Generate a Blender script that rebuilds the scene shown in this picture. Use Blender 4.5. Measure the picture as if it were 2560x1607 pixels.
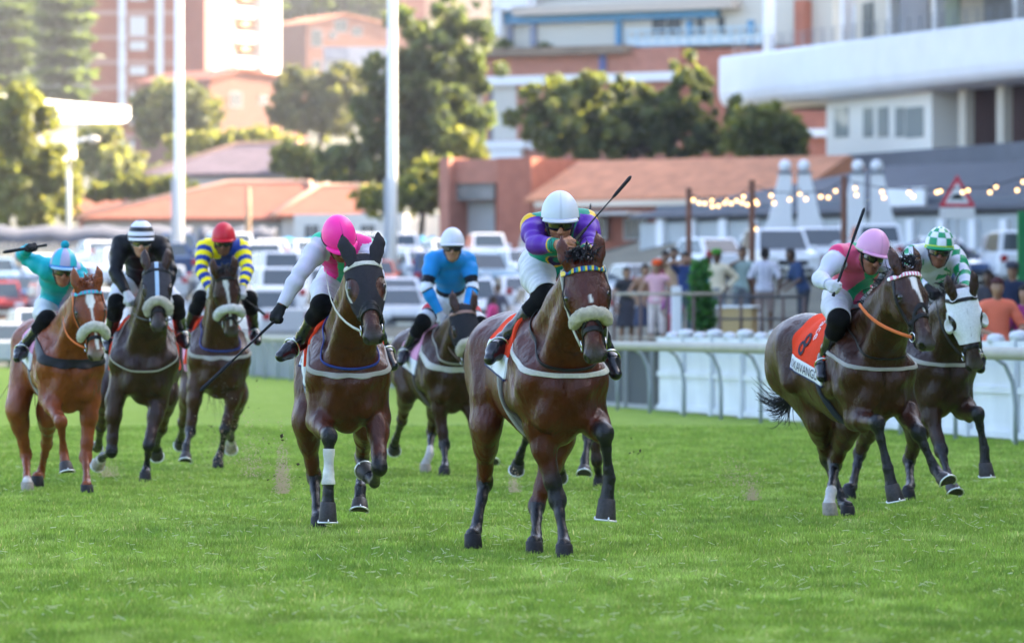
import bpy, bmesh, math, random, os
import numpy as np
from mathutils import Vector, Matrix
from mathutils.bvhtree import BVHTree

R = math.radians
rng = np.random.default_rng(7)
random.seed(7)
SC = bpy.context.scene
COL = SC.collection
for o in list(bpy.data.objects):
    bpy.data.objects.remove(o)

# ------------------------------------------------------------------ camera, sky, sun, exposure
FP = 14400.0            # focal length in photo pixels (photo is 2560 wide)
CH = 1.36               # camera height
VH = 815.0              # horizon row in the photo
cam = bpy.data.cameras.new('camera')
cam.sensor_width = 36.0
cam.lens = FP / 2560 * 36
cam.clip_start = 0.5
cam.clip_end = 5000
cam.dof.use_dof = True
cam.dof.focus_distance = 36.5
cam.dof.aperture_fstop = 4.2
camo = bpy.data.objects.new('camera', cam)
COL.objects.link(camo)
camo.location = (0, 0, CH)
camo.rotation_euler = (R(90) + (VH - 803.5) / FP, 0, 0)
SC.camera = camo
SUN_EL, SUN_AZ = R(30), R(68)      # azimuth from +Y (away from camera) towards +X (right)
sun_dir = Vector((math.sin(SUN_AZ) * math.cos(SUN_EL), math.cos(SUN_AZ) * math.cos(SUN_EL), math.sin(SUN_EL)))
W = bpy.data.worlds.new('World')
SC.world = W
W.use_nodes = True
_nt = W.node_tree
_bg = _nt.nodes['Background']
_sk = _nt.nodes.new('ShaderNodeTexSky')
_sk.sky_type = 'NISHITA'
_sk.sun_disc = False
_sk.sun_elevation = SUN_EL
_sk.sun_rotation = SUN_AZ
_sk.dust_density = 3.0
_sk.air_density = .8
_sk.ozone_density = .7
_nt.links.new(_sk.outputs[0], _bg.inputs[0])
_bg.inputs[1].default_value = 0.15
sl = bpy.data.lights.new('sun', 'SUN')
sl.energy = 4.6
sl.angle = R(0.5)
sl.color = (1.0, 0.83, 0.62)
so = bpy.data.objects.new('sun', sl)
COL.objects.link(so)
so.rotation_euler = sun_dir.to_track_quat('Z', 'Y').to_euler()
so.location = (30, 30, 60)
SC.view_settings.view_transform = 'Standard'
SC.view_settings.look = 'None'
SC.view_settings.exposure = 2.7
SC.view_settings.gamma = 1.0
SC.cycles.use_denoising = True
SC.cycles.max_bounces = 6
SC.cycles.diffuse_bounces = 3
SC.cycles.glossy_bounces = 3
SC.cycles.transmission_bounces = 4
SC.cycles.transparent_max_bounces = 8
SC.cycles.sample_clamp_indirect = 8

# ------------------------------------------------------------------ small helpers
def at(u, v, Y):
    "real-world point seen at photo pixel (u, v) at distance Y"
    return Vector(((u - 1280) * Y / FP, Y, CH - (v - VH) * Y / FP))

def srgb(h):
    h = h.lstrip('#')
    c = [int(h[i:i + 2], 16) / 255 for i in (0, 2, 4)]
    return tuple(x / 12.92 if x <= 0.04045 else ((x + 0.055) / 1.055) ** 2.4 for x in c)

_mats = {}
def mat(name, col=(0.5, 0.5, 0.5), rough=0.6, spec=0.22, metal=0.0, var=0.0, scale=8.0, bump=0.0, bscale=40.0,
        attr=False, emit=None, coat=0.0, dirt=0.0, alpha=1.0, trans=0.0, sheen=0.0, bump2=None):
    if name in _mats:
        return _mats[name]
    m = bpy.data.materials.new(name)
    _mats[name] = m
    m.use_nodes = True
    nt = m.node_tree
    b = nt.nodes['Principled BSDF']
    b.inputs['Roughness'].default_value = rough
    b.inputs['Specular IOR Level'].default_value = spec
    b.inputs['Metallic'].default_value = metal
    b.inputs['Coat Weight'].default_value = coat
    b.inputs['Alpha'].default_value = alpha
    b.inputs['Transmission Weight'].default_value = trans
    if sheen:
        b.inputs['Sheen Weight'].default_value = sheen
    tc = nt.nodes.new('ShaderNodeTexCoord')
    src = None
    if attr:
        a = nt.nodes.new('ShaderNodeAttribute')
        a.attribute_name = 'Col'
        src = a.outputs['Color']
    if var > 0:
        n = nt.nodes.new('ShaderNodeTexNoise')
        n.inputs['Scale'].default_value = scale
        n.inputs['Detail'].default_value = 5
        nt.links.new(tc.outputs['Object'], n.inputs['Vector'])
        mr = nt.nodes.new('ShaderNodeMapRange')
        mr.inputs[1].default_value = 0.25
        mr.inputs[2].default_value = 0.75
        mr.inputs[3].default_value = 1 - var
        mr.inputs[4].default_value = 1 + var
        nt.links.new(n.outputs[0], mr.inputs[0])
        mx = nt.nodes.new('ShaderNodeMix')
        mx.data_type = 'RGBA'
        mx.blend_type = 'MULTIPLY'
        mx.inputs[0].default_value = 1
        if src is not None:
            nt.links.new(src, mx.inputs[6])
        else:
            mx.inputs[6].default_value = (*col, 1)
        nt.links.new(mr.outputs[0], mx.inputs[7])
        src = mx.outputs[2]
    if src is not None:
        nt.links.new(src, b.inputs['Base Color'])
    else:
        b.inputs['Base Color'].default_value = (*col, 1)
    if bump > 0:
        n2 = nt.nodes.new('ShaderNodeTexNoise')
        n2.inputs['Scale'].default_value = bscale
        n2.inputs['Detail'].default_value = 4
        nt.links.new(tc.outputs['Object'], n2.inputs['Vector'])
        bp = nt.nodes.new('ShaderNodeBump')
        bp.inputs['Strength'].default_value = bump
        bp.inputs['Distance'].default_value = 0.02
        nt.links.new(n2.outputs[0], bp.inputs['Height'])
        nt.links.new(bp.outputs[0], b.inputs['Normal'])
        if bump2:
            n3 = nt.nodes.new('ShaderNodeTexNoise'); n3.inputs['Scale'].default_value = bump2[0]; n3.inputs['Detail'].default_value = 2
            mp_ = nt.nodes.new('ShaderNodeMapping'); mp_.inputs['Scale'].default_value = (1, 1, .5)
            nt.links.new(tc.outputs['Object'], mp_.inputs[0]); nt.links.new(mp_.outputs[0], n3.inputs['Vector'])
            b3 = nt.nodes.new('ShaderNodeBump'); b3.inputs['Strength'].default_value = bump2[1]; b3.inputs['Distance'].default_value = .06
            nt.links.new(n3.outputs[0], b3.inputs['Height']); nt.links.new(b3.outputs[0], bp.inputs['Normal'])
    if emit:
        b.inputs['Emission Color'].default_value = (*emit[0], 1)
        b.inputs['Emission Strength'].default_value = emit[1]
    return m

def tag(o, label=None, cat=None, group=None, kind=None):
    if label: o['label'] = label
    if cat: o['category'] = cat
    if group: o['group'] = group
    if kind: o['kind'] = kind
    return o

def empty(name, loc=(0, 0, 0), rz=0.0, label=None, cat=None, group=None):
    o = bpy.data.objects.new(name, None)
    o.empty_display_size = 0.2
    COL.objects.link(o)
    o.location = loc
    o.rotation_euler = (0, 0, rz)
    return tag(o, label, cat, group)

def copy_tree(o, parent=None):
    c = o.copy()
    COL.objects.link(c)
    if parent is not None:
        c.parent = parent
    for ch in o.children:
        copy_tree(ch, c)
    return c

def mesh_np(name, V, faces, material, parent=None, cols=None, smooth=True, loc=None):
    "faces: list of (n,k) int arrays, or list of tuples"
    me = bpy.data.meshes.new(name)
    V = np.asarray(V, dtype=np.float32)
    if isinstance(faces, np.ndarray):
        faces = [faces]
    if len(faces) and not isinstance(faces[0], np.ndarray):
        me.from_pydata([tuple(map(float, v)) for v in V], [], [tuple(int(i) for i in f) for f in faces])
    else:
        fl = [f for f in faces if len(f)]
        nl = sum(f.size for f in fl)
        nf = sum(len(f) for f in fl)
        me.vertices.add(len(V))
        me.vertices.foreach_set('co', V.ravel())
        me.loops.add(nl)
        me.loops.foreach_set('vertex_index', np.concatenate([f.ravel() for f in fl]).astype(np.int32))
        me.polygons.add(nf)
        tot = np.concatenate([np.full(len(f), f.shape[1], np.int32) for f in fl])
        st = np.concatenate([[0], np.cumsum(tot)[:-1]]).astype(np.int32)
        me.polygons.foreach_set('loop_start', st)
        me.update(calc_edges=True)
        me.validate()
    if smooth:
        me.polygons.foreach_set('use_smooth', np.ones(len(me.polygons), bool))
    if cols is not None:
        ca = me.color_attributes.new('Col', 'FLOAT_COLOR', 'POINT')
        c4 = np.ones((len(V), 4), np.float32)
        c4[:, :3] = cols
        ca.data.foreach_set('color', c4.ravel())
    if isinstance(material, (list, tuple)):
        for m in material:
            me.materials.append(m)
    elif material is not None:
        me.materials.append(material)
    o = bpy.data.objects.new(name, me)
    COL.objects.link(o)
    if parent is not None:
        o.parent = parent
    if loc is not None:
        o.location = loc
    return o

class MB:
    "collects simple shapes into ONE mesh"
    def __init__(s):
        s.v, s.f, s.mi, s.sm = [], [], [], []
        s.m = 0
    def add(s, V, F, smooth=False):
        n = len(s.v)
        s.v += [tuple(map(float, p)) for p in V]
        for f in F:
            s.f.append(tuple(i + n for i in f)); s.mi.append(s.m); s.sm.append(smooth)
        return s
    def box(s, x0, x1, y0, y1, z0, z1, M=None):
        V = [Vector((x, y, z)) for z in (z0, z1) for y in (y0, y1) for x in (x0, x1)]
        if M is not None: V = [M @ p for p in V]
        return s.add(V, [(0, 2, 3, 1), (4, 5, 7, 6), (0, 1, 5, 4), (2, 6, 7, 3), (0, 4, 6, 2), (1, 3, 7, 5)])
    def bevbox(s, x0, x1, y0, y1, z0, z1, b=0.02, M=None):
        bm = bmesh.new()
        bmesh.ops.create_cube(bm, size=1)
        for v in bm.verts:
            v.co = Vector(((x0 + x1) / 2 + v.co.x * (x1 - x0), (y0 + y1) / 2 + v.co.y * (y1 - y0), (z0 + z1) / 2 + v.co.z * (z1 - z0)))
        bmesh.ops.bevel(bm, geom=bm.edges[:], offset=b, segments=2, affect='EDGES', profile=0.6)
        V = [M @ v.co if M is not None else v.co.copy() for v in bm.verts]
        F = [[v.index for v in f.verts] for f in bm.faces]
        bm.free()
        return s.add(V, F, False)
    def tube(s, pts, rad, n=8, cap=True, flat=None):
        "swept tube; rad scalar or list; flat=(aspect, up) makes a strap"
        pts = [Vector(p) for p in pts]
        if not hasattr(rad, '__len__'): rad = [rad] * len(pts)
        V, F = [], []
        up = Vector((0, 0, 1)) if flat is None else Vector(flat[1])
        for i, p in enumerate(pts):
            t = (pts[min(i + 1, len(pts) - 1)] - pts[max(i - 1, 0)])
            t = t.normalized() if t.length > 1e-9 else Vector((0, 0, 1))
            a = t.cross(up)
            if a.length < 1e-3: a = t.cross(Vector((1, 0, 0)))
            a.normalize(); b = a.cross(t).normalized()
            asp = flat[0] if flat else 1.0
            for k in range(n):
                w = 2 * math.pi * k / n
                V.append(p + a * (math.cos(w) * rad[i] * asp) + b * (math.sin(w) * rad[i]))
        for i in range(len(pts) - 1):
            for k in range(n):
                k2 = (k + 1) % n
                F.append((i * n + k, i * n + k2, (i + 1) * n + k2, (i + 1) * n + k))
        if cap:
            F.append(tuple(range(n - 1, -1, -1)))
            F.append(tuple((len(pts) - 1) * n + k for k in range(n)))
        return s.add(V, F, True)
    def lathe(s, prof, n=16, M=None):
        "profile [(r,z)] about z"
        V, F = [], []
        for r, z in prof:
            for k in range(n):
                w = 2 * math.pi * k / n
                p = Vector((r * math.cos(w), r * math.sin(w), z))
                V.append(M @ p if M is not None else p)
        for i in range(len(prof) - 1):
            for k in range(n):
                k2 = (k + 1) % n
                F.append((i * n + k, i * n + k2, (i + 1) * n + k2, (i + 1) * n + k))
        F.append(tuple(range(n - 1, -1, -1)))
        F.append(tuple((len(prof) - 1) * n + k for k in range(n)))
        return s.add(V, F, True)
    def prism(s, poly, y0, y1, M=None, axis='y'):
        "polygon in (x,z), extruded along y (or poly in (y,z) extruded along x / poly (x,y) along z)"
        n = len(poly)
        mk = {'y': lambda a, b, t: Vector((a, t, b)), 'x': lambda a, b, t: Vector((t, a, b)), 'z': lambda a, b, t: Vector((a, b, t))}[axis]
        V = [mk(a, b, y0) for a, b in poly] + [mk(a, b, y1) for a, b in poly]
        if M is not None: V = [M @ p for p in V]
        F = [tuple(range(n)), tuple(range(2 * n - 1, n - 1, -1))]
        F += [(i, i + n, (i + 1) % n + n, (i + 1) % n) for i in range(n)]
        return s.add(V, F)
    def ball(s, c, r, n=12, sc=(1, 1, 1)):
        prof = [(math.sin(math.pi * i / 8) , -math.cos(math.pi * i / 8)) for i in range(9)]
        prof[0] = (0.01, -1); prof[-1] = (0.01, 1)
        M = Matrix.Translation(Vector(c)) @ Matrix.Diagonal((r * sc[0], r * sc[1], r * sc[2], 1))
        return s.lathe(prof, n, M)
    def build(s, name, material, parent=None, loc=None, recalc=True):
        me = bpy.data.meshes.new(name)
        me.from_pydata(s.v, [], s.f)
        for p, mi, sm in zip(me.polygons, s.mi, s.sm):
            p.material_index = mi
            p.use_smooth = sm
        if recalc:
            bm = bmesh.new(); bm.from_mesh(me)
            bmesh.ops.recalc_face_normals(bm, faces=bm.faces[:])
            bm.to_mesh(me); bm.free()
        for m in (material if isinstance(material, (list, tuple)) else [material]):
            me.materials.append(m)
        o = bpy.data.objects.new(name, me)
        COL.objects.link(o)
        if parent is not None: o.parent = parent
        if loc is not None: o.location = loc
        return o

# ------------------------------------------------------------------ sculpting by distance fields
def _v(p): return np.array(p, dtype=np.float64)

class Sculpt:
    def __init__(s):
        s.p = []
    def cap(s, a, b, ra, rb=None, k=0.03, tag='', flat=None, sub=False):
        a = _v(a); b = _v(b); rb = ra if rb is None else rb
        if np.linalg.norm(b - a) < 1e-5: b = b + _v((0, 0, 1e-4))
        m = max(ra, rb)
        lo = np.minimum(a - m, b - m); hi = np.maximum(a + m, b + m)
        ba = b - a
        n = None
        if flat is not None:
            n = _v(flat[0]); n = n / np.linalg.norm(n); q = 1 / flat[1] - 1
            ba = ba + n * (ba @ n) * q
        den = ba @ ba
        def f(X, Y, Z):
            x = X - a[0]; y = Y - a[1]; z = Z - a[2]
            if n is not None:
                c = (x * n[0] + y * n[1] + z * n[2]) * q
                x = x + n[0] * c; y = y + n[1] * c; z = z + n[2] * c
            t = np.clip((x * ba[0] + y * ba[1] + z * ba[2]) / den, 0, 1)
            d = np.sqrt((x - t * ba[0]) ** 2 + (y - t * ba[1]) ** 2 + (z - t * ba[2]) ** 2) - (ra + (rb - ra) * t)
            return d * (flat[1] ** 0.5 if n is not None and flat[1] < 1 else 1.0)
        s.p.append((f, lo, hi, k, tag, sub))
        return s
    def chain(s, pts, k=0.03, tag='', flat=None):
        for (a, ra), (b, rb) in zip(pts[:-1], pts[1:]):
            s.cap(a, b, ra, rb, k, tag, flat)
        return s
    def ell(s, c, r, M=None, k=0.03, tag='', sub=False):
        c = _v(c); r = _v(r)
        A = np.eye(3) if M is None else np.array([list(_v(x)) for x in M])   # rows = axes
        ext = np.sqrt(((A * r[:, None]) ** 2).sum(0))
        def f(X, Y, Z):
            x = X - c[0]; y = Y - c[1]; z = Z - c[2]
            q = [(A[i, 0] * x + A[i, 1] * y + A[i, 2] * z) for i in range(3)]
            k0 = np.sqrt(sum((q[i] / r[i]) ** 2 for i in range(3)))
            k1 = np.sqrt(sum((q[i] / r[i] ** 2) ** 2 for i in range(3))) + 1e-9
            return k0 * (k0 - 1) / k1
        s.p.append((f, c - ext, c + ext, k, tag, sub))
        return s
    def mesh(s, h, smooth=1):
        adds = [p for p in s.p if not p[5]]
        lo = np.min([p[1] for p in adds], 0) - 3 * h
        hi = np.max([p[2] for p in adds], 0) + 3 * h
        n = np.ceil((hi - lo) / h).astype(int) + 1
        D = np.full(n, 9.0, np.float32)
        ax = [(lo[i] + h * np.arange(n[i])).astype(np.float32) for i in range(3)]
        for f, l, u, k, tg, sub in s.p:
            pad = max(k, 2 * h) + h
            i0 = np.maximum(((l - pad - lo) / h).astype(int), 0)
            i1 = np.minimum(((u + pad - lo) / h).astype(int) + 2, n)
            if (i1 <= i0).any(): continue
            sl_ = tuple(slice(i0[i], i1[i]) for i in range(3))
            d = f(ax[0][sl_[0]][:, None, None], ax[1][sl_[1]][None, :, None], ax[2][sl_[2]][None, None, :])
            A = D[sl_]
            if sub:
                hh = np.maximum(k - np.abs(-d - A), 0) / k
                D[sl_] = np.maximum(A, -d) + hh * hh * k * 0.25
            else:
                hh = np.maximum(k - np.abs(A - d), 0) / k
                D[sl_] = np.minimum(A, d) - hh * hh * k * 0.25
        V, F = surface_nets(D, lo, h)
        for _ in range(smooth):
            V = laplace(V, F, 0.5)
        return V, F
    def dists(s, V, tags):
        "min distance of points V to primitives whose tag is in tags"
        X, Y, Z = V[:, 0], V[:, 1], V[:, 2]
        d = np.full(len(V), 9.0)
        for f, l, u, k, tg, sub in s.p:
            if tg in tags and not sub:
                d = np.minimum(d, f(X, Y, Z))
        return d

def surface_nets(D, org, h):
    S = D < 0
    c = np.zeros(tuple(x - 1 for x in D.shape), np.int8)
    nx, ny, nz = c.shape
    cor = [(i, j, k) for i in (0, 1) for j in (0, 1) for k in (0, 1)]
    for i, j, k in cor:
        c += S[i:i + nx, j:j + ny, k:k + nz]
    mask = (c > 0) & (c < 8)
    idx = np.argwhere(mask)
    vid = np.full(c.shape, -1, np.int64)
    vid[mask] = np.arange(len(idx))
    val = {q: D[idx[:, 0] + q[0], idx[:, 1] + q[1], idx[:, 2] + q[2]].astype(np.float64) for q in cor}
    acc = np.zeros((len(idx), 3)); w = np.zeros(len(idx))
    for a in cor:
        for d in range(3):
            if a[d] == 0:
                b = list(a); b[d] = 1; b = tuple(b)
                da, db = val[a], val[b]
                cr = (da < 0) != (db < 0)
                t = np.where(cr, da / np.where(cr, da - db, 1), 0)
                p = np.tile(np.array(a, float), (len(idx), 1)); p[:, d] += t
                acc += p * cr[:, None]; w += cr
    V = (idx + acc / w[:, None]) * h + org
    F = []
    for d in range(3):
        o1, o2 = [(1, 2), (2, 0), (0, 1)][d]
        s0 = [slice(1, -1)] * 3; s1 = [slice(1, -1)] * 3
        s0[d] = slice(0, -1); s1[d] = slice(1, None)
        A, B = S[tuple(s0)], S[tuple(s1)]
        e = np.argwhere(A != B)
        fl = A[tuple(e.T)]
        e = e + 1; e[:, d] -= 1
        def cell(a1, a2):
            q = e.copy(); q[:, o1] += a1; q[:, o2] += a2
            return vid[q[:, 0], q[:, 1], q[:, 2]]
        Q = np.stack([cell(-1, -1), cell(0, -1), cell(0, 0), cell(-1, 0)], 1)
        Q[~fl] = Q[~fl][:, ::-1]
        F.append(Q)
    F = np.concatenate(F)
    return V, F[(F >= 0).all(1)]

def laplace(V, F, lam):
    acc = np.zeros_like(V); w = np.zeros(len(V))
    m = F.shape[1]
    for i in range(m):
        a, b = F[:, i], F[:, (i + 1) % m]
        for dd in range(3):
            acc[:, dd] += np.bincount(a, V[b, dd], len(V)) + np.bincount(b, V[a, dd], len(V))
        w += np.bincount(a, minlength=len(V)) + np.bincount(b, minlength=len(V))
    w = np.maximum(w, 1)
    return V + lam * (acc / w[:, None] - V)

def vnormals(V, F):
    N = np.zeros_like(V)
    n = np.cross(V[F[:, 2]] - V[F[:, 0]], V[F[:, -1]] - V[F[:, 1]]) if F.shape[1] == 4 else np.cross(V[F[:, 1]] - V[F[:, 0]], V[F[:, 2]] - V[F[:, 0]])
    for i in range(F.shape[1]):
        for d in range(3):
            N[:, d] += np.bincount(F[:, i], n[:, d], len(V))
    return N / (np.linalg.norm(N, axis=1)[:, None] + 1e-12)

def clip(V, F, s):
    "keep the part of a quad/tri mesh where the vertex field s > 0, cut exactly along s = 0; returns V2,T,src(weights)"
    T = np.concatenate([F[:, [0, 1, 2]], F[:, [0, 2, 3]]]) if F.shape[1] == 4 else F
    pos = s > 0
    cnt = pos[T].sum(1)
    out = [T[cnt == 3]]
    newv = []; key = {}
    base = len(V)
    A = []
    def cut(i, j):
        kk = (i, j) if i < j else (j, i)
        if kk not in key:
            t = s[i] / (s[i] - s[j])
            key[kk] = base + len(newv)
            newv.append((i, j, t))
        return key[kk]
    tri = []
    for t in T[cnt == 1]:
        i = int(np.argmax(pos[t])); a, b, c = int(t[i]), int(t[(i + 1) % 3]), int(t[(i + 2) % 3])
        tri.append((a, cut(a, b), cut(a, c)))
    for t in T[cnt == 2]:
        i = int(np.argmin(pos[t])); a, b, c = int(t[i]), int(t[(i + 1) % 3]), int(t[(i + 2) % 3])
        p, q = cut(b, a), cut(c, a)
        tri.append((b, c, p)); tri.append((p, c, q))
    if tri: out.append(np.array(tri))
    T2 = np.concatenate(out)
    I = np.arange(base); J = np.arange(base); tt = np.zeros(base)
    if newv:
        nv = np.array(newv)
        I = np.concatenate([I, nv[:, 0].astype(int)]); J = np.concatenate([J, nv[:, 1].astype(int)]); tt = np.concatenate([tt, nv[:, 2]])
    used = np.unique(T2)
    mp = np.full(len(I), -1); mp[used] = np.arange(len(used))
    I, J, tt = I[used], J[used], tt[used]
    lerp = lambda A_: A_[I] * (1 - tt)[:, None] + A_[J] * tt[:, None] if A_.ndim > 1 else A_[I] * (1 - tt) + A_[J] * tt
    return mp[T2], lerp

def shell(name, V, F, N, s, off, material, parent, cols=None, inner=-0.004, disp=None):
    "a fitted layer (cloth, strap, hood) over the part of a body mesh where s > 0"
    if (s > 0).sum() < 4: return None
    T, lp = clip(V, F, s)
    P = lp(V); n = lp(N); n /= np.linalg.norm(n, axis=1)[:, None] + 1e-9
    o_ = off if disp is None else off + lp(disp)[:, None]
    top = P + n * o_
    C = lp(cols) if cols is not None else None
    # one object per separate piece (left boot, right boot)
    lab = np.arange(len(P))
    while True:
        m = lab[T].min(1)
        new = lab.copy()
        for i in range(3): np.minimum.at(new, T[:, i], m)
        new = new[new]
        if (new == lab).all(): break
        lab = new
    out = None
    tl = lab[T[:, 0]]
    ids, cn = np.unique(tl, return_counts=True)
    for c_ in ids[np.argsort(-cn)]:
        Tc = T[tl == c_]
        if len(Tc) < 14 or len(Tc) < .04 * len(T): continue
        uv = np.unique(Tc); mp0 = np.full(len(P), -1); mp0[uv] = np.arange(len(uv))
        Tc = mp0[Tc]; Pc, nc, tc_ = P[uv], n[uv], top[uv]
        e = np.concatenate([Tc[:, [0, 1]], Tc[:, [1, 2]], Tc[:, [2, 0]]])
        es = np.sort(e, 1); k = es[:, 0] * len(Pc) + es[:, 1]
        u, first, c = np.unique(k, return_index=True, return_counts=True)
        be = e[first[c == 1]]
        bv = np.unique(be); mp = np.full(len(Pc), -1); mp[bv] = len(Pc) + np.arange(len(bv))
        low = Pc[bv] + nc[bv] * inner
        Q = np.stack([be[:, 1], be[:, 0], mp[be[:, 0]], mp[be[:, 1]]], 1)
        Cc = None
        if C is not None: Cc = np.concatenate([C[uv], C[uv][bv]])
        o = mesh_np(name, np.concatenate([tc_, low]), [Tc, Q], material, parent, Cc)
        out = out or o
    return out

def sstep(a, b, x):
    t = np.clip((x - a) / (b - a), 0, 1)
    return t * t * (3 - 2 * t)

def wob(V, sc, seed=0):
    "cheap smooth noise in about -1..1"
    r = np.random.default_rng(seed)
    o = np.zeros(len(V))
    for i in range(5):
        d = r.normal(size=3); d /= np.linalg.norm(d)
        o += np.sin(V @ d * sc * (0.7 + 0.5 * i) + r.uniform(0, 6.28) + 1.3 * np.sin(V @ r.normal(size=3) * sc * 0.5)) / (1 + 0.5 * i)
    return o / 3
# ------------------------------------------------------------------ horses
class Frame:
    "local frame of a galloping pair: origin on the turf under the chest, X forward, Y to the horse's left, Z up"
    def __init__(s, u0, Y0, yaw):
        s.O = Vector(((u0 - 1280) * Y0 / FP, Y0, 0))
        y = R(yaw)
        s.F = Vector((math.sin(y), -math.cos(y), 0))
        s.L = Vector((math.cos(y), math.sin(y), 0))
        s.rz = math.atan2(s.F.y, s.F.x)
    def ray(s, u, v):
        c = Vector((0, 0, CH)) - s.O
        d = Vector(((u - 1280) / FP, 1, -(v - VH) / FP))
        l = lambda a: _v((a.dot(s.F), a.dot(s.L), a.z))
        return l(c), l(d)
    def J(s, u, v, f):
        c, d = s.ray(u, v)
        return c + d * ((f - c[0]) / d[0])
    def S(s, p, u, v, L, sg):
        "point on the sight line at distance L from p, on the near (sg>0) or far side"
        c, d = s.ray(u, v)
        dn = d / np.linalg.norm(d)
        m = (p - c) @ dn
        q = c + dn * m
        h2 = L * L - ((p - q) ** 2).sum()
        h = math.sqrt(max(h2, 0))
        return q - dn * h * sg
    def dirl(s, w):
        w = Vector(w)
        return _v((w.dot(s.F), w.dot(s.L), w.z))

def nrm(a): return a / (np.linalg.norm(a) + 1e-12)

def horse(name, label, u0, Y0, yaw, coat, poll, muz, legs, h=0.0, hyaw=0.0, dark=(0.008, 0.008, 0.010), points=(0.75, 1.0),
          hpoints=(0.85, 1.1), socks={}, blaze=None, vox=0.011, muzzle=(0.050, 0.040, 0.038), wid=1.0, mouth=(0.10, 0.085, 0.08), hw=1.22, sc=1.0, ear_out=0.0, dusty=.22):
    fr = Frame(u0, Y0, yaw)
    root = empty(name, fr.O, fr.rz, label, 'horse', 'racehorses galloping on the turf')
    A = Sculpt()
    z = lambda a: a * sc + h
    w = wid
    def P(x, y, zz): return _v((x * sc, y * w * sc, zz * sc + h))
    # trunk
    A.ell(P(-.60, 0, 1.11), (.56 * sc, .262 * w * sc, .355 * sc), k=.1, tag='trunk')
    A.ell(P(-.19, 0, 1.07), (.235 * sc, .20 * w * sc, .33 * sc), k=.1, tag='trunk')
    A.ell(P(-.92, 0, 1.16), (.38 * sc, .235 * w * sc, .25 * sc), k=.1, tag='trunk')
    A.ell(P(-1.20, 0, 1.25), (.37 * sc, .242 * w * sc, .24 * sc), k=.1, tag='trunk')
    A.cap(P(-.36, 0, 1.44), P(-.72, 0, 1.37), .075 * sc, .08 * sc, k=.12, tag='trunk')
    A.cap(P(-.95, 0, 1.38), P(-1.3, 0, 1.36), .09 * sc, .10 * sc, k=.1, tag='trunk')
    for sg in (1, -1):
        A.cap(P(-.40, sg * .10, 1.38), P(-.05, sg * .165 * w, 1.10), .085 * sc, .115 * sc, k=.07, tag='trunk')
        A.cap(P(-.32, sg * .16 * w, 1.18), P(-.20, sg * .185 * w, .97), .105 * sc, .092 * sc, k=.045, tag='trunk')
        A.cap(P(.025, sg * .085, 1.04), P(-.05, sg * .080, .86), .088 * sc, .070 * sc, k=.04, tag='trunk')
        A.ell(P(-.03, sg * .115, .90), (.10 * sc, .075 * sc, .11 * sc), k=.05, tag='trunk')
        A.ell(P(-1.36, sg * .13, 1.16), (.17 * sc, .125 * w * sc, .24 * sc), k=.06, tag='trunk')
        A.ell(P(-1.06, sg * .20, 1.30), (.10 * sc, .06 * w * sc, .06 * sc), k=.08, tag='trunk')
    for sg in (1, -1):
        A.ell(P(-.40, sg * .205 * w, 1.03), (.15 * sc, .065 * sc, .13 * sc), k=.035, tag='trunk')
        A.cap(P(-.28, sg * .185 * w, 1.30), P(-.08, sg * .20 * w, 1.06), .055 * sc, .075 * sc, k=.03, tag='trunk')
        A.ell(P(-1.02, sg * .30 * w, 1.20), (.10 * sc, .06 * sc, .13 * sc), k=.09, tag='x', sub=True)
        A.cap(P(-1.12, sg * .19 * w, 1.28), P(-1.02, sg * .20 * w, 1.02), .11 * sc, .10 * sc, k=.05, tag='trunk')
    A.cap(P(-.03, 0, .98), P(-.14, 0, .80), .085 * sc, .07 * sc, k=.09, tag='trunk')
    A.cap(P(-.15, 0, .80), P(-.6, 0, .84), .07 * sc, .10 * sc, k=.1, tag='trunk')
    # neck and head frame
    p0 = fr.J(*poll)
    HL = .60 * sc
    p1 = fr.S(p0, muz[0], muz[1], HL, muz[2] if len(muz) > 2 else 1)
    D = nrm(p1 - p0)
    S = fr.dirl((math.cos(R(hyaw)), math.sin(R(hyaw)), muz[3] if len(muz) > 3 else 0))
    S = nrm(S - D * (S @ D))
    N = np.cross(D, S)
    def H(u, n, s): return p0 + (D * u + N * n + S * s * (hw if u < .42 else 1 + (hw - 1) * .25)) * sc
    a0, a1 = P(-.33, 0, 1.42), H(.03, -.06, 0)
    b0, b1 = P(-.08, 0, 1.10), H(.16, -.19, 0)
    for i in range(5):
        t0, t1 = i / 5, (i + 1) / 5
        c0, c1 = a0 * (1 - t0) + b0 * t0, a1 * (1 - t0) + b1 * t0
    for t in (0, .3, .62, 1):
        c0, c1 = a0 * (1 - t) + b0 * t, a1 * (1 - t) + b1 * t
        mid = (c0 + c1) / 2 + _v((0, 0, .02))
        r0 = (.076, .104, .120, .110)[[0, .3, .62, 1].index(t)] * sc
        r1 = (.058, .068, .074, .066)[[0, .3, .62, 1].index(t)] * sc
        A.chain([(c0, r0), (mid, (r0 + r1) / 2 * .96), (c1, r1)], k=.09, tag='neck')
    for sg in (1, -1):
        A.cap(H(.13, -.17, sg * .055), P(-.03, sg * .105, 1.14), .042 * sc, .072 * sc, k=.065, tag='neck')
        A.cap(H(.04, -.10, sg * .05), P(-.30, sg * .085, 1.34), .042 * sc, .075 * sc, k=.07, tag='neck')
    ax = [D, N, S]
    A.ell(H(.09, -.055, 0), _v((.15, .095, .085 * hw)) * sc, ax, k=.05, tag='head')
    A.ell(H(.20, -.045, 0), _v((.16, .08, .098 * hw)) * sc, ax, k=.05, tag='head')
    A.cap(H(.22, -.045, 0), H(.50, -.045, 0), .072 * sc, .05 * sc, k=.05, tag='head', flat=(S, .95))
    A.cap(H(.28, -.012, 0), H(.50, -.020, 0), .030 * sc, .026 * sc, k=.05, tag='head')
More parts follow.
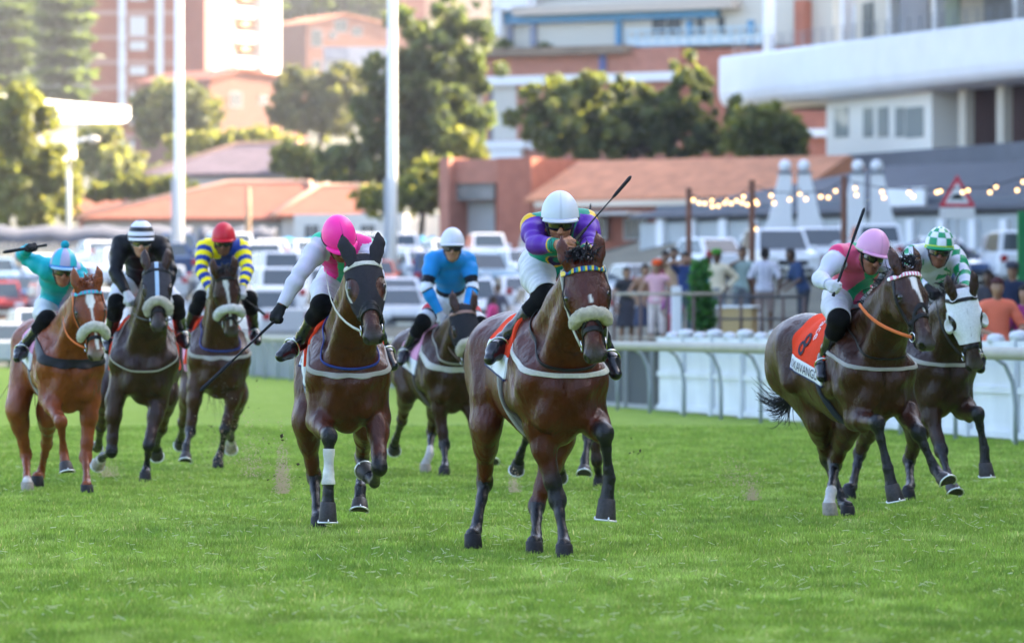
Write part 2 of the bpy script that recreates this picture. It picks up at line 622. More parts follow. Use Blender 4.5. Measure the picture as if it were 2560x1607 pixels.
    for sg in (1, -1):
        A.ell(H(.205, -.03, sg * .082), _v((.05, .034, .028)) * sc, ax, k=.03, tag='head')
        A.ell(H(.20, -.135, sg * .05), _v((.135, .10, .040)) * sc, ax, k=.03, tag='head')
        A.cap(H(.235, -.075, sg * .082), H(.40, -.07, sg * .055), .014 * sc, .010 * sc, k=.03, tag='head')
        A.ell(H(.575, -.045, sg * .042), _v((.036, .032, .024)) * sc, ax, k=.022, tag='head')
        A.ell(H(.215, -.028, sg * .104), _v((.020, .014, .012)) * sc, ax, k=.012, tag='x', sub=True)
        A.ell(H(.592, -.038, sg * .053), _v((.032, .022, .018)) * sc, ax, k=.010, tag='x', sub=True)
        # ears
        e0, e1, e2, e3 = H(.035, .02, sg * .062), H(-.03, .035, sg * .076), H(-.085, .045, sg * (.084 + ear_out)), H(-.165, .045, sg * (.076 + ear_out * 1.6))
        ef = nrm(N + S * sg * .5)
        A.chain([(e0, .036 * sc), (e1, .040 * sc), (e2, .032 * sc), (e3, .006 * sc)], k=.02, tag='ear', flat=(ef, .45))
        A.cap(H(-.005, .065, sg * .078), H(-.12, .074, sg * (.080 + ear_out)), .020 * sc, .006 * sc, k=.014, tag='x', flat=(ef, .8), sub=True)
    A.ell(H(.545, -.060, 0), _v((.065, .058, .056)) * sc, ax, k=.04, tag='head')
    A.cap(H(.26, -.145, 0), H(.50, -.108, 0), .048 * sc, .034 * sc, k=.05, tag='head')
    A.ell(H(.545, -.112, 0), _v((.040, .028, .036)) * sc, ax, k=.02, tag='head')
    A.ell(H(.60, -.086, 0), _v((.03, .006, .05)) * sc, ax, k=.01, tag='x', sub=True)
    # legs
    L = {}
    for kx, J in legs.items():
        sg = 1 if kx[0] == 'L' else -1
        e = fr.J(*J[0])
        fore = kx[1] == 'F'
        ln = (.40, .28, .19) if fore else (.43, .36, .19)
        pts = [e]
        for i, q in enumerate(J[1:4]):
            l = q[3] if len(q) > 3 else ln[i]
            pts.append(fr.S(pts[-1], q[0], q[1], l * sc, q[2]))
        L[kx] = pts
        k0, k1, k2, k3 = pts
        def lp(a, b, t): return a + (b - a) * t
        cor = lp(k2, k3, .50)
        lat = (_v((0, 1, 0)), .9)
        if fore:
            A.cap(P(-.10, sg * .155, 1.02), k0, .110 * sc, .082 * sc, k=.06, tag='leg')
            A.chain([(k0, .078 * sc), (lp(k0, k1, .3), .068 * sc), (lp(k0, k1, .75), .046 * sc), (k1, .046 * sc)], k=.04, tag='leg')
            A.ell(lp(k0, k1, .22) + _v((.045, 0, 0)) * sc, _v((.045, .05, .10)) * sc, k=.03, tag='leg')
            A.ell(k1, _v((.050, .052, .062)) * sc, k=.03, tag='leg')
            A.chain([(lp(k1, k2, .1), .042 * sc), (lp(k1, k2, .35), .031 * sc), (lp(k1, k2, .8), .030 * sc), (k2, .038 * sc)], k=.025, tag='leg', flat=lat)
        else:
            A.cap(P(-1.20, sg * .14, 1.22), k0, .215 * sc, .140 * sc, k=.07, tag='leg', flat=(_v((0, 1, 0)), .64))
            A.chain([(k0, .128 * sc), (lp(k0, k1, .35), .094 * sc), (lp(k0, k1, .75), .058 * sc), (k1, .052 * sc)], k=.045, tag='leg', flat=(_v((0, 1, 0)), .72))
            A.cap(P(-1.38, sg * .12, 1.08), lp(k0, k1, .35), .13 * sc, .06 * sc, k=.06, tag='leg', flat=(_v((0, 1, 0)), .75))
            back = nrm(np.cross(np.cross(k2 - k1, k0 - k1), k2 - k0)) if False else _v((-1, 0, .35))
            A.cap(lp(k1, k0, .05), k1 + nrm(back) * .055 * sc, .035 * sc, .026 * sc, k=.03, tag='leg')
            A.ell(k1, _v((.052, .050, .062)) * sc, k=.03, tag='leg')
            A.chain([(lp(k1, k2, .1), .044 * sc), (lp(k1, k2, .35), .035 * sc), (lp(k1, k2, .8), .033 * sc), (k2, .041 * sc)], k=.025, tag='leg', flat=lat)
        planted = k3[2] < .07
        if planted:
            cor = _v((k3[0] - .055 * sc, k3[1], max(k3[2], .0) + .070 * sc))
            pts.append(cor)
        A.chain([(k2, .037 * sc), (lp(k2, cor, .5), .034 * sc), (cor, .046 * sc)], k=.02, tag='leg')
    V, F = A.mesh(vox * sc, smooth=1)
    Nn = vnormals(V, F)
    # coat
    c = np.tile(_v(coat) * _v((.39, .28, .24)), (len(V), 1))
    nz = wob(V, 5, 3)
    hv = V * _v((1, 1, .28))
    c *= (1 + .14 * nz + .10 * wob(hv, 55, 13) + .12 * wob(V, 13, 14))[:, None]
    dust = sstep(.1, .9, wob(V, 6, 15) + .5 * wob(V, 19, 16)) * sstep(-.35, -.6, V[:, 0]) * sstep(1.3, 1.0, V[:, 2])
    c = c * (1 - dusty * dust[:, None]) + _v((.20, .155, .12)) * dusty * dust[:, None]
    dk = _v(dark)
    q = (V - p0) / sc
    hu, hn, hs = q @ D, q @ N, q @ S
    dh = A.dists(V, ('head',))
    hd = sstep(.03, .012, dh)
    def mixc(f, col):
        nonlocal c
        c = c * (1 - f[:, None]) + _v(col) * f[:, None]
    # darker topline, belly shade is left to the light
    for kx, pts in L.items():
        best = np.full(len(V), 9.0); par = np.zeros(len(V))
        for i in range(3):
            a, b = pts[i], pts[i + 1]
            ba = b - a
            t = np.clip(((V - a) @ ba) / (ba @ ba), 0, 1)
            dd = np.linalg.norm(V - a - t[:, None] * ba, axis=1)
            up = dd < best
            best[up] = dd[up]; par[up] = i + t[up]
        near = sstep(.16, .10, best)
        pp = points if kx[1] == 'F' else hpoints
        if pp:
            mixc(near * sstep(pp[0], pp[1], par + .08 * wob(V, 22, 5)), dk)
        if kx in socks:
            mixc(near * sstep(socks[kx] - .06, socks[kx] + .06, par + .05 * wob(V, 30, 6)), (.55, .52, .50))
    mixc(hd * sstep(.47, .58, hu - hn * .3 + .02 * wob(V, 30, 2)) , muzzle)
    for sg in (1, -1):
        dn_ = np.sqrt(((hu - .590) / 1.3) ** 2 + (hn + .036) ** 2 + (hs - sg * .052) ** 2)
        mixc(sstep(.030, .020, dn_), (.004, .003, .003))
        de_ = np.sqrt(((hu - .212) / 1.4) ** 2 + (hn + .03) ** 2 + (hs - sg * .112) ** 2)
        mixc(sstep(.052, .030, de_) * hd * .7, (.010, .007, .006))
    mixc(hd * sstep(.54, .60, hu) * sstep(-.085, -.10, hn), mouth)
    mixc(sstep(.05, .03, A.dists(V, ('ear',))) * sstep(.02, -.06, hu) * .5, _v(coat) * .45)
    if blaze:
        f = np.zeros(len(V))
        for (u_a, s_a, w_a), (u_b, s_b, w_b) in zip(blaze[:-1], blaze[1:]):
            t = np.clip((hu - u_a) / (u_b - u_a), 0, 1)
            inside = (hu >= u_a - .012) & (hu <= u_b + .012)
            ww = w_a + (w_b - w_a) * t
            sc_ = s_a + (s_b - s_a) * t
            f = np.maximum(f, np.where(inside, sstep(ww + .006, ww - .006, np.abs(hs - sc_ + .004 * wob(V, 50, 9))), 0))
        mixc(f * hd * (hn > -.06), (.72, .70, .68))
    cm = mat('horse_coat', rough=.27, spec=.32, attr=True, var=.32, scale=7, bump=.35, bscale=110, coat=.0, bump2=(12, .5))
    body = mesh_np('body', V, F, cm, root, c)
    # eyes
    for sg in (1, -1):
        eb = MB().ball(H(.214, -.016, sg * .0855), .024 * sc, 12)
        eb.build('eye', mat('horse_eye', (.006, .004, .003), rough=.06, spec=.8), body)
    # hooves
    for kx, pts in L.items():
        k2, k3 = pts[2], pts[3]
        Cc = k2 + (k3 - k2) * .48
        axs = nrm(k3 - k2)
        hl = np.linalg.norm(k3 - Cc)
        if len(pts) > 4:
            Cc = pts[4] + _v((0, 0, .008)); axs = _v((0, 0, -1)); hl = Cc[2] - k3[2] + .012
        fw = _v((1, 0, .0))
        fw = fw - axs * (fw @ axs)
        if np.linalg.norm(fw) < .35:
            fw = _v((0, 0, 1)) - axs * axs[2]
        fw = nrm(fw); sd = np.cross(axs, fw)
        m = MB(); Vh = []; n = 18
        rb = .056 if len(pts) > 4 else .062
        prof = [(0, .047, .0), (.08, .051, .003), (.95, rb, .022), (1.0, rb - .002, .022), (1.0, .02, .02)]
        for t, r, sh in prof:
            for i in range(n):
                a = 2 * math.pi * i / n
                x = math.cos(a); y = math.sin(a)
                if x < -.55: x = -.55 - (x + .55) * .3
                # the heel is shorter than the toe
                tt = t if t < .5 else t - .25 * max(0, -x)
                Vh.append(Cc + axs * hl * tt + (fw * (x * r + sh) + sd * y * r) * sc)
        Fh = [(j * n + i, j * n + (i + 1) % n, (j + 1) * n + (i + 1) % n, (j + 1) * n + i) for j in range(len(prof) - 1) for i in range(n)]
        Fh.append(tuple((len(prof) - 1) * n + i for i in range(n)))
        m.add(Vh, Fh, True)
        pale = kx in socks
        ho = m.build('hoof', mat('pale_hoof', (.30, .26, .22), rough=.5, var=.25, scale=40) if pale else (mat('hoof_dark', (.016, .015, .017), rough=.5, var=.35, scale=60, bump=.2, bscale=120) if len(pts) > 4 else mat('hoof_horn', (.040, .036, .036), rough=.45, var=.35, scale=60, bump=.2, bscale=120)), root)
        if len(pts) > 4: continue
        sh = MB()
        ring = []
        for i in range(15):
            a = -2.3 + 4.6 * i / 14
            x = math.cos(a); y = math.sin(a)
            if x < -.55: x = -.55 - (x + .55) * .3
            ring.append(Cc + axs * hl * (1.0 - .25 * max(0, -x)) + (fw * (x * .064 + .02) + sd * y * .064) * sc)
        sh.tube([Vector(p) for p in ring], .006 * sc, 6)
        tc_ = Cc + axs * hl * .93 + fw * .084 * sc
        sh.tube([tc_ + axs * .008, tc_ - axs * .012], [.008, .003], 5)
        sh.build('horseshoe', mat('alloy', (.75, .76, .78), rough=.3, metal=.6), ho)
    info = dict(root=root, body=body, V=V, F=F, N=Nn, A=A, fr=fr, H=H, D=D, Nf=N, S=S, p0=p0, hu=hu, hn=hn, hs=hs, dh=dh, sc=sc, h=h, P=P, L=L, w=w)
    info['neck'] = (a0, a1, b0, b1)
    info['bvh'] = BVHTree.FromPolygons([tuple(p) for p in V], [tuple(int(i) for i in f) for f in F])
    return info

# ------------------------------------------------------------------ tack
def M_leather(): return mat('black_leather', (.010, .010, .012), rough=.45, spec=.25)
def M_white_leather(): return mat('white_leather', (.52, .50, .45), rough=.5, var=.15, scale=60)

def head_field(I): return .020 - I['dh']

def strap_head(I, name, a, b, wd, material, off=.006, lo=-9, hi=9, nlo=-9, nhi=9, slo=0.0):
    "band round the head through the line a-b in the (u,n) plane"
    a = np.array(a); b = np.array(b); d = (b - a) / np.linalg.norm(b - a); nn = np.array([-d[1], d[0]])
    q = (I['hu'] - a[0]) * nn[0] + (I['hn'] - a[1]) * nn[1]
    s = np.minimum(wd - np.abs(q), (.018 - I['dh']))
    s = np.minimum(s, np.minimum(I['hu'] - lo, hi - I['hu']))
    s = np.minimum(s, np.minimum(I['hn'] - nlo, nhi - I['hn']))
    if slo: s = np.minimum(s, np.abs(I['hs']) - slo)
    return shell(name, I['V'], I['F'], I['N'], s, off, material, I['root'])

def bridle(I, mt, brow=None, brow_u=.065, nose=True, cheek=True, nose_u=.40, drop=False):
    root = I['root']
    if cheek:
        strap_head(I, 'cheekpiece', (-.01, -.02), (.47, -.085), .010, mt, lo=-.03, hi=.47, slo=.02)
    bm_ = brow or mt
    s = np.minimum(.014 - np.abs(I['hu'] - brow_u - .25 * np.minimum(I['hn'], 0)), np.minimum(I['hn'] + .07, .018 - I['dh']))
    cols = None
    o = shell('browband', I['V'], I['F'], I['N'], s, .012, bm_, root)
    strap_head(I, 'throatlatch', (.03, -.03), (.10, -.22), .008, mt, lo=0, hi=.14, nhi=-.02)
    if nose:
        strap_head(I, 'noseband', (nose_u, 0), (nose_u + .03, -.12), .014, mt, off=.008)
    if drop:
        strap_head(I, 'figure_eight', (nose_u - .03, .0), (nose_u + .10, -.10), .008, mt, off=.010)
    # bit rings
    for sg in (1, -1):
        m = MB()
        c = I['H'](.49, -.085, sg * .066)
        pts = [Vector(c + (I['D'] * math.cos(a) + I['Nf'] * math.sin(a)) * .032 * I['sc']) for a in np.linspace(0, 2 * math.pi, 17)]
        m.tube(pts, .0045 * I['sc'], 6)
        m.build('bit_ring', mat('steel', (.6, .6, .6), rough=.2, metal=1), root)

def sheepskin(I, u=.37, col=(.62, .56, .42), wide=.095, thick=.040, top=.040, drop=.075):
    A = Sculpt(); H = I['H']
    pts = []
    for a in np.linspace(-1.5, 1.5, 9):
        c_ = math.cos(a)
        pts.append((H(u + drop * (1 - c_), -.055 + (top + .055) * max(c_, -.1), wide * math.sin(a)), thick * I['sc'] * (1 if abs(a) < 1.6 else .85)))
    A.chain(pts, k=.03, tag='a')
    V, F = A.mesh(.009, 1)
    N = vnormals(V, F)
    V = V + N * (.006 * wob(V, 60, 4) + rng.normal(0, .0022, len(V)))[:, None]
    return mesh_np('sheepskin_noseband', V, F, mat('sheepskin_%02d' % int(col[2] * 100), col, rough=.95, spec=.1, var=.25, scale=30, bump=1.0, bscale=160, sheen=.3), I['root'])

def hood(I, col, ears=True, umax=.34, eye=.056, cups=False, stripe=None, eye_n=0.0):
    H = I['H']; V = I['V']
    dh = np.minimum(I['dh'], I['A'].dists(V, ('ear',)) if ears else 9)
    s = np.minimum(.020 - dh, umax - I['hu'] + (.10 * np.minimum(I['hn'] + .05, 0)))
    s = np.minimum(s, I['hn'] + .20)
    if not ears:
        s = np.minimum(s, I['hu'] + .02)
    else:
        s = np.minimum(s, np.maximum(I['hu'] + .02, .035 - I['A'].dists(V, ('ear',))))
    for sg in (1, -1):
        e = H(.225, eye_n - .035, sg * (.095 if eye < .06 else .082))
        q = (V - e) / I['sc']
        d = np.sqrt((q @ I['D'] / 1.25) ** 2 + (q @ I['Nf']) ** 2 + (q @ I['S'] * .8) ** 2)
        s = np.minimum(s, d - eye)
    m = mat('hood_%02x%02x%02x' % tuple(int(x * 99) for x in col), col, rough=.8, spec=.08, var=.12, scale=60, bump=.25, bscale=300)
    o = shell('hood', V, I['F'], I['N'], s, .007, m, I['root'])
    if stripe:
        s2 = np.minimum(np.minimum(.016 - np.abs(I['hs']), s), I['hn'] + .02)
        shell('hood_stripe', V, I['F'], I['N'], s2, .0095, mat('hood_stripe', stripe, rough=.7), I['root'])
    else:
        s2 = np.minimum(np.minimum(.0025 - np.abs(I['hs']), s), I['hn'] + .02)
        shell('hood_seam', V, I['F'], I['N'], s2, .0085, mat('seam_%02d' % int(col[0] * 99), tuple(x * .6 for x in col), rough=.8), o)
    if cups:
        for sg in (1, -1):
            A = Sculpt()
            e = H(.245, -.05, sg * .115)
            A.ell(e, _v((.060, .045, .034)) * I['sc'], [I['D'], I['Nf'], I['S']], tag='a')
            A.ell(H(.225, -.005, sg * .125), _v((.056, .046, .044)) * I['sc'], [I['D'], I['Nf'], I['S']], k=.01, tag='x', sub=True)
            V2, F2 = A.mesh(.007, 1)
            mesh_np('blinker_cup', V2, F2, mat('blinker_cup', (.55, .55, .52), rough=.4), I['root'])
    return o

def plane_strap(I, name, pts, wd, material, off=.008, lim=None):
    "strap lying on the body along the plane through three local points"
    a, b, c = [_v(p) for p in pts]
    n = nrm(np.cross(b - a, c - a))
    q = (I['V'] - a) @ n
    s = wd - np.abs(q)
    if lim is not None:
        s = np.minimum(s, lim)
    return shell(name, I['V'], I['F'], I['N'], s, off, material, I['root'])

def body_mask(I, neck=True):
    A = I['A']
    d = A.dists(I['V'], ('trunk', 'neck') if neck else ('trunk',))
    return .05 - d

def breastplate(I, material, z0=1.10, z1=1.28, wd=.0135, x1=-.40, name='breastplate', off=.010):
    P = I['P']
    lim = np.minimum(body_mask(I), I['V'][:, 0] - (x1 * I['sc']))
    return plane_strap(I, name, (P(.06, 0, z0), P(.06, .2, z0), P(x1, .2, z1)), wd, material, off, lim)

def neckstrap(I, material, z0=1.16, xt=-.30, zt=1.50, wd=.012, name='neck_strap'):
    "strap hanging round the base of the neck: one smooth loop laid over the body"
    P = I['P']
    lo, hi = P(.10, 0, z0), P(xt, 0, zt)
    up = nrm(hi - lo); c = lo + (hi - lo) * .55
    ang = np.linspace(0, 2 * math.pi, 72, endpoint=False)
    dirs = [_v((0, 1, 0)) * math.cos(a) + up * math.sin(a) for a in ang]
    rad = []
    for d in dirs:
        hit = I['bvh'].ray_cast(Vector(c), Vector(d))      # from inside the neck outwards
        rad.append((Vector(c) - hit[0]).length if hit[0] is not None else .2)
    rad = np.minimum(np.array(rad), .36)
    sm = rad.copy()
    for _ in range(14): sm = np.maximum((np.roll(sm, 1) + sm + np.roll(sm, -1)) / 3, np.minimum(rad, sm + .02) - .004)
    pts = [Vector(c + d * (r + .006)) for d, r in zip(dirs, sm)]
    m = MB(); m.tube(pts + [pts[0]], wd, 8, cap=False, flat=(.4, tuple(np.cross(_v((0, 1, 0)), up))))
    return m.build(name, material, I['root'])

def girth(I, material, x=-.44, wd=.045, zt=1.2, name='girth', off=.010, slant=0.06):
    X = I['V'][:, 0] / I['sc'] - x - slant * (1.1 - (I['V'][:, 2] - I['h']))
    s = np.minimum(wd - np.abs(X), zt - (I['V'][:, 2] - I['h']))
    s = np.minimum(s, .04 - I['A'].dists(I['V'], ('trunk',)))
    s = np.minimum(s, I['A'].dists(I['V'], ('leg',)) + .015)
    return shell(name, I['V'], I['F'], I['N'], s, off, material, I['root'])

def saddle_cloth(I, col, strip=(.75, .75, .78), x0=-1.0, x1=-.36, zb=1.02, sh=.14, edge=(.02, .03, .10), slope=-.20):
    V = I['V']; X = V[:, 0] / I['sc']; Z = (V[:, 2] - I['h']) / I['sc']
    m = .05 - I['A'].dists(V, ('trunk', 'neck', 'leg'))
    zz = Z - zb - slope * (X - x1)
    base = np.minimum(np.minimum(X - x0, x1 - X), m)
    f = .004 * wob(V, 14, 8)
    o = shell('saddle_cloth', V, I['F'], I['N'], np.minimum(base, zz - sh) if strip else np.minimum(base, zz), .014, mat('cloth_%02x%02x%02x' % tuple(int(x * 99) for x in col), col, rough=.8, spec=.2, var=.06, scale=20, bump=.15, bscale=90), I['root'], inner=-.002, disp=f)
    if strip:
        s = np.minimum(np.minimum(base - .0, zz - .012), sh - zz)
        shell('name_strip', V, I['F'], I['N'], s, .013, mat('strip_white', strip, rough=.7), o, inner=-.002, disp=f)
        s = np.minimum(np.minimum(base, zz), .012 - zz)
        shell('strip_edging', V, I['F'], I['N'], s, .014, mat('strip_edge', edge, rough=.7), o, inner=-.002, disp=f)
    # small race saddle
    A = Sculpt(); P = I['P']
    A.ell(P(-.58, 0, 1.475), (.20, .12, .028), k=.03, tag='a')
    A.ell(P(-.40, 0, 1.50), (.05, .06, .035), k=.04, tag='a')
    for sg in (1, -1):
        A.ell(P(-.52, sg * .13, 1.40), (.13, .03, .10), k=.03, tag='a')
    V2, F2 = A.mesh(.014, 1)
    mesh_np('saddle', V2, F2, mat('saddle_leather', (.015, .014, .014), rough=.35), I['root'])
    return o

def reins(I, hands, material, sag=.03, rad=.009):
    "reins from both bit rings back to the rider's hands (local points, right then left)"
    m = MB()
    for sg, hd in zip((-1, 1), hands):
        a = I['H'](.49, -.085, sg * .07)
        b = _v(hd)
        pts = []
        for t in np.linspace(0, 1, 9):
            p = a * (1 - t) + b * t + _v((0, sg * .05 * math.sin(math.pi * t), -sag * 4 * t * (1 - t)))
            pts.append(Vector(p))
        m.tube(pts, rad * I['sc'], 6, flat=(.35, (0, 0, 1)))
    return m.build('reins', material, I['root'])

def tail_strands(name, guides, n, spread, rad, material, parent, seed=0):
    "hair following guide curves (lists of local points), fanning out towards the tips"
    r = np.random.default_rng(seed)
    m = MB()
    G = [np.array([_v(p) for p in g]) for g in guides]
    for i in range(n):
        w = r.dirichlet(np.ones(len(G)) * .5)
        P = sum(wi * g for wi, g in zip(w, G))
        k = len(P)
        off = r.normal(0, spread, 3); ph = r.uniform(0, 6.28, 3); am = r.normal(0, spread * .5, 3)
        cut = r.uniform(.6, 1.0)
        # resample as a smooth curve
        tt = np.linspace(0, cut * (k - 1), 12)
        pts = []
        for t in tt:
            j = min(int(t), k - 2); f = t - j
            a, b = P[j], P[j + 1]
            m0 = (P[min(j + 1, k - 1)] - P[max(j - 1, 0)]) / 2; m1 = (P[min(j + 2, k - 1)] - P[j]) / 2
            h = (2 * f**3 - 3 * f**2 + 1) * a + (f**3 - 2 * f**2 + f) * m0 + (-2 * f**3 + 3 * f**2) * b + (f**3 - f**2) * m1
            s = t / (k - 1)
            pts.append(Vector(h + off * (.25 + s * 1.3) + am * np.sin(s * 7 + ph) * s))
        m.tube(pts, [rad * (1 - .8 * (q / 11) ** 1.3) for q in range(12)], 4, cap=False)
    return m.build(name, material, parent, recalc=False)

def strands(name, roots, dirs, length, n, rad, material, parent, curl=.25, seed=0, grav=.0, jit=.02, seg=7):
    r = np.random.default_rng(seed)
    m = MB()
    for i in range(n):
        t = r.uniform()
        k = t * (len(roots) - 1); j = min(int(k), len(roots) - 2); f = k - j
        p = Vector(_v(roots[j]) * (1 - f) + _v(roots[j + 1]) * f) + Vector(r.normal(0, jit, 3))
        d = Vector(nrm(_v(dirs[j]) * (1 - f) + _v(dirs[j + 1]) * f) + r.normal(0, curl * .5, 3)).normalized()
        l = length * r.uniform(.55, 1.1)
        pts = [p.copy()]
        bend = Vector(r.normal(0, curl, 3))
        for q in range(seg):
            d = (d + bend * (1.0 / seg) + Vector((0, 0, -grav / seg))).normalized()
            p = p + d * (l / seg)
            pts.append(p.copy())
        m.tube(pts, [rad * (1 - .85 * (q / seg) ** 1.5) for q in range(seg + 1)], 4, cap=False)
    return m.build(name, material, parent, recalc=False)
# ------------------------------------------------------------------ riders
def jockey(I, label, head, sh, el, wr, hip, kn, an, toe, skin, jersey, helmet, breeches=(.60, .60, .645), hyaw=0, pitch=25, roll=0,
           gloves=None, vox=.008, grip=None, goggles=True, boots_top=True, peak=None, band=(.6, .58, .5), pom=None, sc=1.0, cuff=None, open_hand=False,
           gog_frame=(.01, .01, .01), sock=(.006, .006, .007), breech_fn=None, breech_end=.93, hood_rim=(.01, .01, .012), peak_len=.034, mouth_open=False):
    fr = I['fr']
    root = empty('person', I['root'].location, fr.rz, label, 'jockey', 'jockeys riding in the race')
    A = Sculpt()
    hc = fr.J(*head)
    S_ = [fr.J(*p) for p in sh]; Hp = [fr.J(*p) for p in hip]
    E_ = [fr.S(S_[i], el[i][0], el[i][1], (el[i][3] if len(el[i]) > 3 else .27) * sc, el[i][2]) for i in (0, 1)]
    W_ = [fr.S(E_[i], wr[i][0], wr[i][1], (wr[i][3] if len(wr[i]) > 3 else .24) * sc, wr[i][2]) for i in (0, 1)]
    K_ = [fr.S(Hp[i], kn[i][0], kn[i][1], (kn[i][3] if len(kn[i]) > 3 else .40) * sc, kn[i][2]) for i in (0, 1)]
    A_ = [fr.S(K_[i], an[i][0], an[i][1], (an[i][3] if len(an[i]) > 3 else .40) * sc, an[i][2]) for i in (0, 1)]
    T_ = [fr.S(A_[i], toe[i][0], toe[i][1], .19 * sc, toe[i][2]) for i in (0, 1)]
    # head frame: x forward, y to the rider's left, z up
    y_ = R(hyaw)
    fx = fr.dirl((math.sin(y_) * math.cos(R(pitch)), -math.cos(y_) * math.cos(R(pitch)), -math.sin(R(pitch))))
    lz = fr.dirl((math.cos(y_) * math.cos(R(roll)), math.sin(y_) * math.cos(R(roll)), math.sin(R(roll))))
    ly = nrm(lz - fx * (lz @ fx)); uz = np.cross(fx, ly)
    ax = [fx, ly, uz]
    def G(x, y, z): return hc + (fx * x + ly * y + uz * z) * sc
    e3 = lambda a, b, c: _v((a, b, c)) * sc
    A.ell(G(-.01, 0, .03), e3(.092, .075, .088), ax, k=.03, tag='head')
    A.ell(G(.025, 0, -.055), e3(.066, .060, .085), ax, k=.03, tag='head')
    A.ell(G(.058, 0, -.112), e3(.028, .030, .022), ax, k=.03, tag='head')
    for s in (1, -1):
        A.ell(G(.060, s * .036, -.045), e3(.026, .022, .022), ax, k=.02, tag='head')
        A.cap(G(.082, s * .012, .005), G(.070, s * .05, .002), .014 * sc, .012 * sc, k=.02, tag='head')
        A.ell(G(.088, s * .031, -.018), e3(.016, .018, .012), ax, k=.012, tag='x', sub=True)
        A.ell(G(-.015, s * .074, -.035), e3(.020, .010, .032), ax, k=.01, tag='head')
    A.cap(G(.086, 0, -.012), G(.108, 0, -.055), .010 * sc, .017 * sc, k=.012, tag='head')
    for s in (1, -1): A.ell(G(.098, s * .013, -.058), e3(.012, .009, .009), ax, k=.008, tag='head')
    A.ell(G(.082, 0, -.083), e3(.014, .026, .008), ax, k=.008, tag='lip')
    A.ell(G(.080, 0, -.096), e3(.013, .022, .007), ax, k=.008, tag='lip')
    if mouth_open: A.ell(G(.095, 0, -.089), e3(.018, .017, .009), ax, k=.004, tag='x', sub=True)
    else: A.ell(G(.098, 0, -.0895), e3(.01, .024, .0022), ax, k=.004, tag='x', sub=True)
    # torso
    pel = (Hp[0] + Hp[1]) / 2; shm = (S_[0] + S_[1]) / 2
    lat = nrm(S_[1] - S_[0]); latp = nrm(Hp[1] - Hp[0])
    sp = shm - pel
    bk = nrm(np.cross(sp, lat))              # towards the back of the rider
    if bk[2] < 0: bk = -bk
    nk = shm + nrm(sp) * .03 * sc + bk * .02
    A.cap(shm + sp * -.04, G(-.02, 0, -.06), .055 * sc, .05 * sc, k=.03, tag='neck')
    w1 = pel + sp * .33 + bk * .035 * sc; w2 = pel + sp * .68 + bk * .03 * sc
    tors = [lat, nrm(sp), bk]
    A.ell(pel + sp * .02, e3(.142, .11, .115), [latp, nrm(sp), bk], k=.05, tag='pelvis')
    A.cap(pel + sp * .1, w1, .115 * sc, .112 * sc, k=.05, tag='torso', flat=(bk, .86))
    A.cap(w1, w2, .118 * sc, .135 * sc, k=.05, tag='torso', flat=(bk, .86))
    A.cap(w2 + lat * -.06 * sc, shm + lat * -.07 * sc, .105 * sc, .085 * sc, k=.05, tag='torso')
    A.cap(w2 + lat * .06 * sc, shm + lat * .07 * sc, .105 * sc, .085 * sc, k=.05, tag='torso')
    A.cap(S_[0] * .9 + shm * .1, S_[1] * .9 + shm * .1, .068 * sc, .068 * sc, k=.05, tag='torso')
    Hands = []
    for i, s in ((0, -1), (1, 1)):
        tg = 'RL'[i]
        lerp = lambda a, b, t: a + (b - a) * t
        A.chain([(S_[i], .068 * sc), (lerp(S_[i], E_[i], .35), .060 * sc), (E_[i], .045 * sc)], k=.04, tag='arm')
        A.chain([(E_[i], .045 * sc), (lerp(E_[i], W_[i], .3), .046 * sc), (W_[i], .029 * sc)], k=.02, tag='arm')
        # hand: palm, four fingers curled round the grip axis, thumb across
        d = nrm(W_[i] - E_[i])
        g = fr.dirl(grip[i]) if grip and grip[i] is not None else lat * s
        g = nrm(g - d * (g @ d))
        pn = np.cross(d, g)                       # palm faces +pn (down or inwards)
        if pn[2] > 0: pn = -pn
        w0 = W_[i]
        A.cap(w0, w0 + d * .02 * sc, .027 * sc, .026 * sc, k=.015, tag='hand', flat=(pn, .75))
        A.cap(w0 + d * .035 * sc - g * .018 * sc, w0 + d * .075 * sc - g * .024 * sc, .022 * sc, .019 * sc, k=.02, tag='hand', flat=(pn, .7))
        A.cap(w0 + d * .035 * sc + g * .018 * sc, w0 + d * .078 * sc + g * .022 * sc, .022 * sc, .018 * sc, k=.02, tag='hand', flat=(pn, .7))
        for j, (off, fl) in enumerate(((.033, .92), (.012, 1.05), (-.010, 1.0), (-.031, .82))):
            q0 = w0 + d * (.082 - .004 * abs(j - 1)) * sc + g * off * sc
            q1 = q0 + (d * .022 + pn * .030) * fl * sc
            q2 = q1 + (d * -.016 + pn * .022) * fl * sc
            q3 = q2 + (d * -.024 + pn * -.004) * fl * sc
            A.chain([(q0, .0105 * sc), (q1, .0098 * sc), (q2, .0092 * sc), (q3, .0085 * sc)], k=.006, tag='hand')
        t0 = w0 + d * .028 * sc + g * .022 * sc + pn * .008 * sc
        t1 = w0 + d * .055 * sc + g * .048 * sc + pn * .026 * sc
        t2 = w0 + d * .078 * sc + g * .034 * sc + pn * .046 * sc
        A.chain([(t0, .015 * sc), (t1, .0115 * sc), (t2, .0095 * sc)], k=.008, tag='hand')
        Hands.append((w0 + d * .082 * sc + pn * .024 * sc, g, pn, d))
        # leg
        A.chain([(Hp[i] * .75 + pel * .25, .104 * sc), (lerp(Hp[i], K_[i], .4), .088 * sc), (lerp(Hp[i], K_[i], .85), .070 * sc), (K_[i], .064 * sc)], k=.05, tag='thigh')
        A.chain([(K_[i], .060 * sc), (lerp(K_[i], A_[i], .3), .060 * sc), (lerp(K_[i], A_[i], .8), .043 * sc), (A_[i], .042 * sc)], k=.03, tag='shank')
        f = nrm(T_[i] - A_[i])
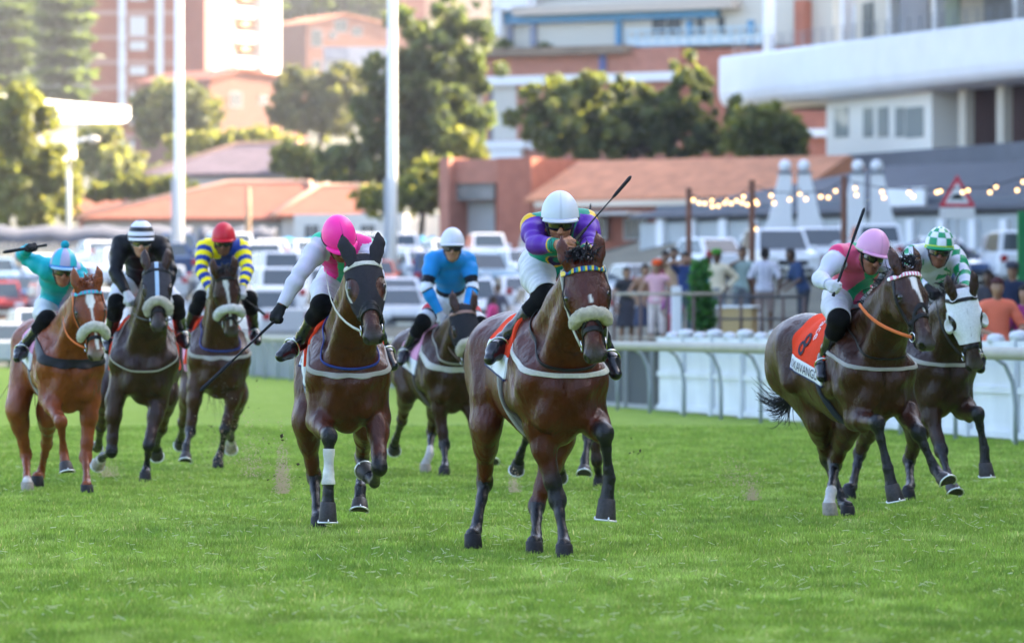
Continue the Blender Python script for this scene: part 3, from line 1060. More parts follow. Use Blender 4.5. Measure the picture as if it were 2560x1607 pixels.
        upf = nrm(K_[i] - A_[i])
        A.chain([(A_[i] - upf * .035 * sc - f * .03 * sc, .038 * sc), (lerp(A_[i], T_[i], .5) - upf * .035 * sc, .042 * sc), (T_[i] - upf * .035 * sc, .030 * sc)], k=.04, tag='shank')
    V, F = A.mesh(vox * sc, 1)
    N = vnormals(V, F)
    d_head = A.dists(V, ('head', 'lip', 'neck'))
    c = np.tile(_v(skin), (len(V), 1)) * (1 + .10 * wob(V, 30, 1))[:, None]
    lipm = sstep(.004, .0, A.dists(V, ('lip',)))
    c = c * (1 - .45 * lipm[:, None]) + _v((skin[0] * .75, skin[1] * .45, skin[2] * .45)) * .45 * lipm[:, None]
    q = (V - hc) / sc
    stub = (d_head < .01) & (q @ uz < -.06) & (q @ fx > .0)
    c[stub] *= .82
    body = mesh_np('body', V, F, mat('skin', rough=.5, spec=.4, attr=True, var=.06, scale=60), root, c)
    da = A.dists(V, ('arm',)); dhand = A.dists(V, ('hand',)); dt = A.dists(V, ('torso',)); dp = A.dists(V, ('pelvis',)); dth = A.dists(V, ('thigh',)); ds = A.dists(V, ('shank',))
    dneck = A.dists(V, ('neck',)); dhd = A.dists(V, ('head',))
    # arm parameter 0 shoulder .. 1 elbow .. 2 wrist
    armt = np.zeros(len(V)); arms = np.zeros(len(V)); bd = np.full(len(V), 9.0)
    for i in (0, 1):
        for b_, (p, r_) in enumerate(((S_[i], E_[i]), (E_[i], W_[i]))):
            ba = r_ - p; t = ((V - p) @ ba) / (ba @ ba)
            if b_ == 0: t = np.minimum(t, 1)
            else: t = np.maximum(t, 0)
            tc_ = np.clip(t, 0, 1)
            dd = np.linalg.norm(V - p - tc_[:, None] * ba, axis=1)
            up = dd < bd
            bd[up] = dd[up]; armt[up] = b_ + t[up]; arms[up] = i
    spn = sp / (sp @ sp)
    ta = (V - pel) @ spn
    tb = (V - pel) @ lat / sc
    tcx = (V - (pel + sp * .5)) @ bk / sc
    info = dict(ta=ta, tb=tb, tc=tcx, armt=armt, arms=arms, on_arm=(da < dt - .004), da=da, dt=dt, V=V)
    jc = jersey(info)
    s_j = np.minimum(np.minimum(dp + .02 * 0, np.minimum(dth, ds)) - np.minimum(dt, da), np.minimum(np.minimum(dneck + .035, dhd) - np.minimum(dt, da), 1.93 - armt))
    s_j = np.minimum(s_j + .008, .03)
    s_j = np.where(dhand < np.minimum(da, dt) - .02, -.01, s_j)
    wr_ = .0045 * wob(V, 26, 11) + .003 * wob(V, 55, 12)
    fold = np.where(info['on_arm'], .0035 * np.sin(armt * 15 + 7 * wob(V, 9, 5)), .004 * np.sin(ta * 24 + 6 * wob(V, 8, 6)))
    shell('silk_shirt', V, F, N, s_j, .009, mat('silk', rough=.42, spec=.18, attr=True, bump=.14, bscale=70), root, jc, disp=(wr_ + fold) * .75)
    dj = np.minimum(dt, da)
    ktl = np.full(len(V), 9.0); kt = np.zeros(len(V)); ks = np.zeros(len(V))
    for i in (0, 1):
        for b_, (p, r_) in enumerate(((Hp[i], K_[i]), (K_[i], A_[i]))):
            ba = r_ - p; t = np.clip(((V - p) @ ba) / (ba @ ba), 0, 1)
            dd = np.linalg.norm(V - p - t[:, None] * ba, axis=1)
            up = dd < ktl
            ktl[up] = dd[up]; kt[up] = b_ + t[up]; ks[up] = i
    leg = np.minimum(dp, np.minimum(dth, ds))
    s_b = np.minimum(dj - leg, breech_end - kt + .03 * wob(V, 8, 3) * 0)
    s_b = np.minimum(s_b + .004, .03); s_b = np.where((dj - leg) < -.01, -.01, s_b)
    s_b = np.minimum(s_b, np.minimum(d_head, dhand) - .01)
    bc = np.tile(_v(breeches), (len(V), 1)) if breech_fn is None else breech_fn(V, kt, ks, info)
    shell('breeches', V, F, N, s_b, .006, mat('breeches', rough=.6, spec=.3, attr=True, bump=.15, bscale=60), root, bc, disp=.0035 * wob(V, 40, 21) + .002 * np.sin(kt * 50 + 4 * wob(V, 10, 2)))
    s_k = np.minimum(np.minimum(kt - breech_end + .02, 1.42 - kt), .02) if boots_top else None
    s_k = np.where(leg > dj, -.01, s_k); s_k = np.minimum(s_k, np.minimum(d_head, dhand) - .01)
    shell('knee_sock', V, F, N, s_k, .004, mat('sock_%02d' % int(sock[0] * 1000), sock, rough=.85, spec=.08), root, disp=.002 * wob(V, 40, 3))
    s_f = np.minimum(kt - 1.38, .02)
    s_f = np.where(ds > np.minimum(dth, dj), -.01, s_f); s_f = np.minimum(s_f, np.minimum(d_head, dhand) - .01)
    shell('boot', V, F, N, s_f, .008, mat('boot_patent', (.007, .008, .012), rough=.20, spec=.35, bump=.35, bscale=24, coat=.25), root, disp=.004 * wob(V, 38, 31))
    if gloves is not None:
        gl = gloves if isinstance(gloves, (list, tuple)) and hasattr(gloves[0], '__len__') else (gloves, gloves)
        for i in (0, 1):
            if gl[i] is None: continue
            dw = np.linalg.norm(V - W_[i], axis=1)
            s_g = np.minimum(np.where(arms == i, 1, -1) * .02, np.minimum(armt - 1.90, .02))
            s_g = np.minimum(s_g, np.minimum(dj, 9) - dhand + .012)
            s_g = np.minimum(s_g, .17 - dw)
            shell('glove', V, F, N, s_g, .0025, mat('glove_%02d' % int(gl[i][0] * 99), gl[i], rough=.75), root)
    if goggles:
        # wrap-around lens
        m = MB(); nn = 21; V_, F_ = [], []
        for j in range(5):
            zt = -.044 + .050 * j / 4
            for i in range(nn):
                a = -1.25 + 2.5 * i / (nn - 1)
                zz = zt if abs(a) > .18 or j > 1 else zt + .010 * (2 - j) / 2
                r_x, r_y = .106, .078
                V_.append(G(-.002 + r_x * math.cos(a), r_y * math.sin(a) * 1.03, zz * (1 - .35 * (abs(a) / 1.25) ** 2) - .002))
        for j in range(4):
            for i in range(nn - 1): F_.append((j * nn + i, j * nn + i + 1, (j + 1) * nn + i + 1, (j + 1) * nn + i))
        m.add(V_, F_, True)
        gg = m.build('goggles', mat('goggle_lens', (.006, .006, .008), rough=.08, spec=.7), root)
        md = gg.modifiers.new('thick', 'SOLIDIFY'); md.thickness = .006; md.offset = 0
        fm = MB()
        for j in (0, 4):
            fm.tube([Vector(V_[j * nn + i]) for i in range(nn)], .0035 * sc, 5)
        fm.build('goggle_frame', mat('gog_frame_%02d' % int(gog_frame[0] * 99), gog_frame, rough=.4), gg)
        st = MB()
        for s in (1, -1):
            st.tube([Vector(G(-.002 + .106 * math.cos(1.25), s * .0803 * math.sin(1.25), -.008)), Vector(G(-.03, s * .095, .0)), Vector(G(-.09, s * .08, .012))], .009, 6, flat=(.3, (0, 0, 1)))
        st.build('goggle_strap', M_leather(), gg)
    # helmet with silk cover
    nt_, nph = 30, 56
    Vh, Ch = [], []
    rx, ry, rz_ = .136, .112, .148
    th_max = 1.72
    th = np.linspace(0.0, 1, nt_) * th_max
    ph = np.linspace(-math.pi, math.pi, nph, endpoint=False)
    for t in th:
        for f in ph:
            zc = math.cos(t)
            Vh.append(G(-.008 + rx * math.sin(t) * math.cos(f), ry * math.sin(t) * math.sin(f), .030 + rz_ * zc))
            Ch.append(helmet(t / th_max, f))
    Vh = np.array(Vh); n0 = len(Vh)
    ctr = G(-.008, 0, .030)
    last = Vh[-nph:]
    inn = ctr + (last - ctr) * .88
    Vh = np.concatenate([Vh, inn]); Ch += [hood_rim] * nph
    Fh = np.array([(j * nph + i, j * nph + (i + 1) % nph, (j + 1) * nph + (i + 1) % nph, (j + 1) * nph + i) for j in range(nt_) for i in range(nph)])
    hm = mesh_np('helmet', Vh, Fh, mat('helmet_silk', rough=.42, spec=.35, attr=True, bump=.04, bscale=60), root, np.array(Ch))
    # rim band and peak
    rim = MB()
    rp = [Vector(G(-.008 + rx * 1.01 * math.sin(1.60) * math.cos(f), ry * 1.01 * math.sin(1.60) * math.sin(f), .022 + rz_ * math.cos(1.60))) for f in np.linspace(-math.pi, math.pi, 41)]
    rim.tube(rp, .008 * sc, 6, flat=(.5, tuple(uz)))
    rim.build('helmet_band', mat('band_%02d%02d%02d' % tuple(int(x * 99) for x in band), band, rough=.6), hm)
    pk = peak if peak is not None else helmet(1.0, 0.0)
    m = MB(); V_, F_ = [], []
    na = 15
    for r_i, (ext, dz) in enumerate(((.0, .0), (.5, -.006), (1.0, -.018))):
        for i in range(na):
            a = -1.05 + 2.1 * i / (na - 1)
            e = ext * peak_len * math.cos(a * 1.35) ** .8
            V_.append(G(-.008 + (rx * .985 + e) * math.cos(a), (ry * .99 + e * .9) * math.sin(a), .020 + dz * .8))
    for r_i in range(2):
        for i in range(na - 1): F_.append((r_i * na + i, r_i * na + i + 1, (r_i + 1) * na + i + 1, (r_i + 1) * na + i))
    m.add(V_, F_, True)
    pkm = m.build('peak', mat('peak_%02d%02d%02d' % tuple(int(x * 99) for x in pk), pk, rough=.35), hm)
    md = pkm.modifiers.new('thick', 'SOLIDIFY'); md.thickness = .008; md.offset = 1
    # chin strap
    cs = MB()
    for s in (1, -1):
        cs.tube([Vector(G(.0, s * .085, .0)), Vector(G(.015, s * .072, -.06)), Vector(G(.035, s * .045, -.115)), Vector(G(.045, 0, -.138))], .008 * sc, 5, flat=(.4, (0, 0, 1)))
    cs.build('chin_strap', M_leather(), hm)
    if pom is not None:
        b = MB(); b.ball(G(-.01, 0, .022 + rz_ + .028), .036 * sc, 14)
        pv = b.build('pompom', mat('pompom', pom, rough=.95, bump=1, bscale=200), hm)
    # stirrups
    for i in (0, 1):
        f = nrm(T_[i] - A_[i]); upf = nrm(K_[i] - A_[i]); sd = nrm(np.cross(f, upf))
        cc = A_[i] + (T_[i] - A_[i]) * .45 - upf * .035 * sc
        st = MB()
        pts = [Vector(cc + (sd * math.cos(a) * .062 + upf * (math.sin(a) * .075 + .02)) * sc) for a in np.linspace(-.9, math.pi + .9, 15)]
        st.tube(pts, .007 * sc, 6)
        st.tube([pts[0], pts[-1]], [.012, .012], 6)
        st.build('stirrup_iron', mat('steel', (.6, .6, .6), rough=.2, metal=1), I['root'])
        st2 = MB()
        sdl = I['P'](-.50, (-1, 1)[i] * .20, 1.36)
        st2.tube([Vector(cc + upf * .092 * sc), Vector(sdl)], .009, 6, flat=(.3, (1, 0, 0)))
        st2.build('stirrup_leather', M_leather(), I['root'])
    return dict(root=root, hands=Hands, hc=hc, G=G, W=W_, E=E_, S=S_, K=K_, A=A_)

def whip(J, i, label, tip, butt=.06, frame=None, flap=.22, rad=.0055, tipf=0.0, col=(.012, .012, .015)):
    "riding crop held in hand i, pointing at photo pixel tip=(u,v) with local forward offset f"
    hnd, g, pn, d = J['hands'][i]
    fr = frame
    tp = fr.J(*tip)
    hnd = _v(hnd)
    ax = nrm(tp - hnd)
    L = np.linalg.norm(tp - hnd)
    root = empty('riding_whip', J['root'].location, fr.rz, label, 'whip', 'whips held by the jockeys')
    m = MB()
    m.tube([Vector(hnd - ax * butt), Vector(hnd - ax * (butt - .012)), Vector(hnd + ax * .16), Vector(hnd + ax * .18)], [.013, .0105, .0095, .007], 8)
    m.build('handle', mat('whip_grip', (.010, .010, .012), rough=.6, bump=.5, bscale=300), root)
    m = MB()
    m.tube([Vector(hnd + ax * .17), Vector(tp - ax * flap * .9)], [rad, rad * .8], 7)
    m.build('shaft', mat('whip_shaft', col, rough=.35), root)
    m = MB()
    m.tube([Vector(tp - ax * flap), Vector(tp - ax * flap * .8), Vector(tp - ax * .02), Vector(tp)], [.007, .013, .014, .006], 8, flat=(.45, (0, 0, 1)))
    m.build('flap', mat('whip_flap', (.012, .014, .022), rough=.5), root)
    return root
# ------------------------------------------------------------------ rider colours
def C(h): return _v(srgb(h))
PURPLE, TEAL, YEL = C('#5b2a9a'), C('#12876f'), C('#e0b020')
def armsel(k): return k['on_arm'] | ((k['armt'] > .12) & (k['da'] < k['dt'] + .02))
def jersey1(k):
    n = len(k['V'])
    c = np.tile(TEAL, (n, 1))
    arm = armsel(k)
    c[arm] = PURPLE
    ed = arm & (k['armt'] < .12); c[ed] = YEL
    t = k['armt']
    c[arm & (t > 1.70)] = YEL
    c[arm & (t > 1.75)] = TEAL
    c[arm & (t > 1.81) & (t < 1.84)] = C('#101830')
    c[arm & (t > 1.88) & (t < 1.90)] = C('#101830')
    d = np.hypot(k['tb'] + .0, (k['ta'] - .45) * .5)
    fr = (~arm) & (k['tc'] < 0)
    c[fr & (d < .085)] = YEL
    c[fr & (d < .075)] = C('#2b1a4c')
    c[fr & (d < .045)] = TEAL
    return c
def jersey2(k):
    n = len(k['V']); pink, mint, wh = C('#e0268a'), C('#35b890'), C('#c8c4d6')
    c = np.tile(pink, (n, 1))
    arm = armsel(k)
    a, b = k['ta'], k['tb']
    x = np.minimum(np.abs(np.abs(b) - (1.02 - a) * .16 - .02), 9)
    c[(np.abs(np.abs(b) - (.05 + .10 * np.abs(a - .45))) < .022)] = mint
    c[a < .12] = mint
    c[arm] = wh
    c[arm & (k['armt'] < .06)] = mint
    return c
def jersey3(k):
    n = len(k['V']); pink, gr, wh = C('#d4587c'), C('#1d9468'), C('#c6c8da')
    c = np.tile(pink, (n, 1))
    arm = armsel(k)
    a, b = k['ta'], k['tb']
    c[np.abs(np.abs(b) - .60 * np.abs(k['V'][:, 2] - 1.70)) < .045] = gr
    c[arm] = wh
    c[arm & (k['armt'] < .10)] = C('#d84070')
    return c
def jersey4(k):
    n = len(k['V']); gr, wh = C('#118a5c'), C('#c8cad8')
    c = np.tile(wh, (n, 1))
    arm = armsel(k)
    r = np.hypot(k['tb'], (k['ta'] - .72) * .5); ang = np.arctan2(k['tb'], (k['ta'] - .66) * .5)
    c[(~arm) & (r < .13) & (np.sin(ang * 8) > -.2)] = gr
    ch = (np.floor(k['armt'] * 3.1).astype(int) + np.floor((k['V'][:, 1] * 9 + k['V'][:, 0] * 5 + 50)).astype(int)) % 2
    c[arm & (ch == 0)] = gr
    return c
def jersey5(k):
    n = len(k['V']); tq, li = C('#12a3b4'), C('#a9a4c4')
    c = np.tile(tq, (n, 1)); arm = armsel(k)
    c[(~arm) & (np.abs(k['tb']) < .022)] = li
    c[arm & (k['armt'] > .85) & (k['armt'] < 1.12)] = li
    return c
def jersey6(k):
    c = np.tile(C('#101116'), (len(k['V']), 1)); return c
def jersey7(k):
    n = len(k['V']); bl, ye = C('#1c3c96'), C('#f2e012')
    c = np.tile(bl, (n, 1)); arm = armsel(k)
    c[arm & ((k['armt'] * 2.55 + .25) % 1 < .5)] = ye
    c[(~arm) & (k['ta'] > .93) & (np.abs(k['tb']) > .09)] = ye
    return c
def jersey8(k):
    n = len(k['V']); bl, bk, wh = C('#1c86d0'), C('#0c0e18'), C('#d8dce8')
    c = np.tile(bl, (n, 1)); arm = armsel(k)
    t = k['armt']
    c[arm & (t > .60) & (t < .84)] = bk
    c[arm & (t >= .84) & (t < 1.02)] = wh
    c[arm & (t >= 1.02) & (t < 1.08)] = bk
    c[(~arm) & (k['ta'] > .30) & (k['ta'] < .40)] = bk
    c[(~arm) & (k['ta'] <= .30)] = wh
    return c
def helm_plain(col, seam=.86):
    col = _v(col)
    def f(t, p):
        a = abs(((p + math.pi) / (math.pi / 3)) % 1 - .5)
        return tuple(col * (seam if a > .47 else 1))
    return f
def helm_rings(t, p):
    for lim, c in ((.22, '#16181e'), (.52, '#d4d6e6'), (.72, '#16181e'), (.86, '#d4d6e6'), (.92, '#16181e')):
        if t < lim: return srgb(c)
    return srgb('#d4d6e6')
def helm_check(t, p):
    g, w = srgb('#118a5c'), srgb('#dcdee8')
    if t > .93: return g
    if t > .88: return srgb('#c8dc30')
    return g if (int(t * 4.6) + int((p + math.pi + .28) / (math.pi / 5))) % 2 else w
def helm_gores(t, p):
    if t > .94: return srgb('#b8c8e8')
    if t > .87: return srgb('#1c78c0')
    return srgb('#25a8bc') if int((p + math.pi) / (math.pi / 4) + .5) % 2 else srgb('#a49fc0')

def brow_mat(name, cs, freq=26):
    "browband of coloured blocks"
    if name in _mats: return _mats[name]
    m = mat(name, cs[0], rough=.45)
    nt = m.node_tree; b = nt.nodes['Principled BSDF']
    tc = nt.nodes.new('ShaderNodeTexCoord')
    sp = nt.nodes.new('ShaderNodeSeparateXYZ')
    nt.links.new(tc.outputs['Object'], sp.inputs[0])
    ad = nt.nodes.new('ShaderNodeMath'); ad.operation = 'MULTIPLY'; ad.inputs[1].default_value = freq
    nt.links.new(sp.outputs[1], ad.inputs[0])
    fr = nt.nodes.new('ShaderNodeMath'); fr.operation = 'FRACT'
    nt.links.new(ad.outputs[0], fr.inputs[0])
    cr = nt.nodes.new('ShaderNodeValToRGB'); cr.color_ramp.interpolation = 'CONSTANT'
    e = cr.color_ramp.elements
    e[0].color = (*cs[0], 1); e[0].position = 0
    e[1].color = (*cs[1], 1); e[1].position = 1 / len(cs)
    for i in range(2, len(cs)):
        q = e.new(i / len(cs)); q.color = (*cs[i], 1)
    nt.links.new(fr.outputs[0], cr.inputs[0])
    nt.links.new(cr.outputs[0], b.inputs['Base Color'])
    return m
def hairm(): return mat('hair_black', (.012, .012, .016), rough=.5)
ORANGE = srgb('#e03c18'); PALEPINK = srgb('#d898b8')
GLW = (.52, .52, .56); GLB = (.012, .012, .015)

def forelock(I, n=110, l=.09, m=None):
    strands('forelock', [I['H'](-.03, .03, -.05), I['H'](-.04, .04, .0), I['H'](-.03, .03, .05)], [I['Nf'] * .9 - I['D'] * .5 - I['S'] * .4, I['Nf'] * 1.0 - I['D'] * .6, I['Nf'] * .9 - I['D'] * .5 + I['S'] * .4], l, n, .006, m or hairm(), I['root'], curl=.6, seed=2, grav=1.6, jit=.016)

def decal(I, name, text, ctr, size, rot, parent, material, side=-1, flip=1, off=.006):
    "lettering laid on the cloth: text plane (local X backwards, Z up) dropped on to the body"
    cu = bpy.data.curves.new('t', 'FONT'); cu.body = text; cu.size = size; cu.align_x = 'CENTER'; cu.align_y = 'CENTER'; cu.resolution_u = 3
    ob = bpy.data.objects.new('t', cu); COL.objects.link(ob)
    dg = bpy.context.evaluated_depsgraph_get()
    me = bpy.data.meshes.new_from_object(ob.evaluated_get(dg))
    bpy.data.objects.remove(ob)
    bm = bmesh.new(); bm.from_mesh(me)
    bmesh.ops.triangulate(bm, faces=bm.faces[:])
    bmesh.ops.subdivide_edges(bm, edges=bm.edges[:], cuts=1)
    bmesh.ops.triangulate(bm, faces=bm.faces[:])
    cr, sr = math.cos(rot), math.sin(rot)
    V = []
    for v in bm.verts:
        x, y = v.co.x * cr - v.co.y * sr, v.co.x * sr + v.co.y * cr
        o = Vector((ctr[0] + flip * x, side * 1.2, ctr[1] + y))
        loc, n, i, d = I['bvh'].ray_cast(o, Vector((0, -side, 0)))
        if loc is None: loc, n = Vector((o.x, side * .25, o.z)), Vector((0, side, 0))
        V.append(loc + n * (.014 + off))
    Fc = [tuple(v.index for v in f.verts) for f in bm.faces]
    bm.free()
    return mesh_np(name, V, Fc, material, parent, smooth=False)

def tail(I, dirs, n=70, l=.8, rad=.006, m=None, seed=4, curl=.3, grav=.5):
    P = I['P']
    return strands('tail', [P(-1.50, -.02, 1.30), P(-1.54, .02, 1.24)], dirs, l, n, rad, m or hairm(), I['root'], curl=curl, seed=seed, grav=grav, jit=.025, seg=9)

def race1():
    I = horse('horse', 'bright bay horse with woolly cream noseband leading in the middle',
        1413, 34.05, 15, srgb('#743820'), (1456, 652, .50), (1491, 895, 1), {
        'RF': [(1345, 1068, -.18), (1394, 1249, 1), (1410, 1352, 1), (1416, 1396, 1)],
        'LF': [(1490, 1062, -.12), (1512, 1082, 1), (1523, 1196, -1), (1511, 1300, 1)],
        'RH': [(1215, 1060, -1.05), (1212, 1205, -1), (1189, 1325, 1), (1187, 1366, 1)],
        'LH': [(1398, 1085, -.78), (1341, 1266, -1), (1341, 1352, 1), (1341, 1388, 1)]}, h=-.05, vox=.0095, blaze=[(.235, .012, .006), (.26, .015, .010)], wid=1.0, dusty=.45, hw=1.32, points=(.42, .85))
    wl, bl = M_white_leather(), M_leather()
    bridle(I, bl, brow=brow_mat('brow_a', (srgb('#e0c040'), srgb('#2c4a9a'), srgb('#2b8a8a'))), nose_u=.43, drop=True)
    sheepskin(I, u=.335, wide=.074, thick=.032, drop=.035)
    strap_head(I, 'cheek_rein', (.03, -.075), (.47, -.118), .011, wl, off=.014, lo=.02, hi=.46, slo=.02)
    breastplate(I, wl, z0=1.13, z1=1.30)
    neckstrap(I, bl, z0=1.16)
    girth(I, mat('girth_grey', (.09, .08, .075), rough=.8), x=-.46, wd=.030)
    girth(I, mat('girth_band', (.28, .27, .26), rough=.8), x=-.54, wd=.018, name='overgirth')
    cl = saddle_cloth(I, ORANGE, x0=-.92, x1=-.38, zb=1.08)
    decal(I, 'name_lettering', 'WENT', (-.74, 1.15), .085, -.2, cl, mat('ink', (.01, .012, .03), rough=.7), flip=1)
    J = jockey(I, 'jockey in purple sleeves, green silks and a white helmet crouching over the leading bay horse',
        (1400, 552, -.02), [(1335, 568, -.22), (1465, 560, -.22)], [(1338, 612, 1, .25), (1478, 612, 1, .25)], [(1397, 612, 1, .22), (1462, 632, 1)],
        [(1328, 662, -.66), (1425, 660, -.66)], [(1368, 742, 1), (1470, 752, 1)], [(1262, 848, -1), (1512, 868, -1)], [(1234, 888, 1), (1536, 925, 1)],
        srgb('#a8704f'), jersey1, helm_plain((.60, .63, .71), .80), band=(.02, .02, .025), pitch=9, hyaw=2, grip=[(.5, -.3, .8), (.3, 0, 1)], vox=.0068, peak=(.56, .58, .68), gloves=None)
    whip(J, 0, 'thin black whip held diagonally up by the jockey in purple sleeves', (1578, 441, -.05), frame=I['fr'])
    reins(I, [J['hands'][0][0] + _v((0, -.02, -.02)), J['hands'][1][0]], wl)
    forelock(I)
    return I, J

def race2():
    I = horse('horse', 'bay horse in a black eared hood and white bridle left of the leader',
        872, 38.0, 5, srgb('#703c24'), (907, 645, .50), (936, 846, 1), {
        'RF': [(797, 1052, -.12), (823, 1090, 1), (821, 1207, -1), (819, 1306, 1)],
        'LF': [(945, 1045, -.12), (948, 1168, 1), (936, 1205, -1), (914, 1180, -1)],
        'RH': [(765, 1050, -.98), (785, 1191, -1), (793, 1288, 1), (797, 1320, 1)],
        'LH': [(915, 1055, -.80), (905, 1142, -1), (901, 1220, 1), (898, 1281, 1)]}, h=-.05, vox=.010, hyaw=5, ear_out=.012, dusty=.45)
    wl, bl = M_white_leather(), M_leather()
    hood(I, (.030, .028, .034), ears=True, umax=.40, eye=.066, eye_n=.012)
    bridle(I, wl, nose_u=.39, drop=False, nose=False)
    strap_head(I, 'noseband', (.39, 0), (.44, -.12), .020, bl, off=.012)
    strap_head(I, 'nose_strap', (.36, .02), (.47, -.10), .008, bl, off=.012)
    breastplate(I, mat('grey_strap', (.33, .31, .28), rough=.6), z0=1.10, z1=1.32)
    neckstrap(I, mat('blue_strap', srgb('#2b3f8c'), rough=.6), z0=1.13, wd=.012)
    girth(I, mat('girth_blue', (.30, .36, .46), rough=.8), x=-.50, wd=.035)
    cl = saddle_cloth(I, ORANGE, x0=-.98, x1=-.30, zb=1.00)
    decal(I, 'name_lettering', 'RA', (-.86, 1.145), .12, -.2, cl, mat('ink', (.01, .012, .03), rough=.7), flip=1)
    # white bandage on the raised foreleg
    k0, k1, k2, k3 = I['L']['RF'][:4]
    ba = k2 - k1; t = ((I['V'] - k1) @ ba) / (ba @ ba); dd = np.linalg.norm(I['V'] - k1 - t[:, None] * ba, axis=1)
    shell('leg_bandage', I['V'], I['F'], I['N'], np.minimum(np.minimum(t - .27, 1.03 - t) * .3, .09 - dd), .006, mat('bandage', (.62, .60, .57), rough=.9, var=.35, scale=14, bump=.3, bscale=80), I['root'])
    J = jockey(I, 'jockey in pink silks with white sleeves and a bright pink helmet, whip arm stretched down',
        (848, 601, .0), [(805, 612, -.20), (917, 626, -.22)], [(752, 680, 1, .28), (940, 690, 1)], [(703, 768, 1, .27), (880, 705, 1)],
        [(820, 700, -.66), (905, 702, -.66)], [(806, 766, 1), (925, 772, 1)], [(752, 852, -1), (952, 862, -1)], [(706, 884, 1), (980, 906, 1)],
        srgb('#8a4f36'), jersey2, helm_plain(srgb('#ff2f9c'), .75), pitch=40, hyaw=22, roll=18, grip=[(-.8, 0, -.6), (.3, 0, 1)], gloves=(GLB, GLB), band=(.03, .02, .03), peak=srgb('#ff2f9c'), vox=.0075)
    whip(J, 0, 'long black whip with a wide flap pointing down from the pink jockey\'s gloved hand', (500, 977, .25), frame=I['fr'], flap=.34, rad=.009, butt=.03)
    reins(I, [J['G'](.02, -.10, -.22), J['hands'][1][0]], wl, sag=.06)
    return I, J

def race3():
    I = horse('horse', 'dark brown horse with white blaze and orange number cloth on the right',
        2205, 40.0, 22, srgb('#5a3828'), (2263, 672, .48), (2329, 862, 1), {
        'RF': [(2140, 1046, -.15), (2192, 1057, 1), (2220, 1170, -1), (2237, 1254, 1, .22)],
        'LF': [(2268, 1030, -.12), (2295, 1080, 1), (2338, 1173, 1), (2370, 1212, 1)],
        'RH': [(2045, 1040, -1.05), (2067, 1145, -1), (2108, 1260, 1), (2126, 1291, 1)],
        'LH': [(2120, 1055, -.85), (2087, 1160, -1), (2078, 1228, 1), (2081, 1284, 1)]}, h=-.05, vox=.0105, hyaw=30, socks={'LH': 1.95},
        blaze=[(.10, .005, .030), (.17, .0, .022), (.24, .012, .010), (.34, .014, .010)], mouth=(.35, .28, .26))
    bl = M_leather()
    bridle(I, bl, brow=brow_mat('brow_b', (srgb('#e890a8'), srgb('#f0e8ec')), 40), nose_u=.385, drop=True)
    breastplate(I, mat('grey_strap', (.33, .31, .28), rough=.6), z0=1.12, z1=1.24, wd=.012)
    neckstrap(I, bl, z0=1.20, xt=-.34, wd=.009)
    girth(I, mat('girth_navy', (.02, .025, .05), rough=.7), x=-.50, wd=.035)
    cl = saddle_cloth(I, ORANGE, x0=-.96, x1=-.40, zb=.98, sh=.11, slope=-.22)
    ink = mat('ink', (.01, .012, .03), rough=.7)
    decal(I, 'name_lettering', 'OKAVANGO', (-.70, 1.052), .088, -.20, cl, ink, flip=1)
    decal(I, 'cloth_number', '8', (-.75, 1.22), .24, -.75, cl, ink, flip=1)
    decal(I, 'sponsor_mark', 'race', (-.62, 1.34), .10, -1.3, cl, mat('mark_white', (.7, .7, .75), rough=.7), flip=1)
    J = jockey(I, 'jockey in a pink vest with green cross and pale pink helmet, whip raised upright',
        (2180, 635, .0), [(2098, 640, -.20), (2216, 646, -.24)], [(2050, 698, 1, .26), (2240, 702, 1)], [(2073, 712, 1, .21), (2214, 726, 1)],
        [(2084, 742, -.50), (2160, 744, -.52)], [(2098, 800, 1), (2212, 806, 1)], [(2064, 890, -1), (2236, 892, -1)], [(2058, 934, 1), (2250, 925, 1)],
        srgb('#8c5640'), jersey3, helm_plain(srgb('#d99ac0'), .85), pitch=14, hyaw=22, roll=-10, grip=[(.35, -.1, .95), (.3, 0, 1)], gloves=(GLW, GLB), band=(.5, .46, .38), peak=srgb('#d99ac0'), vox=.0078, mouth_open=True)
    whip(J, 0, 'black whip held upright by the jockey in the pale pink helmet', (2161, 520, .10), frame=I['fr'], flap=.30, rad=.008)
    reins(I, [I['H'](.10, -.30, -.20), J['hands'][1][0]], mat('orange_rein', srgb('#d8703c'), rough=.6), sag=.02, rad=.013)
    forelock(I, 80, .08)
    w = [I['neck'][0] * (1 - t) + I['neck'][1] * t + _v((-.02, 0, .07)) for t in (.05, .3, .6, .95)]
    strands('mane', w, [_v((-.8, 0, .3))] * 4, .13, 130, .005, hairm(), I['root'], curl=.5, seed=3, grav=.6, jit=.015)
    fr = I['fr']; rt = fr.J(1985, 975, -1.50)
    tail_strands('tail', [[rt, fr.J(1960, 990, -1.60), fr.J(1925, 985, -1.70), fr.J(1895, 955, -1.78), fr.J(1884, 940, -1.8)],
        [rt, fr.J(1962, 998, -1.60), fr.J(1930, 1005, -1.70), fr.J(1900, 998, -1.75), fr.J(1880, 975, -1.8)],
        [rt, fr.J(1968, 1005, -1.58), fr.J(1950, 1030, -1.65), fr.J(1925, 1035, -1.7), fr.J(1905, 1020, -1.75)],
        [rt, fr.J(1975, 1010, -1.56), fr.J(1975, 1050, -1.6), fr.J(1985, 1070, -1.62), fr.J(1965, 1095, -1.66)]], 120, .022, .004, hairm(), I['root'], 4)
    return I, J

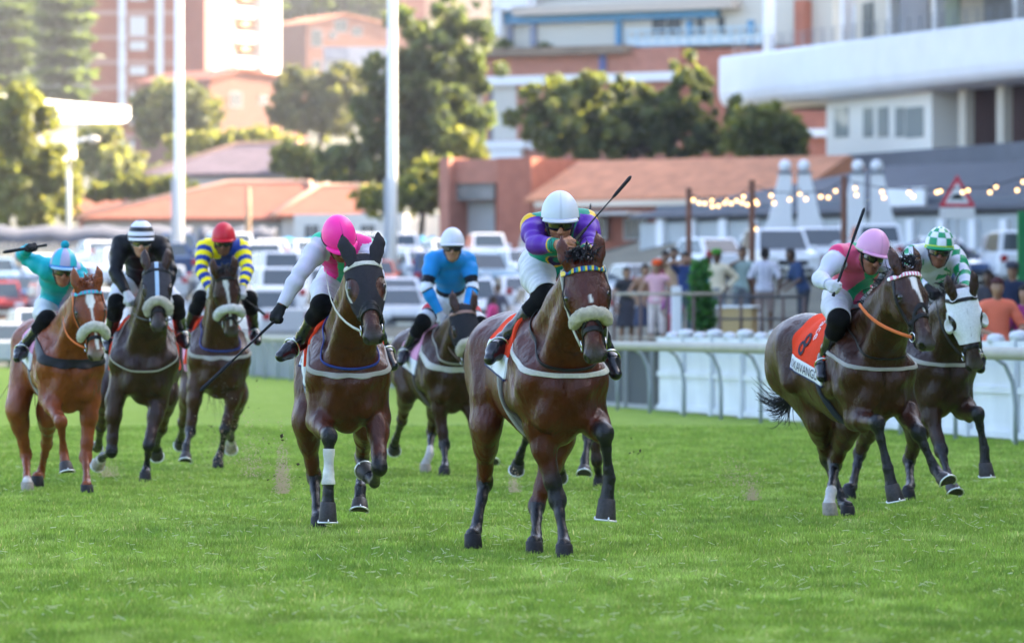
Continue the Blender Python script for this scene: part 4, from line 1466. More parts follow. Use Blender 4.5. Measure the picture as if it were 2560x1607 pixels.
def race4():
    I = horse('horse', 'dark bay horse in a white blinker hood nearest the white barrier',
        2368, 44.3, 25, srgb('#4a322a'), (2405, 728, .46), (2442, 924, 1), {
        'RF': [(2318, 1008, -.12), (2353, 1126, 1), (2371, 1192, 1), (2386, 1238, 1)],
        'LF': [(2408, 1022, -.12), (2444, 1034, 1), (2461, 1122, -1), (2464, 1193, 1)],
        'RH': [(2180, 1045, -1.05), (2149, 1134, -1), (2131, 1217, 1), (2129, 1243, 1)],
        'LH': [(2302, 1055, -.90), (2273, 1150, -1), (2276, 1214, 1), (2278, 1247, 1)]}, h=-.05, vox=.011, hyaw=8)
    bl = M_leather()
    hood(I, (.70, .70, .74), ears=False, umax=.40, eye=.050, cups=True)
    bridle(I, bl, nose_u=.43)
    breastplate(I, mat('grey_strap', (.33, .31, .28), rough=.6), z0=1.12, z1=1.26)
    saddle_cloth(I, srgb('#20242c'), x0=-1.0, x1=-.42, zb=1.10)
    J = jockey(I, 'jockey in white silks with green checks and a green and white chequered helmet',
        (2348, 624, .0), [(2283, 640, -.22), (2386, 640, -.22)], [(2262, 690, 1), (2411, 690, 1)], [(2320, 720, 1), (2418, 728, 1)],
        [(2295, 744, -.56), (2365, 746, -.56)], [(2300, 800, 1), (2425, 805, 1)], [(2262, 880, -1), (2440, 880, -1)], [(2258, 915, 1), (2450, 915, 1)],
        srgb('#7c4a38'), jersey4, helm_check, pitch=5, hyaw=0, roll=-4, gloves=(GLB, GLB), band=srgb('#c8dc30'), peak=srgb('#118a5c'), vox=.0082)
    reins(I, [J['hands'][0][0], J['hands'][1][0]], bl)
    w = [I['neck'][0] * (1 - t) + I['neck'][1] * t + _v((-.02, 0, .07)) for t in (.3, .6, .95)]
    strands('mane', w, [_v((-.6, 0, .7))] * 3, .16, 90, .007, hairm(), I['root'], curl=.5, seed=3, grav=.8, jit=.015)
    return I, J

def race5():
    I = horse('horse', 'chestnut horse with a round white star and fleece noseband at far left',
        180, 46.8, 15, srgb('#b86a38'), (218, 714, .46), (243, 894, 1), {
        'RF': [(122, 996, -.12), (152, 1054, 1), (159, 1130, -1), (167, 1184, 1)],
        'LF': [(226, 1000, -.10), (214, 1143, 1), (217, 1208, 1), (220, 1235, 1)],
        'RH': [(43, 1020, -1.0), (65, 1136, -1), (68, 1204, 1), (71, 1228, 1)],
        'LH': [(120, 1030, -1.0), (117, 1108, -1), (101, 1188, -1), (96, 1212, 1)]}, h=-.05, vox=.0115, hyaw=12, points=None, hpoints=None, socks={'RH': 1.9}, dark=srgb('#8a4a22'),
        blaze=[(.09, .0, .028), (.145, .0, .036), (.185, .0, .020), (.20, .002, .008), (.40, .010, .006), (.45, .016, .016), (.52, .016, .012)], muzzle=(.20, .15, .13), mouth=(.42, .36, .34))
    bl = M_leather(); orr = mat('orange_rein', srgb('#d8703c'), rough=.6)
    bridle(I, bl, brow=brow_mat('brow_c', (srgb('#2fb4c8'), srgb('#9890c0')), 30), nose_u=.44)
    strap_head(I, 'rein_strap', (.02, -.03), (.46, -.12), .012, orr, off=.012, lo=.0, hi=.46, slo=.02)
    sheepskin(I, u=.35, wide=.086, thick=.034, col=(.66, .64, .56), top=.045)
    breastplate(I, bl, z0=1.12, z1=1.34, wd=.032)
    girth(I, mat('girth_pale', (.26, .28, .30), rough=.8), x=-.52, wd=.030)
    cl = saddle_cloth(I, PALEPINK, x0=-.95, x1=-.40, zb=1.04)
    J = jockey(I, 'jockey in turquoise silks and a helmet with a pompom, whip arm raised high',
        (158, 673, .0), [(116, 672, -.20), (194, 684, -.22)], [(54, 640, -1, .25), (212, 745, 1)], [(72, 620, 1, .20), (196, 775, 1)],
        [(112, 768, -.66), (165, 770, -.66)], [(118, 800, 1), (200, 800, 1)], [(64, 862, -1), (215, 868, -1)], [(48, 890, 1), (240, 895, 1)],
        srgb('#9a6048'), jersey5, helm_gores, pitch=7, hyaw=10, roll=-4, grip=[(-.95, 0, -.3), None], gloves=(GLB, GLB), band=srgb('#1c78c0'), peak=srgb('#8fb8dc'), pom=srgb('#12a8c4'), vox=.0085)
    whip(J, 0, 'black whip pointing left from the raised hand of the turquoise jockey', (7, 631, -.15), frame=I['fr'], flap=.22, butt=.12)
    reins(I, [J['hands'][1][0] + _v((0, -.1, 0)), J['hands'][1][0]], orr)
    forelock(I, 60, .09, mat('hair_chestnut', srgb('#8a4420'), rough=.5))
    tail(I, [_v((-.8, .1, -.5)), _v((-.7, -.2, -.8))], n=40, l=.7, m=mat('hair_brown', srgb('#40281c'), rough=.5))
    return I, J

def race6():
    I = horse('horse', 'near black horse in a dark hood with pale centre stripe',
        360, 50.3, 3, srgb('#4e352c'), (391, 664, .50), (397, 818, 1), {
        'RF': [(287, 1000, -.12), (279, 1128, 1), (257, 1140, -1), (247, 1158, -1)],
        'LF': [(395, 1010, -.12), (372, 1112, 1), (366, 1172, -1), (363, 1202, 1)],
        'RH': [(262, 985, -1.0), (252, 1066, -1), (246, 1112, -1), (240, 1126, -1)],
        'LH': [(420, 985, -1.0), (405, 1070, -1), (390, 1108, -1), (392, 1136, -1)]}, h=-.03, vox=.0115, hyaw=3, wid=1.08, socks={'RF': 2.3})
    bl = M_leather(); wl = M_white_leather()
    hood(I, (.045, .045, .055), ears=False, umax=.36, eye=.054, stripe=srgb('#9fb8d0'))
    bridle(I, bl, nose_u=.45)
    sheepskin(I, u=.365, wide=.088, thick=.032, col=(.60, .56, .46), top=.05)
    neckstrap(I, mat('pale_strap', (.40, .38, .33), rough=.6), z0=1.00, xt=-.28, zt=1.46, wd=.010)
    cl = saddle_cloth(I, ORANGE, x0=-.95, x1=-.32, zb=1.00, strip=None)
    J = jockey(I, 'jockey in plain black silks and a black and white ringed helmet',
        (353, 602, .0), [(302, 610, -.20), (404, 614, -.20)], [(288, 680, 1), (426, 676, 1)], [(318, 734, 1), (418, 735, 1)],
        [(318, 708, -.66), (388, 708, -.66)], [(291, 758, 1), (440, 760, 1)], [(275, 846, -1), (452, 826, -1)], [(273, 868, 1), (463, 857, 1)],
        srgb('#b48068'), jersey6, helm_rings, pitch=4, hyaw=4, gloves=(GLW, GLW), band=srgb('#16181e'), peak=srgb('#d4d6e6'), gog_frame=(.62, .6, .5), vox=.0085, sc=1.04)
    reins(I, [J['hands'][0][0], J['hands'][1][0]], bl)
    return I, J

def race7():
    I = horse('horse', 'dark bay horse with white fleece noseband at the back under the hooped rider',
        550, 54.5, 8, srgb('#5c3a2b'), (561, 680, .46), (580, 840, 1), {
        'RF': [(490, 965, -.12), (476, 1078, 1), (466, 1114, 1), (463, 1156, 1)],
        'LF': [(590, 968, -.12), (562, 1074, 1), (552, 1130, -1), (546, 1168, 1)],
        'RH': [(472, 985, -1.0), (456, 1056, -1), (453, 1090, -1), (450, 1108, -1)],
        'LH': [(596, 985, -1.0), (582, 1062, -1), (577, 1092, -1), (577, 1120, -1)]}, h=-.03, vox=.012, hyaw=6, socks={'LH': 2.2}, wid=1.06,
        blaze=[(.06, -.01, .020), (.12, .0, .026), (.17, .006, .012), (.42, .008, .008), (.50, .0, .008)])
    bl = M_leather()
    bridle(I, bl, nose_u=.44, brow_u=.06)
    sheepskin(I, u=.345, wide=.098, thick=.035, col=(.70, .70, .66), top=.05)
    breastplate(I, mat('grey_strap', (.33, .31, .28), rough=.6), z0=1.10, z1=1.32)
    neckstrap(I, mat('blue_strap', srgb('#2b3f8c'), rough=.6), z0=1.14, wd=.012)
    cl = saddle_cloth(I, PALEPINK, x0=-1.0, x1=-.36, zb=.96, strip=None)
    shell('cloth_border', I['V'], I['F'], I['N'], np.minimum(np.minimum(I['V'][:, 0] + .44, -.33 - I['V'][:, 0]), np.minimum(I['V'][:, 2] - 1.0, .05 - I['A'].dists(I['V'], ('trunk',)))), .018, mat('cloth_orange', ORANGE, rough=.8), cl)
    J = jockey(I, 'jockey in blue silks with yellow hooped sleeves and a red helmet',
        (559, 602, .0), [(512, 618, -.14), (604, 620, -.14)], [(503, 676, 1), (619, 674, 1)], [(526, 724, 1), (606, 720, 1)],
        [(532, 716, -.62), (590, 716, -.62)], [(500, 748, 1), (625, 748, 1)], [(468, 824, -1), (634, 824, -1)], [(460, 846, 1), (643, 848, 1)],
        srgb('#6e4434'), jersey7, helm_plain(srgb('#c41c30'), 1), pitch=9, hyaw=-2, gloves=(GLW, GLW), band=srgb('#a81828'), peak=srgb('#c41c30'), vox=.009, breeches=(.62, .56, .48), grip=[None, (.8, -.2, -.5)])
    whip(J, 1, 'short dark whip slanting down from the hand of the blue and yellow jockey', (664, 788, .15), frame=I['fr'], flap=.15)
    reins(I, [J['hands'][0][0], J['hands'][1][0]], bl)
    forelock(I, 60, .08)
    tail(I, [_v((-.6, .25, -.6)), _v((-.5, .2, -.8))], n=40, l=.8)
    return I, J

def race8():
    I = horse('horse', 'dark brown horse in a black hood carrying the light blue rider behind the leader',
        1140, 52.5, 17, srgb('#543426'), (1159, 768, .46), (1181, 920, 1), {
        'RF': [(1093, 985, -.12), (1111, 1113, 1), (1113, 1163, 1), (1114, 1190, 1)],
        'LF': [(1168, 990, -.12), (1192, 1086, 1), (1214, 1138, 1), (1233, 1164, 1)],
        'RH': [(1018, 975, -1.0), (1005, 1050, -1), (989, 1100, -1), (983, 1122, -1)],
        'LH': [(1092, 1005, -.95), (1079, 1080, -1), (1074, 1136, 1), (1067, 1180, 1)]}, h=-.14, vox=.012, hyaw=14, socks={'LH': 1.7})
    bl = M_leather()
    hood(I, (.025, .025, .030), ears=False, umax=.36, eye=.050)
    bridle(I, mat('brown_leather', (.10, .05, .035), rough=.5), brow=mat('brow_brown', (.28, .16, .13), rough=.5), nose_u=.44)
    sheepskin(I, u=.36, wide=.080, thick=.034, col=(.58, .56, .42))
    breastplate(I, M_white_leather(), z0=1.12, z1=1.30, wd=.024)
    neckstrap(I, mat('grey_strap', (.33, .31, .28), rough=.6), z0=1.18)
    girth(I, mat('girth_grey', (.09, .08, .075), rough=.8), x=-.50, wd=.03)
    cl = saddle_cloth(I, PALEPINK, x0=-.95, x1=-.42, zb=1.04)
    def bf(V, kt, ks, k):
        c = np.tile(_v((.66, .66, .70)), (len(V), 1))
        c[(np.abs(kt - .55) < .09)] = C('#c02030'); c[(np.abs(kt - .70) < .05)] = C('#10121c')
        return c
    J = jockey(I, 'jockey in light blue silks with black armbands and a white helmet sitting upright',
        (1131, 617, -.12), [(1082, 650, -.30), (1170, 652, -.30)], [(1066, 722, 1, .29), (1182, 722, 1, .29)], [(1100, 784, 1), (1166, 778, 1)],
        [(1102, 762, -.66), (1158, 762, -.66)], [(1056, 806, 1), (1200, 812, 1)], [(1018, 874, -1), (1215, 880, -1)], [(1006, 898, 1), (1225, 900, 1)],
        srgb('#a87860'), jersey8, helm_plain((.60, .62, .72), .92), pitch=0, hyaw=0, gloves=(GLW, GLW), band=(.15, .17, .3), peak=(.60, .62, .72), vox=.009, breech_fn=bf)
    reins(I, [J['hands'][0][0], J['hands'][1][0]], mat('brown_leather'))
    return I, J

def race9():
    I = horse('horse', 'brown horse almost hidden behind the leading bay, only its legs showing',
        1405, 47.5, 0, srgb('#4a2a1e'), (1430, 735, .46), (1440, 900, 1), {
        'RF': [(1345, 985, -.12), (1322, 1082, 1), (1301, 1135, -1), (1292, 1172, -1)],
        'LF': [(1470, 985, -.12), (1472, 1090, 1), (1462, 1150, 1), (1460, 1190, 1)],
        'RH': [(1350, 990, -1.0), (1388, 1120, -1), (1400, 1165, -1), (1400, 1190, -1)],
        'LH': [(1478, 990, -.95), (1492, 1150, -1), (1500, 1215, -1), (1498, 1235, 1)]}, h=-.12, vox=.013, wid=.95)
    bridle(I, M_leather(), nose_u=.44)
    J = jockey(I, 'jockey in light turquoise silks hidden behind the leading rider',
        (1402, 640, .0), [(1362, 648, -.2), (1445, 648, -.2)], [(1325, 700, 1), (1462, 690, 1)], [(1360, 735, 1), (1455, 640, 1)],
        [(1375, 735, -.66), (1432, 735, -.66)], [(1352, 790, 1), (1462, 790, 1)], [(1345, 870, -1), (1470, 870, -1)], [(1345, 895, 1), (1475, 895, 1)],
        srgb('#8a5a44'), lambda k: np.tile(C('#1c9cc0'), (len(k['V']), 1)), helm_plain((.7, .72, .8)), pitch=16, grip=[None, (.3, 0, 1)], vox=.010)
    whip(J, 1, 'whip tip showing behind the shoulder of the purple sleeved jockey', (1477, 509, .1), frame=I['fr'], flap=.15)
    return I, J
# ------------------------------------------------------------------ ground
def rail_sd(x, y): return (x - 5.8) * .9895 + (y - 65.3) * .1446
def ground_z(x, y):
    sd = rail_sd(x, y)
    z = 1.15 * sstep(1.6, 5.5, sd)
    z = z + np.maximum(0, y - 185) * .031 * sstep(185, 215, y)
    z = z + 1.5 * sstep(2, 8, x) * sstep(122, 175, y) * sstep(1.6, 9.0, sd)
    hill = np.maximum(0, y - 340) * .012 + np.minimum(np.maximum(0, y - 1050), 210) * .9 * sstep(60, -20, x)
    return z + hill
def far(Y): return Y if Y < 425 else 425 + (Y - 425) * 2.2
def gz(x, y): return float(ground_z(np.array([x], float), np.array([y], float))[0])

def grass_mat(name, blade=False):
    m = bpy.data.materials.new(name); m.use_nodes = True
    nt = m.node_tree; b = nt.nodes['Principled BSDF']
    b.inputs['Roughness'].default_value = .6 if blade else .95
    b.inputs['Specular IOR Level'].default_value = .25 if blade else .05
    tc = nt.nodes.new('ShaderNodeTexCoord')
    cols = []
    for sc_, det in ((.55, 4), (3.2, 5), (26.0, 4)):
        mp = nt.nodes.new('ShaderNodeMapping'); mp.inputs['Scale'].default_value = (1, .45, 1)
        n = nt.nodes.new('ShaderNodeTexNoise'); n.inputs['Scale'].default_value = sc_; n.inputs['Detail'].default_value = det
        nt.links.new(tc.outputs['Object'], mp.inputs[0]); nt.links.new(mp.outputs[0], n.inputs['Vector'])
        cols.append(n.outputs[0])
    ad = nt.nodes.new('ShaderNodeMath'); ad.operation = 'MULTIPLY_ADD'; ad.inputs[1].default_value = .55
    nt.links.new(cols[0], ad.inputs[0]); nt.links.new(cols[1], ad.inputs[2])
    ad2 = nt.nodes.new('ShaderNodeMath'); ad2.operation = 'MULTIPLY_ADD'; ad2.inputs[1].default_value = .5 if not blade else .15
    nt.links.new(cols[2], ad2.inputs[0]); nt.links.new(ad.outputs[0], ad2.inputs[2])
    cr = nt.nodes.new('ShaderNodeValToRGB')
    e = cr.color_ramp.elements
    lo = .78 if not blade else .62
    e[0].position = lo; e[0].color = (.158, .268, .036, 1)
    e[1].position = lo + .5; e[1].color = (.375, .490, .110, 1)
    q = e.new(lo + .25); q.color = (.258, .375, .055, 1)
    nt.links.new(ad2.outputs[0], cr.inputs[0])
    src = cr.outputs[0]
    if blade:
        at_ = nt.nodes.new('ShaderNodeAttribute'); at_.attribute_name = 'Col'
        mx = nt.nodes.new('ShaderNodeMix'); mx.data_type = 'RGBA'; mx.blend_type = 'MULTIPLY'; mx.inputs[0].default_value = 1
        nt.links.new(src, mx.inputs[6]); nt.links.new(at_.outputs['Color'], mx.inputs[7]); src = mx.outputs[2]
        tr = nt.nodes.new('ShaderNodeBsdfTranslucent'); nt.links.new(src, tr.inputs[0])
        ms = nt.nodes.new('ShaderNodeMixShader'); ms.inputs[0].default_value = .3
        out = nt.nodes['Material Output']
        nt.links.new(b.outputs[0], ms.inputs[1]); nt.links.new(tr.outputs[0], ms.inputs[2]); nt.links.new(ms.outputs[0], out.inputs[0])
    else:
        bp = nt.nodes.new('ShaderNodeBump'); bp.inputs['Strength'].default_value = .6; bp.inputs['Distance'].default_value = .05
        nt.links.new(cols[2], bp.inputs['Height']); nt.links.new(bp.outputs[0], b.inputs['Normal'])
    if not blade:
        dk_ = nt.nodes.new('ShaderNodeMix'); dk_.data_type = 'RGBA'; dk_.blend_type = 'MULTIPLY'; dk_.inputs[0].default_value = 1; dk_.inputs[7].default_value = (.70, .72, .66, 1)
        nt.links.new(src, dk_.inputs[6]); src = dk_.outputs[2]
    nt.links.new(src, b.inputs['Base Color'])
    return m

def build_ground():
    xs = np.linspace(-60, 60, 61); ys = np.concatenate([np.linspace(4, 60, 40), np.linspace(62, 290, 90)])
    X, Y = np.meshgrid(xs, ys, indexing='ij')
    V = np.stack([X.ravel(), Y.ravel(), np.zeros(X.size)], 1)
    nx, ny = len(xs), len(ys)
    i, j = np.meshgrid(np.arange(nx - 1), np.arange(ny - 1), indexing='ij')
    a = (i * ny + j).ravel()
    F = np.stack([a, a + ny, a + ny + 1, a + 1], 1)
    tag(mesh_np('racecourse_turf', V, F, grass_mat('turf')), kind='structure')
    xs = np.concatenate([np.linspace(-420, -60, 25), np.linspace(-55, 60, 47), np.linspace(70, 420, 22)]); ys = np.concatenate([np.linspace(40, 340, 101), np.linspace(350, 1500, 60)])
    X, Y = np.meshgrid(xs, ys, indexing='ij')
    Z = ground_z(X, Y) - .05
    V = np.stack([X.ravel(), Y.ravel(), Z.ravel()], 1)
    nx, ny = len(xs), len(ys)
    i, j = np.meshgrid(np.arange(nx - 1), np.arange(ny - 1), indexing='ij')
    a = (i * ny + j).ravel()
    F = np.stack([a, a + ny, a + ny + 1, a + 1], 1)
    tag(mesh_np('hillside_ground', V, F, mat('ground', (.10, .10, .075), rough=.95, var=.35, scale=.25)), kind='structure')
    # long concrete apron of the car park
    # grass blades
    n = 500000
    y = 23.8 + (78 - 23.8) * rng.uniform(0, 1, n) ** 1.75
    x = rng.uniform(-1, 1, n) * (y * .0905 + .25) * np.where(rng.uniform(0, 1, n) < .72, 1, 1.45)
    clump = wob(np.stack([x, y, 0 * x], 1), 5, 41) + .5 * wob(np.stack([x, y, 0 * x], 1), 17, 42)
    hgt = (.016 + .007 * clump + rng.gamma(2.2, .0048, n)) * np.where(rng.uniform(0, 1, n) > .985, 1.6, 1)
    hgt = np.clip(hgt, .010, .065)
    wd = rng.uniform(.0020, .0036, n) * (1 + .016 * np.maximum(0, y - 30))
    an = rng.uniform(0, 2 * math.pi, n)
    le = rng.uniform(.1, .9, n) * hgt
    ld = rng.uniform(0, 2 * math.pi, n)
    dx, dy = np.cos(an) * wd, np.sin(an) * wd * .4
    lx, ly = np.cos(ld) * le, np.sin(ld) * le
    P = np.zeros((n, 5, 3), np.float32)
    P[:, 0] = np.stack([x - dx, y - dy, 0 * x - .004], 1); P[:, 1] = np.stack([x + dx, y + dy, 0 * x - .004], 1)
    P[:, 2] = np.stack([x + dx * .8 + lx * .35, y + dy * .8 + ly * .35, hgt * .6], 1); P[:, 3] = np.stack([x - dx * .8 + lx * .35, y - dy * .8 + ly * .35, hgt * .6], 1)
    P[:, 4] = np.stack([x + lx, y + ly, hgt], 1)
    b = np.arange(n) * 5
    Q = np.stack([b, b + 1, b + 2, b + 3], 1); T = np.stack([b + 3, b + 2, b + 4], 1)
    sh = rng.uniform(.72, 1.28, n) * (1 + .22 * np.clip(wob(np.stack([x, y * .6, 0 * x], 1), 9, 61), -1, 1) + .15 * clump)
    dry = rng.uniform(0, 1, n) > .965
    c = np.stack([sh, sh * rng.uniform(.95, 1.05, n), sh], 1)
    c[dry] = c[dry] * np.array([2.3, 1.5, 3.0])
    cols = np.repeat(c, 5, 0)
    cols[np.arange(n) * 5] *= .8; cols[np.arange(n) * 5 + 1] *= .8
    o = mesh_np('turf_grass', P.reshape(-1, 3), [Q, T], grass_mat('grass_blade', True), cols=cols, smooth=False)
    tag(o, 'short green grass blades of the racecourse turf', 'grass', kind='stuff')
    # pale clippings lying on the turf
    n = 4800
    y = 24 + 34 * rng.uniform(0, 1, n) ** 1.3; x = rng.uniform(-1, 1, n) * (y * .12 + .2)
    w_ = wob(np.stack([x, y, 0 * x], 1), 2.3, 51)
    keep = w_ + rng.normal(0, .35, n) > .12
    x, y = x[keep], y[keep]; n = len(x)
    l = np.minimum(rng.gamma(2.5, .006, n) + .005, .03); an = rng.uniform(0, math.pi, n); tl = rng.normal(0, .35, n)
    z0 = rng.uniform(.020, .036, n)
    dx, dy, dz = np.cos(an) * l, np.sin(an) * l, tl * l
    w = rng.uniform(.0012, .0028, n)
    P = np.zeros((n, 4, 3), np.float32)
    P[:, 0] = np.stack([x - dx, y - dy, z0 - dz], 1); P[:, 1] = np.stack([x + dx, y + dy, z0 + dz], 1)
    P[:, 2] = P[:, 1] + np.stack([0 * w, -w, w * 2], 1); P[:, 3] = P[:, 0] + np.stack([0 * w, -w, w * 2], 1)
    b = np.arange(n) * 4
    o = mesh_np('grass_clippings', P.reshape(-1, 3), np.stack([b, b + 1, b + 2, b + 3], 1), mat('straw', (.72, .70, .48), rough=.8), smooth=False)
    tag(o, 'dry pale grass clippings scattered over the turf', 'clippings', kind='stuff')

def clods():
    m = MB(); r = np.random.default_rng(5)
    spots = [((520, 1060), 53, 90, .9), ((560, 960), 53.5, 60, .5), ((640, 1080), 50, 25, .9), ((880, 1150), 38, 14, .8), ((1590, 1130), 35, 10, .6), ((1220, 1100), 50, 10, .6), ((700, 1150), 40, 16, .7)]
    for (u, v), Y, n, s in spots:
        for i in range(n):
            p = at(u + r.normal(0, 55 * s), v + r.normal(0, 65 * s), Y + r.normal(0, .4))
            if p.z < .05: continue
            k = abs(r.normal(.003, .003)) + .002
            M = Matrix.Translation(p) @ Matrix.Rotation(r.uniform(0, 6), 4, Vector(r.normal(size=3)).normalized()) @ Matrix.Diagonal((k * r.uniform(.6, 2.2), k, k * r.uniform(.5, 1), 1))
            V = [M @ Vector(q) for q in ((1, 0, 0), (-1, .2, 0), (0, 1, .1), (.1, -1, 0), (0, 0, 1), (0, .1, -1))]
            m.add(V, [(0, 2, 4), (2, 1, 4), (1, 3, 4), (3, 0, 4), (2, 0, 5), (1, 2, 5), (3, 1, 5), (0, 3, 5)])
    tag(m.build('flying_clods', mat('soil', (.05, .035, .025), rough=.95)), 'dark clods of earth thrown up by the hooves', 'clods', kind='stuff')
    m = MB()
    for (u, v), Y, n, w, h in [((705, 1195), 37.0, 1500, 15, 55), ((630, 1150), 41, 500, 28, 60), ((1284, 1215), 46, 500, 12, 22), ((1880, 1235), 42, 600, 14, 22), ((270, 1180), 49, 500, 22, 16), ((1840, 1190), 43, 350, 55, 35), ((560, 1120), 52, 500, 60, 60)]:
        for i in range(n):
            t = abs(r.normal(0, .5))
            p = at(u + r.normal(0, w * (.5 + .4 * t)), v + h * .7 - abs(r.normal(0, h)) , Y + r.normal(0, .25))
            if p.z < .01: p.z = abs(p.z) * .3 + .02
            k = abs(r.normal(.0022, .002)) + .0018
            V = [p + Vector(q) * k for q in ((1, 0, 0), (-.5, .8, 0), (-.5, -.8, 0), (0, 0, 1.2))]
            m.add(V, [(0, 1, 3), (1, 2, 3), (2, 0, 3), (0, 2, 1)])
    tag(m.build('kicked_up_sand', mat('sand', (.46, .35, .23), rough=.95), recalc=False), 'puffs of sandy soil kicked up behind the hooves', 'sand', kind='stuff')

# ------------------------------------------------------------------ trees
def leaf_mat(name, c, tr=.35):
    m = bpy.data.materials.new(name); m.use_nodes = True
    nt = m.node_tree; b = nt.nodes['Principled BSDF']
    b.inputs['Roughness'].default_value = .55; b.inputs['Specular IOR Level'].default_value = .3
    a = nt.nodes.new('ShaderNodeAttribute'); a.attribute_name = 'Col'
    nt.links.new(a.outputs['Color'], b.inputs['Base Color'])
    t = nt.nodes.new('ShaderNodeBsdfTranslucent')
    mx = nt.nodes.new('ShaderNodeMix'); mx.data_type = 'RGBA'; mx.blend_type = 'MULTIPLY'; mx.inputs[0].default_value = 1
    mx.inputs[7].default_value = (3.0, 2.7, 1.0, 1)
    nt.links.new(a.outputs['Color'], mx.inputs[6]); nt.links.new(mx.outputs[2], t.inputs[0])
    ms = nt.nodes.new('ShaderNodeMixShader'); ms.inputs[0].default_value = .45
    nt.links.new(b.outputs[0], ms.inputs[1]); nt.links.new(t.outputs[0], ms.inputs[2])
    nt.links.new(ms.outputs[0], nt.nodes['Material Output'].inputs[0])
    return m
_leaf = None
def tree(label, blobs, Y, col=(.06, .10, .03), n=5000, leaf=.30, trunk_u=None, base_v=None, seed=1, cat='tree', name='tree', group='trees behind the racecourse', depth=1.0, trunk_r=.25):
    "blobs: (u, v, ru, rv) in photo pixels at distance Y"
    global _leaf
    _leaf = _leaf or leaf_mat('foliage', col)
    r = np.random.default_rng(seed)
    n = int(n * 1.3); leaf = .92 * leaf * far(Y) / Y; trunk_r = trunk_r * far(Y) / Y; Y = far(Y)
    us = [b[0] for b in blobs]
    tu = trunk_u if trunk_u is not None else sum(us) / len(us)
    x0 = (tu - 1280) * Y / FP
    zb = gz(x0, Y)
    root = empty(name, (x0, Y, zb), 0, label, cat, group)
    B = []
    for u, v, ru, rv in blobs:
        p = at(u, v, Y)
        B.append((np.array([p.x - x0, r.normal(0, .4) , p.z - zb]), ru * Y / FP, rv * Y / FP))
    area = np.array([b[1] * b[2] for b in B]); pr = area / area.sum()
    P, Nn = [], []
    cl = []
    for (c, a, bb), p in zip(B, pr):
        k = max(14, int(420 * p))
        for i in range(k):
            d = r.normal(size=3); d /= np.linalg.norm(d)
            rad = r.uniform(.4, 1.0) if r.uniform() < .85 else r.uniform(1.0, 1.22)
            cl.append((c + d * np.array([a, (a + bb) / 2 * depth, bb]) * rad, .21 * (a * bb) ** .5 * r.uniform(.45, 1.3)))
    wts = np.array([c[1] ** 2 for c in cl]); wts /= wts.sum()
    pick = r.choice(len(cl), n, p=wts)
    cc = np.array([c[0] for c in cl])[pick]; rr = np.array([c[1] for c in cl])[pick]
    d = r.normal(size=(n, 3)); d /= np.linalg.norm(d, axis=1)[:, None]
    p = cc + d * (rr * r.uniform(.55, 1.05, n))[:, None]
    nrm_ = d + r.normal(0, .7, (n, 3)); nrm_ /= np.linalg.norm(nrm_, axis=1)[:, None]
    t1 = np.cross(nrm_, r.normal(size=(n, 3))); t1 /= np.linalg.norm(t1, axis=1)[:, None] + 1e-9
    t2 = np.cross(nrm_, t1)
    s = leaf * 1.15 * r.uniform(.5, 1.2, n)
    V = np.stack([p - t1 * s[:, None], p + t2 * s[:, None] * .55, p + t1 * s[:, None], p - t2 * s[:, None] * .55], 1).reshape(-1, 3)
    b_ = np.arange(n) * 4
    tint = (.7 + .6 * r.uniform(0, 1, len(cl)))[pick][:, None] * r.uniform(.8, 1.2, (n, 1))
    c3 = np.array(col)[None] * tint * (1 + .25 * (r.uniform(0, 1, (n, 1)) - .5) * np.array([[1.4, .6, .4]]))
    mesh_np('crown', V, np.stack([b_, b_ + 1, b_ + 2, b_ + 3], 1), _leaf, root, np.repeat(c3, 4, 0), smooth=False)
    m = MB()
    top = max(b[0][2] for b in B)
    mid = min(b[0][2] - b[2] * .6 for b in B)
    m.tube([(0, 0, -.4), (0, 0, max(mid * .5, .2)), (.15, 0, max(mid, .6)), (.1, 0, max(top * .8, 1))], [trunk_r * 1.25, trunk_r, trunk_r * .8, trunk_r * .25], 8)
    for c, a, bb in B:
        st = Vector((.1, 0, max(mid, .6) * .95))
        e = Vector(c)
        m.tube([st, st.lerp(e, .5) + Vector((0, 0, .2)), e], [trunk_r * .55, trunk_r * .35, trunk_r * .12], 6)
    m.build('trunk', mat('bark', (.10, .08, .06), rough=.9, var=.3, scale=3), root)
    return root

def conifer(label, u, v_top, v_bot, Y, w, seed=1):
    r = np.random.default_rng(seed)
    Y = far(Y)
    x0 = (u - 1280) * Y / FP; zb = gz(x0, Y)
    root = empty('araucaria_tree', (x0, Y, zb), 0, label, 'tree', 'trees behind the racecourse')
    zt = at(u, v_top, Y).z - zb; z0 = at(u, v_bot, Y).z - zb
    m = MB(); m.tube([(0, 0, -1), (0, 0, zt)], [.45, .12], 8)
    m.build('trunk', mat('bark'), root)
    V, F, Cc = [], [], []
    k = 6
    for i in range(k):
        z = z0 + (zt - z0) * i / (k - 1)
        L = w * Y / FP * (1.05 - .25 * i / k)
        for j in range(8):
            a = j * math.pi / 4 + i * .4
            for q in range(90):
                t = r.uniform(.15, 1)
                p = np.array([math.cos(a) * L * t, math.sin(a) * L * t, z - .10 * L * math.sin(t * 2.6) + .25 * L * t * t]) + r.normal(0, 1, 3) * np.array([.3, .3, .16])
                d = r.normal(size=3) * np.array([.9, .9, .3])
                e = r.normal(size=3) * np.array([.8, .8, .3])
                n = len(V); V += [p, p + d, p + d + e, p + e]; F.append((n, n + 1, n + 2, n + 3)); Cc += [np.array([.05, .075, .035]) * r.uniform(.7, 1.5)] * 4
    mesh_np('crown', np.array(V), np.array(F), _leaf, root, np.array(Cc), smooth=False)

